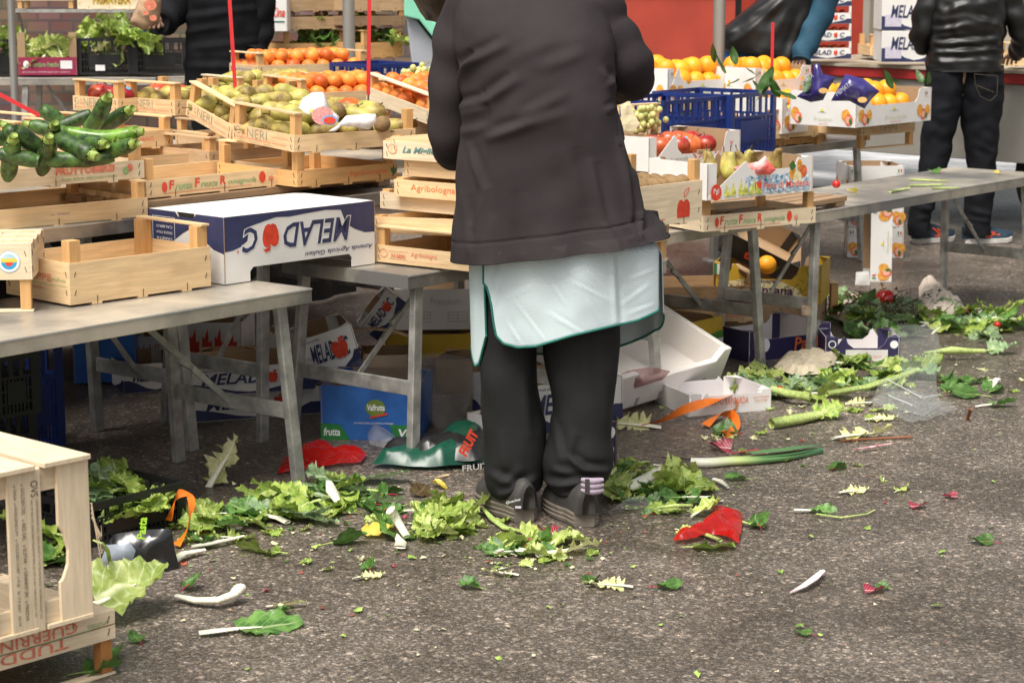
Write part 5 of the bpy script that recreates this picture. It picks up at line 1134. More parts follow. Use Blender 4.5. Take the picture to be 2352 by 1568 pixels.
# apron
APM = bpy.data.materials.new('mint_gingham'); APM.use_nodes = True; nt = APM.node_tree; b = nt.nodes['Principled BSDF']; b.inputs['Roughness'].default_value = .85
tc = nd(nt, 'ShaderNodeTexCoord'); ck = nd(nt, 'ShaderNodeTexChecker', Scale=300.); ck.inputs['Color1'].default_value = (.66,.71,.74,1); ck.inputs['Color2'].default_value = (.43,.56,.58,1)
nt.links.new(tc.outputs['Object'], ck.inputs['Vector']); no = nd(nt, 'ShaderNodeTexNoise', Scale=14., Detail=5.); nt.links.new(tc.outputs['Object'], no.inputs['Vector'])
mx = nd(nt, 'ShaderNodeMix', data_type='RGBA', blend_type='MULTIPLY'); mx.inputs[0].default_value = .16; nt.links.new(ck.outputs[0], mx.inputs[6]); nt.links.new(no.outputs['Fac'], mx.inputs[7])
g = nd(nt, 'ShaderNodeHueSaturation', Value=1.08); nt.links.new(mx.outputs[2], g.inputs['Color']); nt.links.new(g.outputs[0], b.inputs['Base Color'])
bp = nd(nt, 'ShaderNodeBump', Strength=.15, Distance=.002); nt.links.new(no.outputs['Fac'], bp.inputs['Height']); nt.links.new(bp.outputs[0], b.inputs['Normal'])
TRIM = M('teal_trim', (.015,.15,.12), .8, .1, 30.)
AF = [(1160,685,1225,655,.004,3), (1232,640,1262,645,.004,3), (1262,645,1345,608,.004,3), (1262,645,1300,700,.003,4), (1262,645,1235,625,.004,3), (1180,690,1250,780,.004,3), (1262,720,1345,770,.004,4), (1300,640,1400,690,.004,3), (1165,740,1195,790,.005,4), (1350,690,1380,740,.003,3), (1340,610,1380,655,.003,3), (1135,690,1150,600,.006,8),
  (1405,560,1416,740,.010,7), (1450,640,1500,620,.004,4), (1430,700,1490,655,.004,5), (1445,720,1500,700,.004,4), (1250,600,1255,560,.003,6)]
def piecewise(pts, x):
    for (a, b), (c, d) in zip(pts, pts[1:]):
        if a <= x <= c: return b+(d-b)*(x-a)/(c-a)
    return pts[0][1] if x < pts[0][0] else pts[-1][1]
def apron(cols, bot, Yf, top, NV=46, sgn=-1, folds=AF):
    P = []; edge = []
    for x in cols:
        yb = bot(x); row = []
        for j in range(NV+1):
            v = j/NV; y = top+(yb-top)*v; Yd = Yf(x, v); h = fold_h(x, y, folds)+.0025*noise.noise(Vector((x*.02, y*.02, 3)))
            q = min(1, max(0, (y-512)/70)); q = q*q*(3-2*q); p = V(1285+(x-1285)*(.84+.16*q), y, Yd+sgn*h+.05*(1-q)); row.append(p)
        P.append(row); edge.append(row[-1])
    return P, edge
def Yb(x, v): q = max(-1, min(1, (x-1300)/236.)); return 5.665-.185*(1-q*q)**.42-.012*math.sin(x*.03)*v
cols = [1110+404*i/110 for i in range(111)]
bb = [(1110,650),(1118,660),(1127,690),(1134,745),(1140,772),(1156,789),(1189,798),(1232,795),(1313,771),(1422,745),(1424,745),(1465,736),(1512,714),(1516,700)]
P, e1 = apron(cols, lambda x: piecewise(bb, x), Yb, 512)
m = MB(); m.grid(P); ap = m.build('apron', APM, WOM, True); md = ap.modifiers.new('t', 'SOLIDIFY'); md.thickness = .0012
m = MB(); m.tube(e1, .0032, 8); m.tube([P[0][j] for j in range(14, 47)], .003, 8)
m.tube([V(1479,571,5.56), V(1488,600,5.56), V(1500,640,5.56), V(1509,680,5.565), V(1514,700,5.57)], .003, 8); m.build('apron_trim', TRIM, ap, True)
# front half of the apron showing at both sides and below
def phix(phi): return 1297+222*math.cos(rad(phi))
phis = [212-(212+8)*i/90 for i in range(91)]; P = []; ed = []
fb = [(-8,720),(0,728),(12,748),(30,768),(60,800),(90,812),(150,815),(180,790),(196,842),(203,835),(212,772)]
for ph in phis:
    x = phix(ph); yb = piecewise(fb, ph); row = []
    for j in range(40):
        v = j/39; y = 515+(yb-515)*v; q = min(1, max(0, (y-515)/70)); xx = 1285+(x+(8*v if ph > 160 else 6*v if ph < 20 else 0)-1285)*(.84+.16*q); row.append(V(xx, y, 5.67+.19*(.8+.2*q)*math.sin(rad(ph))+.010*math.sin(ph*.15+v*2)*v))
    P.append(row); ed.append(row[-1])
m = MB(); m.grid(P); a2 = m.build('apron_front', APM, WOM, True); md = a2.modifiers.new('t', 'SOLIDIFY'); md.thickness = .0012
m = MB(); m.tube(ed, .0032, 8); m.tube(P[0], .003, 8); m.build('apron_trim', TRIM, a2, True)
# trousers
TR = M('black_trousers', (.011,.011,.012), .8, .15, 8., .12, bscale=300, spec=.35)
LF = [(1150,1120,1225,1085,.010,9), (1160,1095,1190,1060,.006,9), (1216,1115,1222,1135,.008,6), (1130,1075,1200,1100,.008,10), (1150,980,1160,1050,.004,12), (1205,860,1215,980,.005,12)]
RF = [(1308,1032,1341,1058,.012,8), (1341,1058,1390,1066,.012,9), (1262,1098,1330,1088,.012,10), (1330,1088,1385,1078,.008,9), (1275,1062,1310,1070,.008,9), (1300,1125,1350,1108,.010,8), (1315,980,1300,1030,.006,10), (1330,700,1345,860,.005,14), (1385,880,1395,980,.005,12), (1270,960,1290,1050,.007,9)]
m1, b1 = garment('trousers', [(560,1115,1262,5.66,.12), (640,1108,1258,5.66,.12), (742,1104,1238,5.66,.11), (842,1103,1230,5.65,.105), (930,1105,1244,5.65,.10), (985,1108,1256,5.65,.10), (1050,1112,1254,5.65,.10), (1103,1114,1246,5.65,.098), (1135,1130,1242,5.65,.09), (1150,1142,1238,5.65,.085)], TR, WOM, 120, 80, 2.3, LF, lambda x, s: 1138-(x-1142)*.28 if s < .3 else 1120, .003, 8)
m2, b2 = garment('trousers', [(560,1235,1440,5.66,.13), (640,1240,1430,5.66,.125), (747,1242,1424,5.64,.115), (842,1254,1419,5.63,.105), (937,1270,1408,5.62,.10), (990,1262,1406,5.62,.10), (1046,1245,1411,5.62,.105), (1090,1250,1398,5.62,.10), (1120,1262,1382,5.61,.09), (1142,1272,1372,5.61,.085)], TR, WOM, 120, 80, 2.3, RF, lambda x, s: 1132-(x-1272)*.42 if s < .3 else 1100, .003, 8)
k = len(m1.v); m1.v += m2.v; m1.f += [[k+i for i in f] for f in m2.f]; b1()
SU = M('dark_grey_shoe', (.048,.044,.041), .6, .2, 30., .1); SO = M('grey_brown_sole', (.16,.135,.11), .8, .15, 30., .1)
h1, fx, sx = shoe(WOM, G(1212,1200), -28, .26, SU, SO, .080, .050, 1.4)
text(WOM, 'Quechua', V(1162,1158,h1.y-.022), X*.95+Z*.25, Z, .040, .009, WINK(), .15, .01, name='shoe_lettering')
m = MB(); m.box(-.008, .008, -.001, .0, -.003, .003); q_ = m.build('shoe_tag', M('pale_label', (.62,.58,.68), .5, .1, 80.), WOM); q_.location = V(1190,1164,h1.y-.022)
h2, fx, sx = shoe(WOM, G(1350,1212), -20, .26, SU, SO, .080, .050, 1.4)
m = MB()
for i in range(3):
    m.tube([V(1336+a_, 1100+i*12+(6-(a_-25)**2/120.)*.8, h2.y-.012+.00002*(a_-25)**2) for a_ in (0,12,25,38,49)], [.005,.0085,.009,.0085,.005], 10)
m.build('lilac_cuff', M('lilac_fabric', (.36,.29,.37), .8), WOM, True)
m = MB(); m.box(-.006, .006, -.012, -.009, .098, .138); q_ = m.build('heel_strap', SU, WOM); q_.location = Vector((V(1348,1120,h2.y).x, h2.y-.009, -.0))
# ---- man in the black leather jacket
LE = M('black_leather', (.008,.008,.008), .42, .3, 4., .25, spec=.5, bscale=8, stretch=(1,1,2.5)); JE = M('dark_jeans', (.006,.007,.010), .85, .3, 6., .3, bscale=260, spec=.25)
My = 11.25
JM = dict(pelvis=V(2212,190,My), chest=V(2222,40,My), neck=V(2224,-55,My), head=V(2220,-120,My+.02), face=(.3,.9,-.2), lS=V(2146,-25,My), lE=V(2115,75,My), lW=V(2150,110,My+.22), rS=V(2305,-25,My), rE=V(2352,85,My), rW=V(2330,120,My+.22),
   lH=V(2168,200,My), lK=V(2150,360,My), lA=V(2112,520,My), lT=V(2116,548,My), rH=V(2250,200,My), rK=V(2254,360,My), rA=V(2245,520,My), rT=V(2250,545,My))
MAN = figure('person', 'man in a black leather jacket and dark jeans standing behind the nearly empty table', JM, .95)
hair(MAN, JM['head'], .10, (.02,.015,.01), .03, (0,0,0), 2)
HF = [(2140,100,2290,88,.012,7), (2135,120,2290,112,.012,6), (2140,70,2220,55,.010,7), (2220,40,2290,60,.010,7), (2150,140,2290,134,.008,5), (2160,30,2200,10,.008,7), (2140,85,2200,76,.010,5), (2230,100,2300,120,.010,5)]
m1, b1 = garment('leather_jacket', [(-55,2180,2262,My,.08), (-25,2150,2300,My,.13), (10,2136,2310,My,.15), (60,2132,2310,My,.15), (110,2130,2303,My,.14), (145,2126,2302,My,.15), (163,2128,2303,My,.15)], LE, MAN, 110, 90, 2.5, HF, None, .006, 30.)
sleeve(m1, [(2152,-22,My,.085), (2134,15,My,.075), (2121,60,My,.066), (2118,92,My+.04,.060), (2132,108,My+.14,.052), (2150,112,My+.22,.045)], seed=5, amp=.006, N=50)
sleeve(m1, [(2300,-22,My,.085), (2322,15,My,.075), (2343,60,My,.066), (2352,90,My+.04,.062), (2344,112,My+.14,.054), (2332,120,My+.2,.046)], seed=6, amp=.006, N=50); b1()
m1, b1 = garment('jeans', [(150,2127,2215,My,.12), (200,2126,2212,My,.125), (257,2124,2204,My,.11), (310,2117,2190,My,.095), (360,2113,2180,My,.09), (420,2106,2165,My,.085), (480,2092,2142,My,.08), (515,2086,2136,My,.08), (540,2084,2136,My,.08)], JE, MAN, 80, 50, 2.3, [(2150,480,2100,470,.010,6), (2100,500,2135,495,.010,5), (2180,240,2140,250,.006,6)], None, .005, 25.)
m2, b2 = garment('jeans', [(150,2200,2303,My,.125), (200,2200,2304,My,.13), (257,2205,2300,My,.115), (310,2213,2292,My,.10), (360,2219,2288,My,.09), (420,2220,2283,My,.085), (480,2216,2278,My,.08), (518,2216,2276,My,.08), (538,2215,2276,My,.08)], JE, MAN, 80, 50, 2.3, [(2225,480,2270,490,.010,6), (2222,500,2272,506,.010,5), (2240,330,2280,350,.006,6)], None, .005, 25.)
k = len(m1.v); m1.v += m2.v; m1.f += [[k+i for i in f] for f in m2.f]; je = b1()
m = MB(); ST = M('tan_stitch', (.09,.07,.045), .8); pk = [(2238,170),(2240,195),(2252,222),(2275,232),(2290,218),(2292,175),(2238,170)]
for a, b in zip(pk, pk[1:]): m.bar(V(*a, My-.158), V(*b, My-.150), .002, .0015, Y)
m.bar(V(2243,196,My-.158), V(2283,212,My-.152), .003, .002, Y); m.build('pocket_stitching', ST, je)
SB = M('navy_mesh_shoe', (.02,.045,.075), .7, .25, 40.); SWh = M('white_midsole', (.62,.60,.56), .6); OR = M('neon_orange', (.85,.10,.03), .4)
for hp_, an in ((V(2094,566,0) if False else G(2100,560), 60), (G(2214,560), 78)):
    h_, fx, sx = shoe(MAN, hp_, an, .275, SB, SWh, .085, .05)
    m = MB()
    for u0, u1, z0, z1 in ((.30,.50,.085,.045), (.42,.62,.080,.036), (.36,.66,.040,.052), (.55,.44,.066,.036)): m.bar(h_+fx*.275*u0+sx*.048+Z*z0, h_+fx*.275*u1+sx*.050+Z*z1, .008, .003, sx)
    m.build('orange_stripes', OR, MAN)
# ---- person leaning over the oranges
Ly = 10.9
JL = dict(pelvis=V(1740,130,Ly+.1), chest=V(1800,-20,Ly), neck=V(1850,-110,Ly-.1), head=V(1885,-160,Ly-.15), face=(.6,-.6,-.5), lS=V(1895,-60,Ly+.05), lE=V(1880,25,Ly-.05), lW=V(1848,108,Ly-.14), rS=V(1850,-50,Ly+.05), rE=V(1810,20,Ly), rW=V(1800,90,Ly),
   lH=V(1705,150,Ly+.1), lK=V(1690,330,Ly+.1), lA=V(1685,470,Ly+.1), lT=V(1690,500,Ly), rH=V(1780,160,Ly+.1), rK=V(1780,330,Ly+.15), rA=V(1780,470,Ly+.15), rT=V(1790,500,Ly+.05))
LEA = figure('person', 'person in a shiny black coat and blue trousers leaning over the orange cartons', JL, .9)
hair(LEA, JL['head'], .10, (.03,.02,.012), .03, (0,0,0), 3)
m1, b1 = garment('black_coat', [(-90,1810,1890,Ly,.10), (-45,1778,1885,Ly,.14), (0,1738,1868,Ly,.16), (40,1692,1862,Ly,.17), (72,1654,1856,Ly,.175), (105,1660,1848,Ly,.175), (130,1690,1843,Ly,.17), (150,1725,1838,Ly,.16)], LE, LEA, 90, 90, 2.5, [(1700,60,1790,-30,.012,9), (1680,95,1800,-10,.012,8), (1740,120,1800,20,.010,9), (1800,130,1840,30,.010,8)], lambda x, s: 128+(x-1725)*.24, .008, 16.); b1()
m = MB(); sleeve(m, [(1900,-70,Ly+.05,.09), (1893,-20,Ly,.088), (1880,25,Ly-.05,.080), (1862,75,Ly-.10,.068), (1846,115,Ly-.15,.056), (1838,140,Ly-.18,.048)], seed=8, amp=.006, N=40); m.build('teal_sleeve', M('teal_denim', (.010,.060,.105), .8, .2, 10., .2), LEA, True)
m1, b1 = garment('blue_trousers', [(95,1655,1800,Ly+.12,.14), (125,1660,1740,Ly+.1,.12), (200,1650,1730,Ly+.1,.11), (330,1655,1725,Ly+.1,.09), (470,1660,1715,Ly+.1,.08)], M('bright_blue_denim', (.015,.10,.28), .8, .2, 10., .2), LEA, 60, 50, 2.3, (), None, .005, 20.)
m2, b2 = garment('x', [(100,1740,1830,Ly+.14,.12), (200,1745,1825,Ly+.14,.11), (330,1748,1815,Ly+.14,.09), (470,1752,1805,Ly+.14,.08)], None, LEA, 60, 50, 2.3, (), None, .005, 20.)
k = len(m1.v); m1.v += m2.v; m1.f += [[k+i for i in f] for f in m2.f]; b1()
for px in (1690, 1780): shoe(LEA, G(px-12, 492)+Vector((0,.1,0)), 150, .27, SU, SO)
# ---- person in black at upper left
Py = 11.5
JP = dict(pelvis=V(520,150,Py), chest=V(510,0,Py), neck=V(505,-90,Py), head=V(500,-150,Py), face=(-.6,-.7,-.2), lS=V(440,-55,Py), lE=V(375,40,Py-.1), lW=V(358,50,Py-.35), rS=V(580,-55,Py), rE=V(610,60,Py), rW=V(590,130,Py-.1),
   lH=V(485,165,Py), lK=V(485,320,Py), lA=V(485,450,Py), lT=V(480,480,Py-.15), rH=V(555,165,Py), rK=V(560,320,Py), rA=V(560,450,Py), rT=V(556,480,Py-.15))
PER = figure('person', 'person in black clothes at upper left holding a brown paper bag over the salad', JP, .95)
hair(PER, JP['head'], .10, (.03,.02,.012), .03, (0,0,0), 4)
BC = M('black_knit', (.009,.009,.011), .9, .3, 6., .35, bscale=200, spec=.15)
m1, b1 = garment('black_coat', [(-90,470,545,Py,.10), (-50,436,585,Py,.14), (0,424,594,Py,.16), (50,428,602,Py,.165), (100,428,611,Py,.17), (150,425,616,Py,.17), (195,424,614,Py,.17)], BC, PER, 90, 90, 2.5, [(430,40,590,20,.010,8), (430,75,520,60,.010,8), (430,110,590,95,.008,8), (430,150,580,150,.008,8)], None, .006, 16.)
sleeve(m1, [(450,-45,Py,.10), (425,-10,Py-.02,.095), (400,20,Py-.06,.088), (385,42,Py-.12,.080), (372,50,Py-.20,.068), (362,52,Py-.30,.058)], seed=9, amp=.006, N=40)
sleeve(m1, [(575,-45,Py,.09), (596,0,Py,.08), (600,60,Py,.07), (590,110,Py-.06,.06), (575,128,Py-.14,.05)], seed=10, amp=.006, N=40); b1()
m1, b1 = garment('dark_trousers', [(170,430,530,Py,.13), (320,445,520,Py,.10), (455,455,515,Py,.09)], BC, PER, 40, 40, 2.3, (), None, .004, 16.)
m2, b2 = garment('x', [(170,520,612,Py,.13), (320,528,598,Py,.10), (455,535,590,Py,.09)], None, PER, 40, 40, 2.3, (), None, .004, 16.)
k = len(m1.v); m1.v += m2.v; m1.f += [[k+i for i in f] for f in m2.f]; b1()
for px in (485, 560): shoe(PER, G(px, 470)+Vector((0,.05,0)), 190, .27, SU, SO)
m = MB(); m.tube([V(333,72,Py-.42), V(329,50,Py-.44), V(324,40,Py-.44)], [.012,.013,.008], 10); m.build('blue_glove_finger', M('blue_nitrile', (.03,.25,.55), .4), PER, True)
KB = M('brown_bag_print', (.42,.27,.16), .75, .1, 9., .15)
pb_ = crumple('paper_bag', 'brown paper bag printed with red fruit, held above the salad', 'bag', [(298,52),(322,-8),(360,-30),(372,5),(366,50),(350,66),(330,71)], KB, .03, .014, 12, 0, .001, 9., plane=pl(Py-.46), dome=.03)
for x, y, r in ((345,12,.032),(352,42,.018),(335,30,.014)):
    m = MB(); m.poly([(r*math.cos(q), 0, r*.85*math.sin(q)) for q in [6.2832*i/18 for i in range(18)]], [list(range(18))[::-1]]); b = m.build('printed_fruit', PALERED(), pb_); b.location = V(x, y, Py-.53)-pb_.location
# ================= cartons and rubbish under the tables
YEL = M('yellow_card', (.60,.38,.03), .5, .08, 8.); BLUC = M('blue_card', (.015,.09,.36), .4, .15, 4., col2=(.03,.16,.50)); NVC = M('navy_card', (.030,.022,.085), .45, .1, 8.); BLC = M('black_card', (.015,.014,.014), .45, .1, 8.)
LIN = M('white_lining', (.70,.66,.66), .6, .04, 5.)
def valf(t, lx, ly, h):
    GB = M('green_card_ink', (.02,.22,.05), .45); 
    patch(t, disc(.56*lx, .60*h, .10*lx, .16*h, 28), (0,0,0), X, Z, M('olive_oval', (.16,.25,.04), .5), .0008, 'emblem')
    text(t, 'Valfrutta', (.475*lx,0,.55*h), X, Z, .18*lx, .12*h, WINK(), .1, .03)
    text(t, 'LA NATURA DI PRIMA MANO', (.34*lx,0,.30*h), X, Z, .40*lx, .035*h, WINK(), 0, 0)
    for u0, s_ in ((0, 'frutta'), (.76, 'Val')):
        patch(t, [(u0*lx,0),((u0+.30 if u0 == 0 else 1.)*lx,0),((u0+.20 if u0 == 0 else 1.)*lx,.28*h),(u0*lx if u0 == 0 else (u0-.06)*lx,.30*h)], (0,0,0), X, Z, GB, .0008, 'green_print'); text(t, s_, ((u0+.03)*lx,0,.07*h), X, Z, .17*lx, .15*h, WINK(), .15, .03)
    m = MB(); m.bar((.50*lx,-.001,.42*h), (.68*lx,-.001,.50*h), .006, .0008, Y); m.build('red_stroke', RED(), t)
trF('blue carton with white and green lettering under the low table', (737,1008), 0., (963,1013), .32, .172, mat=BLUC, frontlow=False, tab=False, prints=valf)
tray('brown cardboard box behind the blue carton, wrapped in clear film', V(835,884,7.1), rad(6), .20, .2, .10, mat=KRAFT(), frontlow=False, tab=False)
def melp(t, lx, ly, h):
    mel_side(t, (0,0,0), X, Z, lx, h*.98, False); mel_side(t, (0,ly,0), -Y, Z, ly, h*.98, False, word=False)
    text(t, 'Azienda Agricola Giuliani', (.03*lx,0,.86*h), X, Z, .34*lx, .08*h, NAVY(), .3, 0)
MK = dict(prints=melp, frontlow=False, tab=False)
trF('lowest white and navy apple tray lying under the low table', (430,972), 0., (738,948), .30, .09, **MK)
trF('white and navy apple tray stacked on the lowest one under the table', (420,914), .093, (724,893), .30, .09, **MK)
trF('white and navy apple tray behind the table legs at left, half in the dark', (285,905), .0, (430,893), .30, .10, **MK)
def salv2(t, lx, ly, h): text(t, 'SALVI', (.10*lx,0,.25*h), X, Z, .62*lx, .42*h, PALERED(), .15, -.006)
tray('white carton with thin red lettering in the dark under the front table', V(282,826,7.7), rad(4), .185, .3, .085, prints=salv2, frontlow=False, tab=False)
def redfig(t, lx, ly, h):
    for i in range(5): patch(t, [((.06+.18*i)*lx,.1*h),((.2+.18*i)*lx,.1*h),((.21+.18*i)*lx,.5*h),((.16+.18*i)*lx,.45*h),((.15+.18*i)*lx,.85*h),((.10+.18*i)*lx,.55*h),((.07+.18*i)*lx,.62*h)], (0,0,0), X, Z, RED(), .0008, 'red_print')
tray('white carton with red printed shapes in the dark under the front table', V(398,822,7.85), rad(-3), .26, .3, .135, prints=redfig, frontlow=False, tab=False)
tray('tilted white and navy apple tray leaning on the blue carton', V(716,884,6.95), rad(14), .185, .26, .155, rot=(0,-16), **MK)
tray('white carton lying flat behind the tilted apple tray', V(676,848,7.4), rad(10), .25, .2, .05, frontlow=False, tab=False)
tray('white and navy apple tray standing on its corner against the pale carton', V(868,782,7.5), rad(10), .17, .12, .085, rot=(0,-52), **MK)
def backp(t, lx, ly, h):
    text(t, 'Freedom', (.42*lx,0,.62*h), X, Z, .34*lx, .18*h, M('pale_grey_ink', (.5,.5,.48)), .1, -.005)
    for u in (.2, .62):
        m = MB()
        for k in range(4): m.bar((u*lx,-.001,(.2+.08*k)*h), ((u+.22)*lx,-.001,(.2+.08*k)*h), .0012, .0006, Y)
        for k in range(3): m.bar(((u+.11*k)*lx,-.001,.2*h), ((u+.11*k)*lx,-.001,.44*h), .0012, .0006, Y)
        m.build('printed_table', GREYI(), t)
tray('large pale carton with a faint printed table, seen behind the steel leg', V(905,758,7.7), rad(3), .32, .3, .15, prints=backp, frontlow=False, tab=False)
tray('yellow carton behind the leg of the low table', V(885,822,7.6), rad(3), .33, .3, .085, mat=YEL, frontlow=False, tab=False)
m = MB(); P = []
for i in range(15):
    u = i/14; x = 812+150*u; y = 760-26*math.sin(u*2.2)-(0)+u*38; P.append([V(x, y+10*u, 7.15), V(x+4, y-6+12*u, 7.45)])
m.grid(P); o = m.build('cardboard_sheet', KRAFT(), None, True); md = o.modifiers.new('t','SOLIDIFY'); md.thickness = .003; tag(o, 'curved loose sheet of brown cardboard hanging over the cartons', 'cardboard')
CLR = film('clear_film', (.75,.76,.80), .06, .08, .3); 
crumple('plastic_film', 'clear crumpled plastic film draped over the blue and brown cartons', 'film', [(806,835),(850,812),(900,815),(960,808),(1030,812),(1080,820),(1090,870),(1075,930),(1060,985),(1020,1000),(985,960),(960,900),(900,880),(850,890),(812,880)], CLR, .05, .014, 21, 0, 0, 10., plane=pl(6.62))
crumple('plastic_film', 'clear torn plastic film lying by the blue carton and green net bag', 'film', [(840,1000),(870,985),(905,1010),(925,1040),(890,1046),(850,1036)], CLR, .05, .012, 22, .01)
trF('white and navy apple carton seen between the woman\'s legs', (1190,1005), 0., (1430,975), .3, .16, **MK)
trF('small white carton with a brown edge beside the woman\'s left trouser leg', (1072,1000), 0., (1118,1010), .2, .075, mat=LIN, frontlow=False, tab=True)
def navyp(t, lx, ly, h):
    patch(t, disc(.5*lx,.8*h,.018,.018), (0,0,0), X, Z, WINK(), .001, 'emblem'); patch(t, [(.2*lx,.1*h),(.75*lx,.1*h),(.75*lx,.5*h),(.2*lx,.5*h)], (0,0,0), X, Z, M('pale_label', (.62,.58,.68), .5, .1, 80.), .001, 'label_print')
tray('narrow navy carton standing on end right of the woman\'s trousers', G(1385,1088), rad(38), .055, .10, .15, mat=NVC, frontlow=False, tab=False, prints=navyp)
# polystyrene tray
POLY = M('white_polystyrene', (.80,.75,.70), .55, .05, 6., .10, bscale=200)
def poly_tray():
    L, W_, Hh = .62, .40, .135
    t = thing('polystyrene_tray', 'big white polystyrene tray tipped towards us, right of the woman\'s legs', 'tray', G(1404,957)+Vector((0,0,.012)), rad(90-40.5)); t.rotation_euler = (rad(23), rad(-1.5), rad(90-40.5)); th = .024
    A = [(0,0),(L,0),(L,Hh),(L*.93,Hh),(L*.88,Hh*.70),(L*.20,Hh*.70),(L*.14,Hh),(0,Hh)]
    B = [(0,0),(L,0),(L,Hh),(L*.86,Hh*1.0),(L*.78,Hh*1.62),(L*.66,Hh*1.66),(L*.60,Hh*1.12),(L*.42,Hh*1.05),(L*.36,Hh*1.5),(L*.2,Hh*1.5),(L*.14,Hh*1.),(0,Hh)]
    m = MB(); m.prism(A, (0,th,0), X, Z, th); m.build('front_wall', POLY, t, bevel=.004)
    m = MB(); m.prism(B, (0,W_,0), X, Z, th); m.build('back_wall', POLY, t, bevel=.004)
    for x0, x1 in ((.0006,th), (L-th,L-.0006)):
        m = MB(); m.box(x0, x1, th+.0005, W_-th-.0005, .0006, Hh-.001); m.build('end_wall', POLY, t, bevel=.004)
    m = MB(); m.box(th, L-th, th, W_-th, .001, .02); m.build('floor_panel', POLY, t)
    for x in (.12, .25, .38, .5):
        m = MB(); m.box(x, x+.014, W_-th-.0015, W_-th+.004, .085, .118); m.build('vent_slot', M('slot_dark', (.04,.035,.03)), t)
        m = MB(); m.box(x-.002, x+.016, -.0012, .003, .002, .034); m.build('foot_notch', M('notch_grey', (.42,.38,.38)), t)
    return t
poly_tray()
crumple('plastic_film', 'clear film with purple onion skins lying in the polystyrene tray', 'film', [(1418,860),(1450,848),(1500,842),(1540,852),(1520,872),(1460,890),(1420,890)], film('purplish_film', (.45,.22,.22), .5, .15), .03, .012, 23, 0, .0, 14., plane=pl(6.93))
def pippo(t, lx, ly, h):
    text(t, 'PIPPO RAPISARDA', (.28*lx,0,.42*h), X, Z, .44*lx, .32*h, PALERED(), 0, .004); text(t, "FICHI D'INDIA", (.78*lx,0,.60*h), X, Z, .19*lx, .11*h, PALERED(), 0, 0); text(t, "DELL'ETNA", (.80*lx,0,.44*h), X, Z, .15*lx, .11*h, PALERED(), 0, 0)
    text(t, 'via case nuove  belpasso  catania', (.30*lx,0,.28*h), X, Z, .38*lx, .05*h, PALERED(), 0, 0)
trF('small white carton with red lettering under the corner of the polystyrene tray', (1581,957), .0, (1771,941), .26, .073, cut=(.22,.90,.86), prints=pippo, inner=LIN, tab=False)
# right side cartons
def mazz(t, lx, ly, h):
    patch(t, [(0,0),(lx,0),(lx,.62*h),(.5*lx,.5*h),(0,.35*h)], (0,0,0), X, Z, M('grass_green_ink', (.09,.25,.04), .5), .0008, 'green_print'); patch(t, [(.35*lx,0),(lx,0),(lx,.40*h),(.5*lx,.38*h)], (0,0,0), X, Z, WHITE(), .0012, 'white_print'); text(t, 'Mazzoni', (.45*lx,0,.12*h), X, Z, .5*lx, .2*h, RED(), .1, .02, .002)
trF('yellow and green carton half hidden behind the polystyrene tray', (1540,835), .03, (1660,806), .3, .135, mat=YEL, prints=mazz, frontlow=False, tab=False)
def melanz(t, lx, ly, h):
    PU = M('purple_ink', (.10,.02,.12), .5); GR_ = M('grass_green_ink', (.09,.25,.04), .5)
    patch(t, [(.10*lx,.10*h),(.5*lx,.04*h),(.86*lx,.08*h),(.78*lx,.40*h),(.62*lx,.58*h),(.3*lx,.62*h),(.10*lx,.5*h)], (0,0,0), X, Z, M('cream_print', (.85,.74,.42), .5, .2, 60.), .0006, 'cream_print')
    patch(t, [(0,0),(.3*lx,.0),(.6*lx,.0),(.9*lx,.03*h),(.9*lx,.06*h),(.5*lx,.03*h),(.2*lx,.06*h),(0,.09*h)], (0,0,0), X, Z, GR_, .0008, 'green_print')
    text(t, 'Melanzana', (.22*lx,0,.22*h), X, Z, .52*lx, .24*h, PU, .1, .025, .0016); text(t, 'la Signora', (.30*lx,0,.50*h), X, Z, .28*lx, .12*h, PU, .1, .02, .0016)
    patch(t, [(.13*lx+.03*math.cos(q), .34*h+.022*math.sin(q)) for q in [6.2832*i/20 for i in range(20)]], (0,0,0), X, Z, PU, .0014, 'aubergine_emblem'); patch(t, [(.145*lx+.012*math.cos(q), .38*h+.012*math.sin(q)) for q in [6.2832*i/14 for i in range(14)]], (0,0,0), X, Z, M('cream_print', (.85,.74,.42)), .0018, 'aubergine_emblem')
    for k, mt in enumerate((M('flag_green', (.03,.28,.08)), WINK(), M('flag_red', (.70,.04,.03)))): patch(t, [((.015+.025*k)*lx,.70*h),((.04+.025*k)*lx,.70*h),((.04+.025*k)*lx,.98*h),((.015+.025*k)*lx,.98*h)], (0,0,0), X, Z, mt, .001, 'flag_print')
trF('yellow aubergine carton with purple lettering standing behind the table legs', (1636,690), .12, (1886,700), .32, .155, mat=YEL, prints=melanz, cut=(.20,.82,.62), tab=False)
_f, _r, _l = frame((1640,694), .118, (1880,703))
tray('brown carton lying underneath the yellow aubergine carton', Vector((_f.x, _f.y, .003)), _r, .42, .3, .113, mat=KRAFT(), frontlow=False, tab=False)
def timp(t, lx, ly, h): text(t, 'tim', (.30*lx,0,.25*h), X, Z, .22*lx, .4*h, RED(), 0, .05); text(t, 'izi', (.56*lx,0,.2*h), X, Z, .2*lx, .4*h, M('grass_green_ink', (.09,.25,.04), .5), .2, .01)
tray('black carton with red and green letters tipped over in the yellow one', V(1648,575,8.70), rad(6), .34, .26, .10, mat=BLC, prints=timp, rot=(28,27), frontlow=False, tab=False)
fruit('orange', V(1762,608,8.62), (.4,.3,0), 'orange lying in the tipped black carton under the table', 'orange', None, 1.)
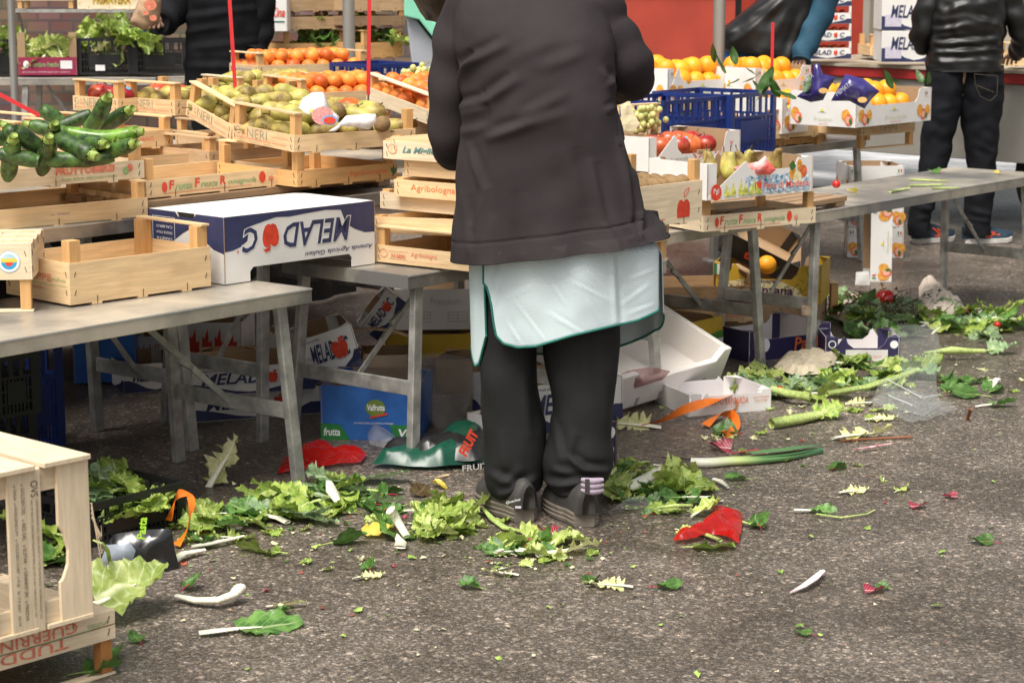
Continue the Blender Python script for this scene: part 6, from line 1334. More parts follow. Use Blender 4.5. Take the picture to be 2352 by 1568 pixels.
def paol(t, lx, ly, h): text(t, 'Paola', (.55*lx,0,.22*h), X, Z, .36*lx, .42*h, M('burnt_orange_ink', (.75,.16,.04)), .1, .02); patch(t, disc(.2*lx,.5*h,.022,.026), (0,0,0), X, Z, WINK(), .001, 'emblem')
trF('open navy carton with orange lettering behind the taped table leg', (1718,832), .0, (1908,808), .30, .115, mat=NVC, inner=LIN, prints=paol, cut=(.12,.88,.68), tab=False)
def jmf(t, lx, ly, h):
    patch(t, [(.28*lx,.05*h),(.84*lx,.05*h),(.84*lx,.55*h),(.28*lx,.55*h)], (0,0,0), X, Z, LIN, .0008, 'white_print'); text(t, 'ortofrutta lazio srl', (.50*lx,0,.25*h), X, Z, .25*lx, .12*h, PALERED(), 0, 0, .0014)
    for u in (.1, .92): patch(t, disc(u*lx,.74*h,.015,.015), (0,0,0), X, Z, WINK(), .001, 'emblem')
    patch(t, disc(.1*lx,.74*h,.011,.011), (0,0,0), X, Z, NVC, .0014, 'emblem')
    patch(t, [(.03*lx,.08*h),(.20*lx,.08*h),(.20*lx,.48*h),(.03*lx,.48*h)], (0,0,0), X, Z, WINK(), .001, 'label_print')
trF('navy and white carton with round emblems lying in the vegetable scraps', (1893,838), .0, (2066,838), .20, .105, mat=NVC, inner=LIN, prints=jmf, cut=(.25,.86,.60), tab=False)
t = tray('orange carton standing on end beyond the nearly empty table', G(2004,652)+Vector((0,0,.0)), rad(-8), .36, .22, .10, prints=freedom, rot=(0,0), frontlow=False, tab=False); t.rotation_euler = (rad(0), rad(-90), rad(-8)); t.location = G(2052,652)+Vector((0,.05,0))
t.rotation_euler = Matrix(((0,0,-1),(0,1,0),(1,0,0))).to_euler() if False else (rad(-90), rad(-86), rad(90))
for i in range(3): tray('orange carton in the low stack behind the nearly empty table, %s one' % ('bottom','middle','top')[i], V(1950,420+62*0,10.7) and Vector((V(1950,420,10.7).x, 10.7, .003+.155*i)), rad(-6+5*i), .28, .3, .152, prints=freedom, frontlow=False, tab=False)
tk = thing('broken_crate', 'broken wooden crate corner standing in the scraps by the taped leg', 'crate', G(1892,735), rad(8))
m = MB(); m.box(.0,.012,0,.05,.0,.16); m.build('side_panel', M('red_stained_wood', (.20,.05,.04), .7), tk); m = MB(); m.box(.03,.060,.0,.03,.02,.150); m.build('corner_post', wood('z','honey'), tk); m = MB(); m.bar((-.02,.01,.185), (.06,.01,.153), .03, .006); m.build('top_rail', wood('x','pale'), tk)
# tape round the leg
m = MB(); m.tube([V(1851,703,7.75), V(1851,722,7.75)], .021, 12, False); tag(m.build('tape_wrap', M('masking_tape', (.42,.31,.24), .7, .2, 40., .4), None, True), 'wad of brown tape wrapped round the table leg at right', 'tape')
# ================= leaves
LM = dict(lettuce=leafmat('lettuce_green', (.17,.29,.035), (.40,.50,.10), (.52,.58,.26)), pale=leafmat('lettuce_pale', (.34,.46,.08), (.55,.62,.20), (.65,.68,.36)), dark=leafmat('leaf_dark', (.045,.12,.02), (.12,.25,.05), (.16,.28,.08)),
    chard=leafmat('chard_green', (.05,.15,.025), (.16,.32,.07), (.35,.45,.20)), yellow=leafmat('leaf_yellow', (.60,.48,.05), (.75,.62,.10), (.7,.62,.3)), grey=leafmat('leaf_greygreen', (.17,.29,.12), (.33,.44,.24), (.50,.58,.38)),
    endive=leafmat('endive_pale', (.60,.60,.22), (.78,.76,.42), (.82,.80,.62)), red=leafmat('radicchio_red', (.20,.015,.03), (.42,.04,.08), (.75,.55,.50)), brown=leafmat('leaf_brown', (.09,.06,.025), (.16,.11,.05), (.2,.15,.08)))
STEMW = M('white_stem', (.74,.72,.55), .4, .10, 30., .15, stretch=(8,8,1), col2=(.80,.79,.66), sss=.15); STEMG = M('green_stalk', (.30,.42,.10), .45, .2, 25., .3, stretch=(10,10,1), col2=(.48,.56,.20), sss=.1); STEMR = M('red_stalk', (.40,.02,.05), .4, .2, 30.)
LP = {}
def leafproto(kind, v):
    k = (kind, v)
    if k in LP: return LP[k]
    s = v*7+hash_(kind)
    if kind == 'lettuce': o = bladeobj('lettuce_leaf', .15, .052, LM['lettuce'], .9, .32, .38, s, .6, 22, 8, .8, .12, 1.2)
    elif kind == 'pale': o = bladeobj('lettuce_leaf', .12, .050, LM['pale'], 1.4, .32, .35, s, .8, 20, 7, .8, .12, 1.4)
    elif kind == 'grey': o = bladeobj('lettuce_leaf', .17, .055, LM['grey'], .8, .24, .42, s, .5, 22, 8, .9, .1, .9)
    elif kind == 'dark': o = bladeobj('spinach_leaf', .085, .034, LM['dark'], 1.8, .16, .05, s, .9, 14, 6, .9, .08, 1.6)
    elif kind == 'chard': o = bladeobj('chard_leaf', .13, .042, LM['chard'], 1.2, .24, .12, s, .8, 18, 7, .8, .1, 1.2)
    elif kind == 'yellow': o = bladeobj('yellow_leaf', .07, .026, LM['yellow'], 2., .2, .2, s, .8, 12, 5, .9, .1, 1.5)
    elif kind == 'endive': o = bladeobj('endive_leaf', .13, .026, LM['endive'], .8, .55, 1.2, s, .7, 30, 7, .6, .25, 1.2)
    elif kind == 'red': o = bladeobj('radicchio_leaf', .055, .022, LM['red'], 2., .15, .1, s, .8, 12, 5, .9, .1, 1.8)
    elif kind == 'brown': o = bladeobj('wilted_leaf', .09, .034, LM['brown'], 1.0, .3, .6, s, .8, 14, 5, .9, .1, 1.2)
    if kind in ('lettuce','grey','pale'): m = MB(); m.tube([(0,-.035,.004),(0,-.01,.006),(0,.03,.001),(0,.08,-.002)], [(.007,.004),(.006,.004),(.004,.003),(.001,.001)], 8); m.build('stem', STEMG if kind != 'pale' else STEMW, o, True)
    if kind == 'chard': m = MB(); m.tube([(0,-.075,.006),(.004,-.04,.010),(0,0,.007),(0,.05,.002)], [(.013,.006),(.012,.006),(.008,.005),(.002,.002)], 10); m.build('stem', STEMW, o, True)
    if kind == 'dark': m = MB(); m.tube([(0,-.03,.002),(0,0,.004),(0,.03,.001)], [.0022,.002,.001], 6); m.build('stem', STEMG if v % 3 else STEMR, o, True)
    if kind == 'endive': m = MB(); m.tube([(0,-.03,.006),(0,0,.008),(0,.06,.004),(0,.10,.0)], [(.011,.005),(.009,.005),(.005,.003),(.001,.001)], 8); m.build('stem', STEMW, o, True)
    o.location = (0,0,-50); LP[k] = o; PROTO.setdefault('leafprotos', []).append(o); return o
def hash_(s): return sum(ord(c)*(i+3) for i, c in enumerate(s)) % 97
NMS = dict(lettuce='bright green frilly lettuce leaf', pale='pale yellow green lettuce leaf', grey='large grey green jagged leaf', dark='small dark green leaf', chard='chard leaf with white stem', yellow='small yellow leaf', endive='frizzy cream endive leaf', red='small dark red radicchio leaf', brown='wilted brown leaf')
def leaf(kind, x, y, ang, s=1., label=None, group=None, z=.006, tilt=None, cat='leaf', gz=None):
    p = leafproto(kind, R_.randrange(4)); o = copy_tree(p); q = G(x, y, 0) if gz is None else G(x, y, gz); o.location = (q.x, q.y, z+(gz or 0)); o.scale = (s, s, s*R_.uniform(.45, .8))
    tx, ty = tilt if tilt else (R_.uniform(-.10, .14), R_.uniform(-.2, .2)); o.rotation_euler = (tx, ty, rad(ang)); return tag(o, label, cat, group)
def heap(where, cx, cy, rx, ry, n, kinds, smin=.7, smax=1.15, zmax=.05, gid='', gz=None):
    ks = [k for k, w_ in kinds for _ in range(w_)]
    for i in range(n):
        while True:
            u, v = R_.uniform(-1,1), R_.uniform(-1,1)
            if u*u+v*v < 1: break
        k = R_.choice(ks); d = 1-math.sqrt(u*u+v*v)
        leaf(k, cx+u*rx, cy+v*ry, R_.uniform(0,360), R_.uniform(smin, smax), '%s %s' % (NMS[k], where), '%s %s' % (NMS[k].replace('leaf','leaves',1), where), .008+zmax*d*R_.random(), (R_.uniform(-.20,.30), R_.uniform(-.25,.25)) if zmax > .02 else None, gz=gz)
LT = [('lettuce',4),('pale',2),('grey',1),('dark',1)]
heap('in the heap by the foot of the front table', 690, 1170, 88, 32, 25, LT+[('chard',1)], .55, .95, .05)
heap('in the upper part of the left heap', 800, 1140, 75, 34, 20, [('grey',3),('lettuce',3),('dark',2),('pale',1)], .55, .95, .045)
heap('in the heap left of the woman\'s shoes', 1005, 1195, 82, 40, 30, [('lettuce',4),('pale',4),('dark',1)], .5, .8, .035)
heap('strewn between the two left heaps', 905, 1160, 60, 35, 10, [('dark',3),('lettuce',1),('brown',1)], .7, 1., .015)
heap('in the row between black crate and heap', 505, 1215, 90, 35, 20, LT+[('chard',2)], .5, .85, .03)
heap('wilting beside the table foot', 590, 1195, 30, 16, 5, [('brown',3),('chard',1)], .7, 1., .01)
heap('under and before the woman\'s shoes', 1222, 1255, 92, 26, 20, [('dark',4),('pale',2),('chard',2),('lettuce',2),('red',1)], .5, .8, .008)
heap('scattered right of the woman\'s shoes', 1470, 1110, 75, 48, 26, [('dark',4),('pale',3),('endive',2),('lettuce',2),('red',1),('chard',1)], .6, .95, .02)
heap('below the broken stalks right of the shoes', 1570, 1150, 60, 30, 10, [('dark',3),('lettuce',1)], .6, .9, .02)
BIG = [('grey',3),('lettuce',5),('chard',2),('dark',2),('pale',1)]
heap('in the big heap by the navy cartons', 1810, 885, 100, 36, 40, BIG+[('pale',3),('endive',1)], .6, 1.0, .04)
heap('in the big heap below the clear film', 2010, 862, 130, 36, 40, BIG+[('pale',3)], .6, 1.0, .03)
heap('in the tangle around the red tomato', 1985, 735, 110, 48, 42, [('grey',4),('dark',5),('brown',3),('lettuce',2)], .8, 1.3, .10)
heap('along the far edge of the scraps at right', 2230, 748, 120, 34, 34, BIG+[('pale',1)], .8, 1.3, .05)
heap('trailing off at the right edge', 2200, 895, 110, 18, 10, [('dark',4),('chard',1)], .7, 1., .01)
heap('piled in the black crate at lower left', 305, 1172, 58, 16, 24, [('grey',2),('lettuce',6)], .45, .65, .03, gz=.06)
heap('sticking up in the back of the black crate', 268, 1122, 44, 14, 8, [('grey',1),('lettuce',1)], .7, .95, .04, gz=.10)
heap('behind the tall apple crate', 130, 1260, 40, 60, 12, [('lettuce',3),('dark',1)], .8, 1.1, .05)
# salad far left
def heapV(where, px, py, Yd, wx, wy, wz, n, kinds, s=1.):
    c = V(px, py, Yd)
    for i in range(n):
        k = R_.choice(kinds); p = leafproto(k, R_.randrange(4)); o = copy_tree(p); o.location = c+Vector((R_.uniform(-wx,wx), R_.uniform(-wy,wy), R_.uniform(-wz,wz))); o.rotation_euler = (R_.uniform(-.9,1.2), R_.uniform(-.8,.8), R_.uniform(0,6.28)); o.scale = (s*R_.uniform(.8,1.2),)*3
        tag(o, '%s %s' % (NMS[k], where), 'leaf', '%s %s' % (NMS[k].replace('leaf','leaves',1), where))
heapV('in the magenta fronted carton', 108, 128, 12.85, .13, .10, .06, 22, ['pale','pale','endive'], 1.1)
heapV('in the black salad crate', 238, 100, 12.9, .14, .12, .05, 26, ['pale','lettuce','endive'], 1.1)
heapV('hanging out of the crate below the paper bag', 305, 88, 12.8, .10, .10, .04, 12, ['lettuce','lettuce'], 1.2)
heapV('in the crate at the far left edge', 12, 110, 12.9, .10, .10, .04, 8, ['lettuce'], 1.)
heapV('in the dark greens crate of the far stack', 870, 90, 12.6, .12, .10, .03, 16, ['dark','lettuce'], 1.2)
heapV('in the lowest crate of the far stack', 720, 90, 12.6, .16, .10, .03, 12, ['dark','lettuce'], 1.2)
# single scraps
for k, x, y, a, s, lb in (('lettuce',640,1275,70,.8,'jagged green leaf lying alone below the left heap'), ('chard',545,1452,-70,1.15,'long dark green leaf curled on the asphalt at lower left'), ('dark',600,1425,-40,1.,'small green leaf touching the curled one at lower left'), ('endive',628,1398,-80,.6,'torn white leaf above the curled green one'),
    ('dark',765,1253,-75,1.1,'flat green leaf between left heap and woman'), ('yellow',835,1232,-80,1.3,'yellow green torn leaf near the left heap'), ('dark',850,1312,20,.6,'little folded green leaf in the middle of the asphalt'), ('endive',825,1333,-60,.55,'pale shred with a thin stalk on the asphalt'), ('endive',1262,1280,-62,1.15,'big frizzy cream endive leaf in front of the shoes'),
    ('endive',1175,1324,80,.6,'small cream endive scrap before the woman'), ('endive',1432,1352,85,.75,'cream endive scrap in the lower middle'), ('dark',1508,1352,-88,.75,'green stalk leaf beside the cream endive scrap'), ('dark',1362,1343,10,.7,'upright green sprig on the asphalt in the lower middle'), ('dark',1102,1356,60,.7,'small green sprig left of the lower middle'),
    ('lettuce',1590,1262,-85,.75,'crumpled green leaf just below the red bag'), ('dark',1720,1208,-70,.6,'small dark leaf right of the red bag'), ('dark',1715,1104,70,.8,'small green leaf below the leek'), ('chard',1860,1178,-80,.6,'rolled green leaf with a long stalk at right'), ('dark',1915,1082,-30,.8,'green leaf on the asphalt right of the leek'),
    ('endive',1940,1135,-70,.6,'pale green shred right of the middle'), ('dark',2280,1250,80,.75,'small bright green leaf near the right edge'), ('dark',1862,1462,60,.5,'little green leaf at the bottom right'), ('red',2090,1168,-70,.9,'pink and white radicchio scrap at right'), ('red',1985,1362,-80,.9,'pink radicchio scrap at lower right'), ('dark',2040,1356,60,.4,'tiny green leaf next to the lower pink scrap'),
    ('red',2200,1145,80,.8,'dark red leaf shred at the right'), ('dark',255,1520,10,.8,'green leaf leaning on the foot of the upside down crate'), ('dark',190,1552,-80,1.,'green leaf at the bottom edge left'), ('dark',322,1480,30,.6,'small green sprig right of the upside down crate'), ('lettuce',475,1090,20,.0001,'x'),
    ('endive',1985,930,80,.8,'cream frizzy scrap below the clear film'), ('endive',2000,968,-85,.7,'cream scrap lower below the clear film'), ('endive',1940,1010,-75,1.3,'large frizzy cream endive head piece at right'), ('dark',2250,912,85,1.4,'long dark crinkled leaf near the right edge'), ('chard',2275,935,-85,.7,'pale backed leaf below the long dark one'),
    ('yellow',1020,1125,30,.9,'yellow orange leaf on top of the heap left of the woman'), ('chard',1600,1150,60,1.,'large pale green leaf folded over right of the shoes'), ('endive',1490,985,85,1.3,'cream endive stump by the orange ribbon'), ('dark',1690,1000,60,1.,'dark crinkled leaf below the orange ribbon'), ('endive',1650,1018,0,.6,'yellow endive heart below the orange ribbon'), ('red',1680,1035,80,1.3,'dark red leaf with a red stalk above the leek'),
    ('red',1275,1230,60,1.,'dark red leaf at the toe of the woman\'s shoe'), ('red',882,1222,-70,1.,'red and white scrap left of the fallen white stem'), ('chard',915,1245,5,1.25,'dark leaf with an upright white stem before the heap')):
    if lb != 'x': leaf(k, x, y, a, s, lb)
# endive branch leaning on leg
o = leaf('endive', 487, 1115, -30, 1.2, 'frizzy yellow endive sprig leaning on the leg of the front table', tilt=(.9,.2))
# big savoy leaf
SAV = leafmat('savoy_leaf', (.30,.42,.07), (.52,.60,.20), (.66,.70,.38), scale=18); o = bladeobj('cabbage_leaf', .185, .098, SAV, .5, .10, .10, 5, .3, 34, 14, .62, .25, .9)
o.location = G(222,1418,0)+Vector((0,0,.035)); o.rotation_euler = (.30, .15, rad(-62)); tag(o, 'big pale green savoy cabbage leaf beside the foreground crates', 'leaf')
m = MB(); m.tube([(0,-.03,.0),(0,.02,-.001),(0,.10,.004)], [(.012,.006),(.010,.006),(.003,.003)], 10); m.build('stem', STEMW, o, True)
def stalk(name, label, pts, rads, mat, leafkind=None, flat=.6, parts=1, extra=None, cut=None):
    P = [G(x, y, z) for x, y, z in pts]; c = P[0].copy(); c.z = 0; t = thing(name, label, 'stalk', c)
    for k in range(parts):
        off = Vector((0, .008*k, .003*k)); m = MB(); m.tube([p-c+off for p in P], [(r, r*flat) for r in rads], 12); m.build('stalk', mat, t, True)
    if leafkind:
        for a in (leafkind if isinstance(leafkind, list) else [leafkind]):
            p = leafproto(a[0], a[4] if len(a) > 4 else 0); q = copy_tree(p, t); q.location = G(a[1], a[2], .012)-c; q.rotation_euler = (.2, .2, rad(a[3])); q.scale = (.7,)*3
            q.name = 'leaf_blade'
    return t
stalk('chard_stalk', 'thick white chard stalk with a split end beside the cabbage leaf', [(405,1368,.012),(450,1378,.016),(500,1378,.020),(535,1366,.026),(550,1350,.034)], [.008,.012,.014,.017,.020], STEMW, ('dark',425,1350,-20))
stalk('white_stem', 'white chard stem standing up out of the dark leaf by the heap', [(935,1232,.01),(918,1205,.03),(905,1182,.055),(897,1170,.075)], [.011,.012,.013,.015], STEMW)
stalk('white_stem', 'white bulb end of a stem on the upper left heap', [(775,1150,.03),(762,1128,.055),(757,1108,.07)], [.012,.020,.012], STEMW)
stalk('celery_stalk', 'ribbed celery stalk with a cut end right of the small white carton', [(1772,974,.018),(1805,968,.020),(1840,962,.020),(1890,952,.018)], [.017,.016,.016,.010], STEMG, ('lettuce',1870,955,-80), .9, 2)
stalk('celery_stalk', 'pale celery stalk in the heap below the taped leg', [(1775,895,.03),(1810,905,.035),(1860,912,.03)], [.012,.014,.016], STEMG, None, .8, 2)
stalk('celery_stalk', 'long celery stalk running through the heap at right', [(1900,905,.03),(1990,890,.04),(2060,868,.035),(2110,850,.03)], [.010,.010,.010,.008], STEMG, None, .7, 2)
stalk('green_stalk', 'smooth round green stalk with a pinkish knot near the right edge', [(2120,812,.03),(2160,806,.035),(2185,804,.04),(2230,806,.035),(2260,806,.03)], [.008,.010,.017,.011,.010], STEMG, ('grey',2270,806,-88), .9)
stalk('green_stalk', 'thin bent green stalk right of the red bag', [(1680,1190,.01),(1720,1202,.012),(1755,1208,.012)], [.004,.005,.006], STEMG, ('dark',1745,1210,10))
stalk('green_stalk', 'long thin green stalk trailing from the rolled leaf', [(1875,1180,.01),(1930,1188,.008),(1990,1180,.008),(2010,1170,.008)], [.005,.004,.003,.002], STEMG)
stalk('radicchio_strip', 'long white radicchio strip with a magenta edge at lower right', [(1815,1360,.006),(1845,1345,.014),(1870,1328,.020),(1890,1310,.014)], [.004,.009,.011,.007], M('radicchio_white', (.80,.74,.72), .45, .1, 20., col2=(.75,.5,.5)), None, .35)
stalk('white_stem', 'pale stem pieces lying in the row by the black crate', [(440,1255,.012),(480,1248,.016),(530,1238,.014),(560,1230,.01)], [.007,.008,.007,.004], STEMW)
stalk('white_stem', 'second pale stem in the row by the black crate', [(398,1290,.012),(420,1272,.016),(470,1262,.012)], [.012,.012,.006], STEMW)
stalk('white_stem', 'pale stem with a loose end under the woman\'s left shoe', [(1108,1165,.02),(1130,1190,.012),(1160,1212,.010),(1210,1222,.008)], [.004,.009,.010,.006], STEMG)
stalk('white_stem', 'white bunch of stems tied with green string right of the shoes', [(1415,1125,.012),(1450,1118,.020),(1485,1100,.024),(1515,1082,.022)], [.012,.020,.018,.016], STEMW, [('pale',1430,1130,40), ('dark',1420,1100,-10)], .6, 2)
stalk('white_stem', 'cut pale stem lying right of the tied bunch', [(1640,1100,.01),(1655,1105,.014),(1672,1118,.01)], [.007,.009,.005], STEMW)
stalk('green_stalk', 'yellow green stalk with a big folded leaf right of the shoes', [(1510,1165,.02),(1550,1160,.03),(1590,1160,.035)], [.006,.008,.006], STEMG, ('pale',1600,1180,-40))
stalk('green_stalk', 'cut green stalk lying across the leaf before the red bag', [(1590,1215,.012),(1625,1228,.012),(1655,1240,.012)], [.007,.007,.007], STEMG)
stalk('radicchio_stalk', 'thin dark red stalks above the leek', [(1625,1015,.01),(1680,1040,.014),(1740,1032,.012),(1765,1048,.006)], [.003,.003,.004,.002], STEMR)
stalk('radicchio_stalk', 'red and white stalk among the endive at right', [(1960,1032,.01),(2000,1026,.014),(2048,1018,.010)], [.004,.005,.003], M('pink_stalk', (.62,.18,.22), .4, .3, 30., col2=(.75,.6,.6)))
# leek
LK = bpy.data.materials.new('leek_skin'); LK.use_nodes = True; nt = LK.node_tree; b = nt.nodes['Principled BSDF']; b.inputs['Roughness'].default_value = .4
uv = nd(nt, 'ShaderNodeUVMap'); sp = nd(nt, 'ShaderNodeSeparateXYZ'); cr = nd(nt, 'ShaderNodeValToRGB'); nt.links.new(uv.outputs[0], sp.inputs[0]); nt.links.new(sp.outputs[0], cr.inputs[0]); nt.links.new(cr.outputs[0], b.inputs['Base Color'])
e = cr.color_ramp; e.elements[0].color = (.78,.78,.66,1); e.elements[1].color = (.05,.14,.07,1); e.elements[0].position = .12; x_ = e.elements.new(.38); x_.color = (.50,.60,.22,1); x_ = e.elements.new(.55); x_.color = (.12,.26,.09,1)
pts = [(1588,1062,.012),(1630,1062,.014),(1680,1058,.014),(1730,1056,.014),(1800,1050,.012),(1850,1042,.010),(1890,1036,.006)]; P = [G(x, y, z) for x, y, z in pts]; c = P[0].copy(); c.z = 0
m = MB(); pp = [Vector(interp([tuple(p-c) for p in P], i/40)) for i in range(41)]; m.tube(pp, [(.017*(1+.35*math.sin(math.pi*min(1,i/40)))*(1-(i/40)**3*.8), .015*(1-.35*(i/40))) for i in range(41)], 18); m.uv = [((i//18)/40, 0) for i in range(len(m.v))]
o = m.build('leek', LK, None, True); o.location = c; tag(o, 'leek with a white end and long dark green leaves lying on the asphalt', 'leek')
for i, (dx, up, dz) in enumerate(((-.02,.4,.3), (.02,.7,-.2))):
    pp2 = [p+Vector((0,.010*(i+1)*(k/40), .004+.012*math.sin(k/40*2.5)*(i+.5))) for k, p in enumerate(pp) if k > 18]; m = MB(); m.tube(pp2, [(.020*math.sin(math.pi*min(1,.25+k/len(pp2)*.75))+.001, .0015) for k in range(len(pp2))], 10); m.uv = [(.55+.45*(k//10)/len(pp2), 0) for k in range(len(m.v))]; m.build('leek_leaf', LK, o, True)
# sticks
def stick(label, a, b, r, mat, za=.006, zb=.006):
    p, q = G(*a, za), G(*b, zb); m = MB(); m.tube([(0,0,0), tuple((q-p)*.5+Vector((0,0,.001))), tuple(q-p)], r, 7); o = m.build('stick', mat, None, True); o.location = p; return tag(o, label, 'stick')
stick('thin pale wooden strip lying behind the row of scraps at left', (430,1172), (606,1155), .003, wood('x','pale')); stick('short pale stick by the foot of the low table', (1000,1098), (1030,1090), .003, wood('x','pale'))
stick('reddish brown wooden strip beside the endive at right', (1930,1012), (2095,1003), .004, M('reddish_wood', (.25,.09,.04), .7)); stick('thin black twig above the leek', (1520,1050), (1598,1056), .002, M('black_twig', (.02,.018,.015), .8)); stick('bundle of black twigs right of the shoes', (1560,1112), (1640,1118), .005, M('black_twig', (.02,.018,.015), .8))
stick('brown pointed wood splinter standing by the clear film', (2222,962), (2230,938), .006, M('reddish_wood', (.25,.09,.04), .7), .0, .05)
# film, bags, ribbons
REDF = film('red_film', (.55,.010,.007), .45, .2); 
crumple('plastic_bag', 'crumpled translucent red plastic bag on the asphalt right of the shoes', 'bag', [(1545,1252),(1560,1222),(1605,1212),(1625,1192),(1640,1172),(1690,1180),(1706,1190),(1704,1220),(1696,1256),(1660,1240),(1630,1236),(1580,1250)], REDF, .040, .010, 31, .006, 0, 9., dome=.004)
crumple('plastic_bag', 'shiny red plastic bag under the low table', 'bag', [(636,1095),(650,1060),(690,1035),(740,1028),(790,1040),(845,1050),(830,1068),(760,1075),(700,1085)], REDF, .030, .012, 32, .006, 0, 9., dome=.006)
GRN = film('green_film', (.01,.10,.06), .6, .3); nb_ = crumple('plastic_bag', 'dark green and black fruit bag with red letters beside the woman\'s foot', 'bag', [(850,1075),(905,1058),(985,1048),(1020,1015),(1075,1000),(1118,1010),(1125,1045),(1110,1072),(1020,1082),(930,1080)], GRN, .045, .016, 33, .006, 0, 6., dome=.03)
bl_ = crumple('plastic_bag', 'black printed fruit bag lying over the green one', 'bag', [(880,1052),(960,1040),(1000,1046),(1060,1052),(1110,1020),(1126,1050),(1100,1078),(1040,1078),(960,1068)], film('black_film', (.012,.012,.013), .95, .4), .05, .015, 34, .02, 0, 7., dome=.03)
c = V(1072,1050,6.02); text(bl_, 'FRUIT', c-bl_.location, Vector((.45,-.1,.88)), Vector((-.88,0,.45)), .085, .030, RED(), .2, .05)
c = V(912,1048,6.25); text(bl_, 'fruit', c-bl_.location, Vector((.8,-.1,.45)), Vector((-.45,0,.8)), .07, .026, RED(), .2, .05)
c = V(1062,1082,5.97); text(bl_, 'FRUIT', c-bl_.location, Vector((1,0,.12)), Vector((0,-.3,1)), .075, .020, WINK(), 0, .02)
ORG = M('orange_ribbon', (.85,.20,.02), .35, .1, 20.)
def ribbon(label, pts, w_, Pz=None):
    P = [G(x, y, 0)+Vector((0,0,z)) for x, y, z in pts]; c = P[0].copy(); c.z = 0; rows = []
    pp = [Vector(interp([tuple(p-c) for p in P], i/60)) for i in range(61)]
    for i, p in enumerate(pp):
        tw = i*.11; t_ = (pp[min(60,i+1)]-pp[max(0,i-1)]).normalized(); s_ = t_.cross(Z); s_ = s_.normalized() if s_.length > .05 else X; u = s_*math.cos(tw)+Z*math.sin(tw); rows.append([p-u*w_/2, p, p+u*w_/2])
    m = MB(); m.grid(rows); o = m.build('ribbon', ORG, None, True); o.location = c; return tag(o, label, 'ribbon')
ribbon('long orange plastic ribbon twisted in front of the small white carton', [(1470,985,.015),(1520,978,.02),(1570,968,.04),(1620,958,.05),(1655,952,.055),(1690,945,.05),(1685,960,.02),(1650,965,.02),(1620,985,.012)], .030)
ribbon('short orange ribbon curl below the long one', [(1655,985,.012),(1680,975,.035),(1690,990,.02),(1670,1005,.012),(1655,998,.01)], .028)
ribbon('orange ribbon loop by the black crate', [(388,1220,.03),(410,1212,.09),(440,1210,.08),(432,1232,.03),(405,1262,.012)], .022)
crumple('plastic_film', 'large folded sheet of clear film over the scraps at right', 'film', [(2060,770),(2150,778),(2160,830),(2150,880),(2150,925),(2160,960),(2120,988),(2000,955),(2020,905),(2070,890),(2065,840)], film('clear_film_light', (.85,.88,.88), .02, .05, .16), .012, .02, 35, .045, 0, 4., dome=.0)
cb_ = crumple('plastic_film', 'flattened clear plastic box with bright edges on the scraps', 'film', [(1998,945),(2040,905),(2110,930),(2185,950),(2200,962),(2130,985),(2090,995)], film('clear_film_light', (.85,.88,.88), .02, .05, .16), .025, .022, 36, .03, 0, 4.)
m = MB()
for a, b in (((2036,870),(2116,912)), ((2041,908),(2096,930)), ((2124,912),(2161,905))): m.bar(G(*a, .062)-cb_.location, G(*b, .058)-cb_.location, .003, .002)
m.build('edge_highlight', M('white_highlight', (.80,.82,.84), .15, .03, spec=.8), cb_)  # white bars stand in for highlights along the folds
crumple('plastic_film', 'wisp of clear film right of the shoes', 'film', [(1403,1180),(1440,1165),(1490,1162),(1500,1172),(1450,1182)], film('clear_film_light', (.85,.88,.88), .02, .05, .16), .04, .012, 37, .005)
CP = M('crumpled_paper', (.68,.58,.49), .8, .1, 10.)
crumple('paper_scrap', 'crumpled cream paper behind the red tomato', 'paper', [(2110,668),(2128,652),(2150,662),(2175,690),(2195,700),(2215,712),(2200,735),(2150,745),(2110,740)], CP, .045, .010, 41, .01, .001, 14., dome=.02)
crumple('paper_scrap', 'crumpled cream paper left of the red tomato', 'paper', [(1925,720),(1960,690),(1985,705),(1985,740),(1950,755),(1925,745)], CP, .045, .010, 42, .01, .001, 14., dome=.012)
crumple('cardboard_scrap', 'flattened grey brown card on the heap by the navy cartons', 'card', [(1776,865),(1800,838),(1850,832),(1880,830),(1925,838),(1915,858),(1880,880),(1830,885)], M('grey_brown_card', (.50,.43,.31), .8, .15, 12.), .030, .012, 43, .03, .001, 12., dome=.002)
fruit('persimmon', G(2033,705)+Vector((0,0,.06)), (.3,.2,0), 'large red tomato lying on the scraps beneath the tables', 'tomato', None, 1.); bpy.context.view_layer.update()
TOM = M('tomato_skin', (.50,.015,.010), .15, .1, 8., coat=.3)
def tomato(label, p, r, g=None):
    o = ball(r, .95, .04, r*100).build('tomato', TOM, None, True); o.location = p; return tag(o, label, 'tomato', g)
for o in list(C.objects):
    if o.get('label') == 'large red tomato lying on the scraps beneath the tables': bpy.data.objects.remove(o)
tomato('large red tomato lying on the scraps beneath the tables', G(2033,716)+Vector((0,0,.055)), .045)
tomato('single cherry tomato on the nearly empty table', V(1921,423,8.42), .017)
for x, y, lb in ((1790,918,'cherry tomato in the heap by the small white carton'), (2163,743,'cherry tomato left of the large jagged leaf at right'), (2222,733,'cherry tomato behind the jagged leaf at right'), (2290,765,'cherry tomato on the green stalks at the right edge')): tomato(lb, G(x,y)+Vector((0,0,.035)), .014)
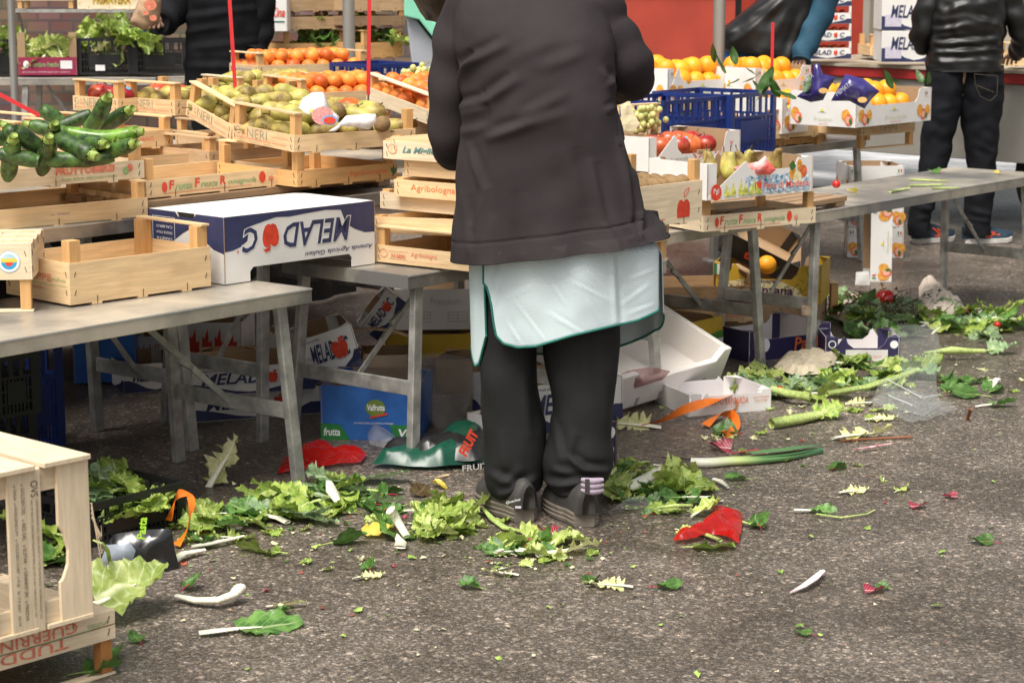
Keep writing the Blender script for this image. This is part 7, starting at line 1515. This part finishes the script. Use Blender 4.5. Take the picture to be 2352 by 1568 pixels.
# dried herbs tangle
m = MB(); rn = random.Random(5)
for i in range(260):
    a = G(rn.gauss(2060,75), rn.gauss(735,16)); z = rn.uniform(.0,.08); a.z = z; d = Vector((rn.gauss(0,1), rn.gauss(0,1), rn.gauss(0,.5))).normalized()*rn.uniform(.02,.07); b = a+d+Vector((0,0,.01)); b.z = max(.003, b.z)
    m.bar(a, b, .002, .002)
    for k in range(3): q = a.lerp(b, rn.random()); w_ = Vector((rn.gauss(0,.007), rn.gauss(0,.007), rn.gauss(0,.006))); u_ = Vector((rn.gauss(0,.007), rn.gauss(0,.007), rn.gauss(0,.006))); m.poly([q, q+w_, q+u_], [(0,1,2)])
tag(m.build('dried_herbs', M('dried_herb', (.075,.065,.035), .9, .3, 30.)), 'tangle of dry brown herb twigs around the red tomato', 'herbs', kind='stuff')
m = MB()
for i in range(90):
    x, y = rn.uniform(1690,1870), rn.gauss(676,16); a = V(x, y, 8.25); b = a+Vector((rn.gauss(0,.02), rn.gauss(0,.02), rn.gauss(0,.015)))
    m.bar(a, b, .0015, .0015); q = b; m.poly([q, q+Vector((rn.gauss(0,.006),0,.006)), q+Vector((rn.gauss(0,.006),.004,-.003))], [(0,1,2)])
tag(m.build('dried_herbs', M('dried_herb', (.075,.065,.035), .9, .3, 30.)), 'dark herb sprigs hanging before the yellow aubergine carton', 'herbs', kind='stuff')
# crumbs of green, cream, red and grit over the asphalt
def crumbs(name, label, mat, n, seed, smin, smax, zones):
    m = MB(); rn = random.Random(seed)
    for i in range(n):
        zx = rn.choice(zones); x = rn.gauss(zx[0], zx[2]); y = rn.gauss(zx[1], zx[3])
        if y < 620: continue
        p = G(x, y, .0); s = rn.uniform(smin, smax)*rn.choice((1,1,1,1.8)); k = rn.choice((4,5,6)); ph = rn.uniform(0,6.28); c_ = p+Vector((0,0,.002+rn.random()*.004))
        ring = [c_+Vector((s*rn.uniform(.5,1.2)*math.cos(ph+6.28*j/k), s*rn.uniform(.5,1.2)*math.sin(ph+6.28*j/k), rn.uniform(-.3,.6)*s)) for j in range(k)]; ring = [Vector((q.x, q.y, max(.0015, q.z))) for q in ring]
        m.poly([c_+Vector((0,0,s*.3))]+ring, [(0, j+1, (j+1) % k+1) for j in range(k)])
    tag(m.build(name, mat, None), label, 'scraps', kind='stuff')
ZN = [(700,1200,150,45),(1000,1230,130,40),(1250,1270,120,40),(1500,1150,120,60),(1850,930,150,40),(2150,880,140,50),(500,1250,120,50),(1400,1350,500,110),(900,1350,400,100),(1800,1150,350,120)]
crumbs('green_scraps', 'tiny green leaf crumbs strewn over the asphalt', M('crumb_green', (.10,.22,.03), .6, .5, 15., col2=(.28,.40,.08)), 360, 1, .002, .008, ZN)
crumbs('cream_scraps', 'tiny cream and white vegetable crumbs strewn over the asphalt', M('crumb_cream', (.62,.58,.36), .6, .2, 15.), 200, 2, .002, .007, ZN)
crumbs('red_scraps', 'tiny red and brown crumbs strewn over the asphalt', M('crumb_red', (.30,.06,.03), .6, .5, 15.), 90, 3, .002, .006, ZN)
# black crate with greens and the printed film in front of it
cl = latF('low black plastic crate of wilted greens on the ground at lower left', (196,1262), 0., (428,1200), .26, .115, BLK)
PB = crumple('plastic_bag', 'black and clear fruit bag with green and white lettering before the black crate', 'bag', [(225,1345),(232,1275),(262,1225),(330,1215),(395,1212),(402,1262),(412,1300),(405,1332),(330,1340),(270,1352)], film('black_clear_film', (.014,.014,.016), .88, .22), .035, .013, 51, 0, 0, 7., plane=pl(5.10), dome=.02)
c = V(334,1238,5.0); text(PB, 'Pasta', c-PB.location, Vector((.12,0,1)), Vector((-1,0,.12)), .055, .022, M('lime_ink', (.45,.80,.05), .5), 0, .03)
c = V(234,1312,5.0); text(PB, 'for fruit.', c-PB.location, Vector((1,0,.22)), Vector((-.22,0,1)), .065, .020, WINK(), .2, .02)
crumple('plastic_bag', 'clear window part of the fruit bag with a bluish sheen', 'film', [(228,1300),(245,1250),(300,1245),(312,1262),(305,1290),(262,1296)], film('bluish_film', (.45,.52,.60), .55, .15), .02, .012, 52, 0, 0, 7., plane=pl(5.02))
stalk('green_stalk', 'curved green stalk hanging over the fruit bag', [(215,1240,.16),(235,1248,.17),(248,1265,.14),(252,1290,.08)], [.003,.005,.005,.006], STEMG)
# stalks and leaf bits on the nearly empty table
for a, b, lb in (((2090,412),(2178,416),'thin green stalk farthest back on the nearly empty table'), ((2088,426),(2165,424),'green stalk in the middle of the nearly empty table'), ((2045,440),(2088,432),'pale green stalk piece nearest on the nearly empty table'), ((2140,432),(2200,431),'green stalk lying right on the nearly empty table')):
    p, q = G(*a, .577), G(*b, .577); m = MB(); m.tube([(0,0,0), tuple((q-p)*.5), tuple(q-p)], [(.009,.004),(.010,.004),(.006,.003)], 8); o = m.build('stalk', STEMG, None, True); o.location = p; tag(o, lb, 'stalk')
leaf('dark', 2160, 398, 60, .7, 'dark leaf at the back of the nearly empty table', gz=.572); leaf('yellow', 2400*0+1970, 443, 80, .6, 'yellow green leaf scrap at the front of the nearly empty table', gz=.572); leaf('yellow', 2415*0+2300, 400, 80, .5, 'yellow green shred at the right of the nearly empty table', gz=.572)
# tipped grey and mint plastic bin at the back
bn = thing('plastic_bin', 'grey plastic bin with a mint green rim lying on its side behind the grapes', 'bin', V(985,165,11.4), 0)
m = MB(); A = [V(930,30,11.3),V(955,48,11.3),V(1010,118,11.3),V(1040,165,11.3),V(1040,230,11.3),V(955,235,11.3),V(940,120,11.3)]; o0 = bn.location; m.prism([((p-o0).x, (p-o0).z) for p in A], (0,0,0), X, Z, -.35); m.build('body', M('grey_plastic', (.40,.42,.47), .5, .08, 3.), bn, bevel=.01)
m = MB(); m.prism([((p-o0).x, (p-o0).z) for p in (V(925,-30,11.2),V(950,-30,11.2),V(960,15,11.2),V(1015,75,11.2),V(1045,120,11.2),V(1045,160,11.2),V(1010,112,11.2),V(960,48,11.2),V(925,40,11.2))], (0,-.06,0), X, Z, -.40); m.build('rim', M('mint_plastic', (.25,.68,.48), .4, .05, 3.), bn, bevel=.008)
tray('white carton with red script lettering behind the person in black', V(600,72,12.3), rad(-3), .15, .3, .19, prints=lambda t, lx, ly, h: (text(t, 'TriKina', (.08*lx,0,.42*h), X, Z, .84*lx, .28*h, RED(), .3, .02), patch(t, [(.1*lx,.26*h),(.9*lx,.26*h),(.9*lx,.30*h),(.1*lx,.30*h)], (0,0,0), X, Z, M('teal_trim', (.015,.15,.12)), .001, 'printed_line')), frontlow=False, tab=False)
# paper on ground at right etc
crumple('paper_scrap', 'scrap of white card with a flag mark standing by the upright carton', 'card', [(1964,655),(1966,625),(1996,622),(1999,655)], WHITE(), .005, .012, 61, 0, .002, 5., plane=pl(9.55))

# more cartons lost in the dark under the tables
DK = dict(frontlow=False, tab=False)
for i, (x, y, Yd, rz, sx, sy, h, mt, lb) in enumerate(((470,905,7.2,12,.20,.25,.12,'k','plain brown carton in the dark behind the front table legs'), (600,838,7.9,-8,.22,.2,.10,'w','white carton edge in the dark left of the tilted apple tray'), (640,905,7.25,25,.16,.2,.07,'k','squashed brown carton beneath the tilted apple tray'),
    (170,880,7.4,8,.22,.3,.20,'b','dark blue carton at the far left under the tables'), (1000,905,7.0,-10,.14,.2,.12,'k','brown carton right of the film wrapped one'), (1090,830,7.6,5,.22,.25,.14,'y','yellow carton just left of the woman\'s leg'), (1445,835,7.8,12,.30,.25,.10,'k','brown carton behind the raised wall of the polystyrene tray'),
    (1240,930,7.3,4,.18,.2,.1,'k','brown carton edge between the woman\'s legs'))):
    p = V(x, y, Yd); p.z = max(.003, p.z); tray(lb, p, rad(rz), sx, sy, h, mat={'k':KRAFT(),'w':WHITE(),'b':BLUC,'y':YEL}[mt], **DK)
for x, y, Yd, lb in ((1505,742,8.1,'wooden crate in the shade behind the polystyrene tray'), (1500,690,8.3,'second wooden crate in the shade, above the first one')):
    p = V(x, y, Yd); crate(lb, None, 0, .42, .3, hp=.05, ht=.09, loc=Vector((p.x, p.y, max(.008, p.z))), rz=rad(8), rails='lr', tone='shade', prints=words_f(('italia',.6,.3,.2,.4,PALERED(),0,0)))

rs = random.Random(77); TR_ = [(480,1215,70,30),(620,1200,70,34),(760,1165,70,36),(900,1185,70,40),(1010,1225,70,34),(1150,1265,70,28),(1280,1285,70,28),(1440,1160,60,40),(1540,1180,70,36),(1700,1000,60,40),(1820,950,70,30),(1960,940,90,30),(2120,905,90,30),(2250,860,70,40),(1950,1090,150,60),(850,1300,200,50)]
for i in range(120):
    cx, cy, rx, ry = TR_[i % 16]; k = rs.choice(('pale','endive','lettuce','dark','endive','pale','red' if i % 5 == 0 else 'lettuce'))
    leaf(k, rs.gauss(cx, rx*.6), rs.gauss(cy, ry*.6), rs.uniform(0,360), rs.uniform(.22,.42), 'torn shred of a %s strewn along the trail of scraps' % NMS[k].replace('thick ',''), 'shreds of %s' % NMS[k], .003, (rs.uniform(-.1,.1), rs.uniform(-.2,.2)))
for L_ in PROTO.values():
    for p in L_:
        for c in list(p.children): bpy.data.objects.remove(c)
        bpy.data.objects.remove(p)
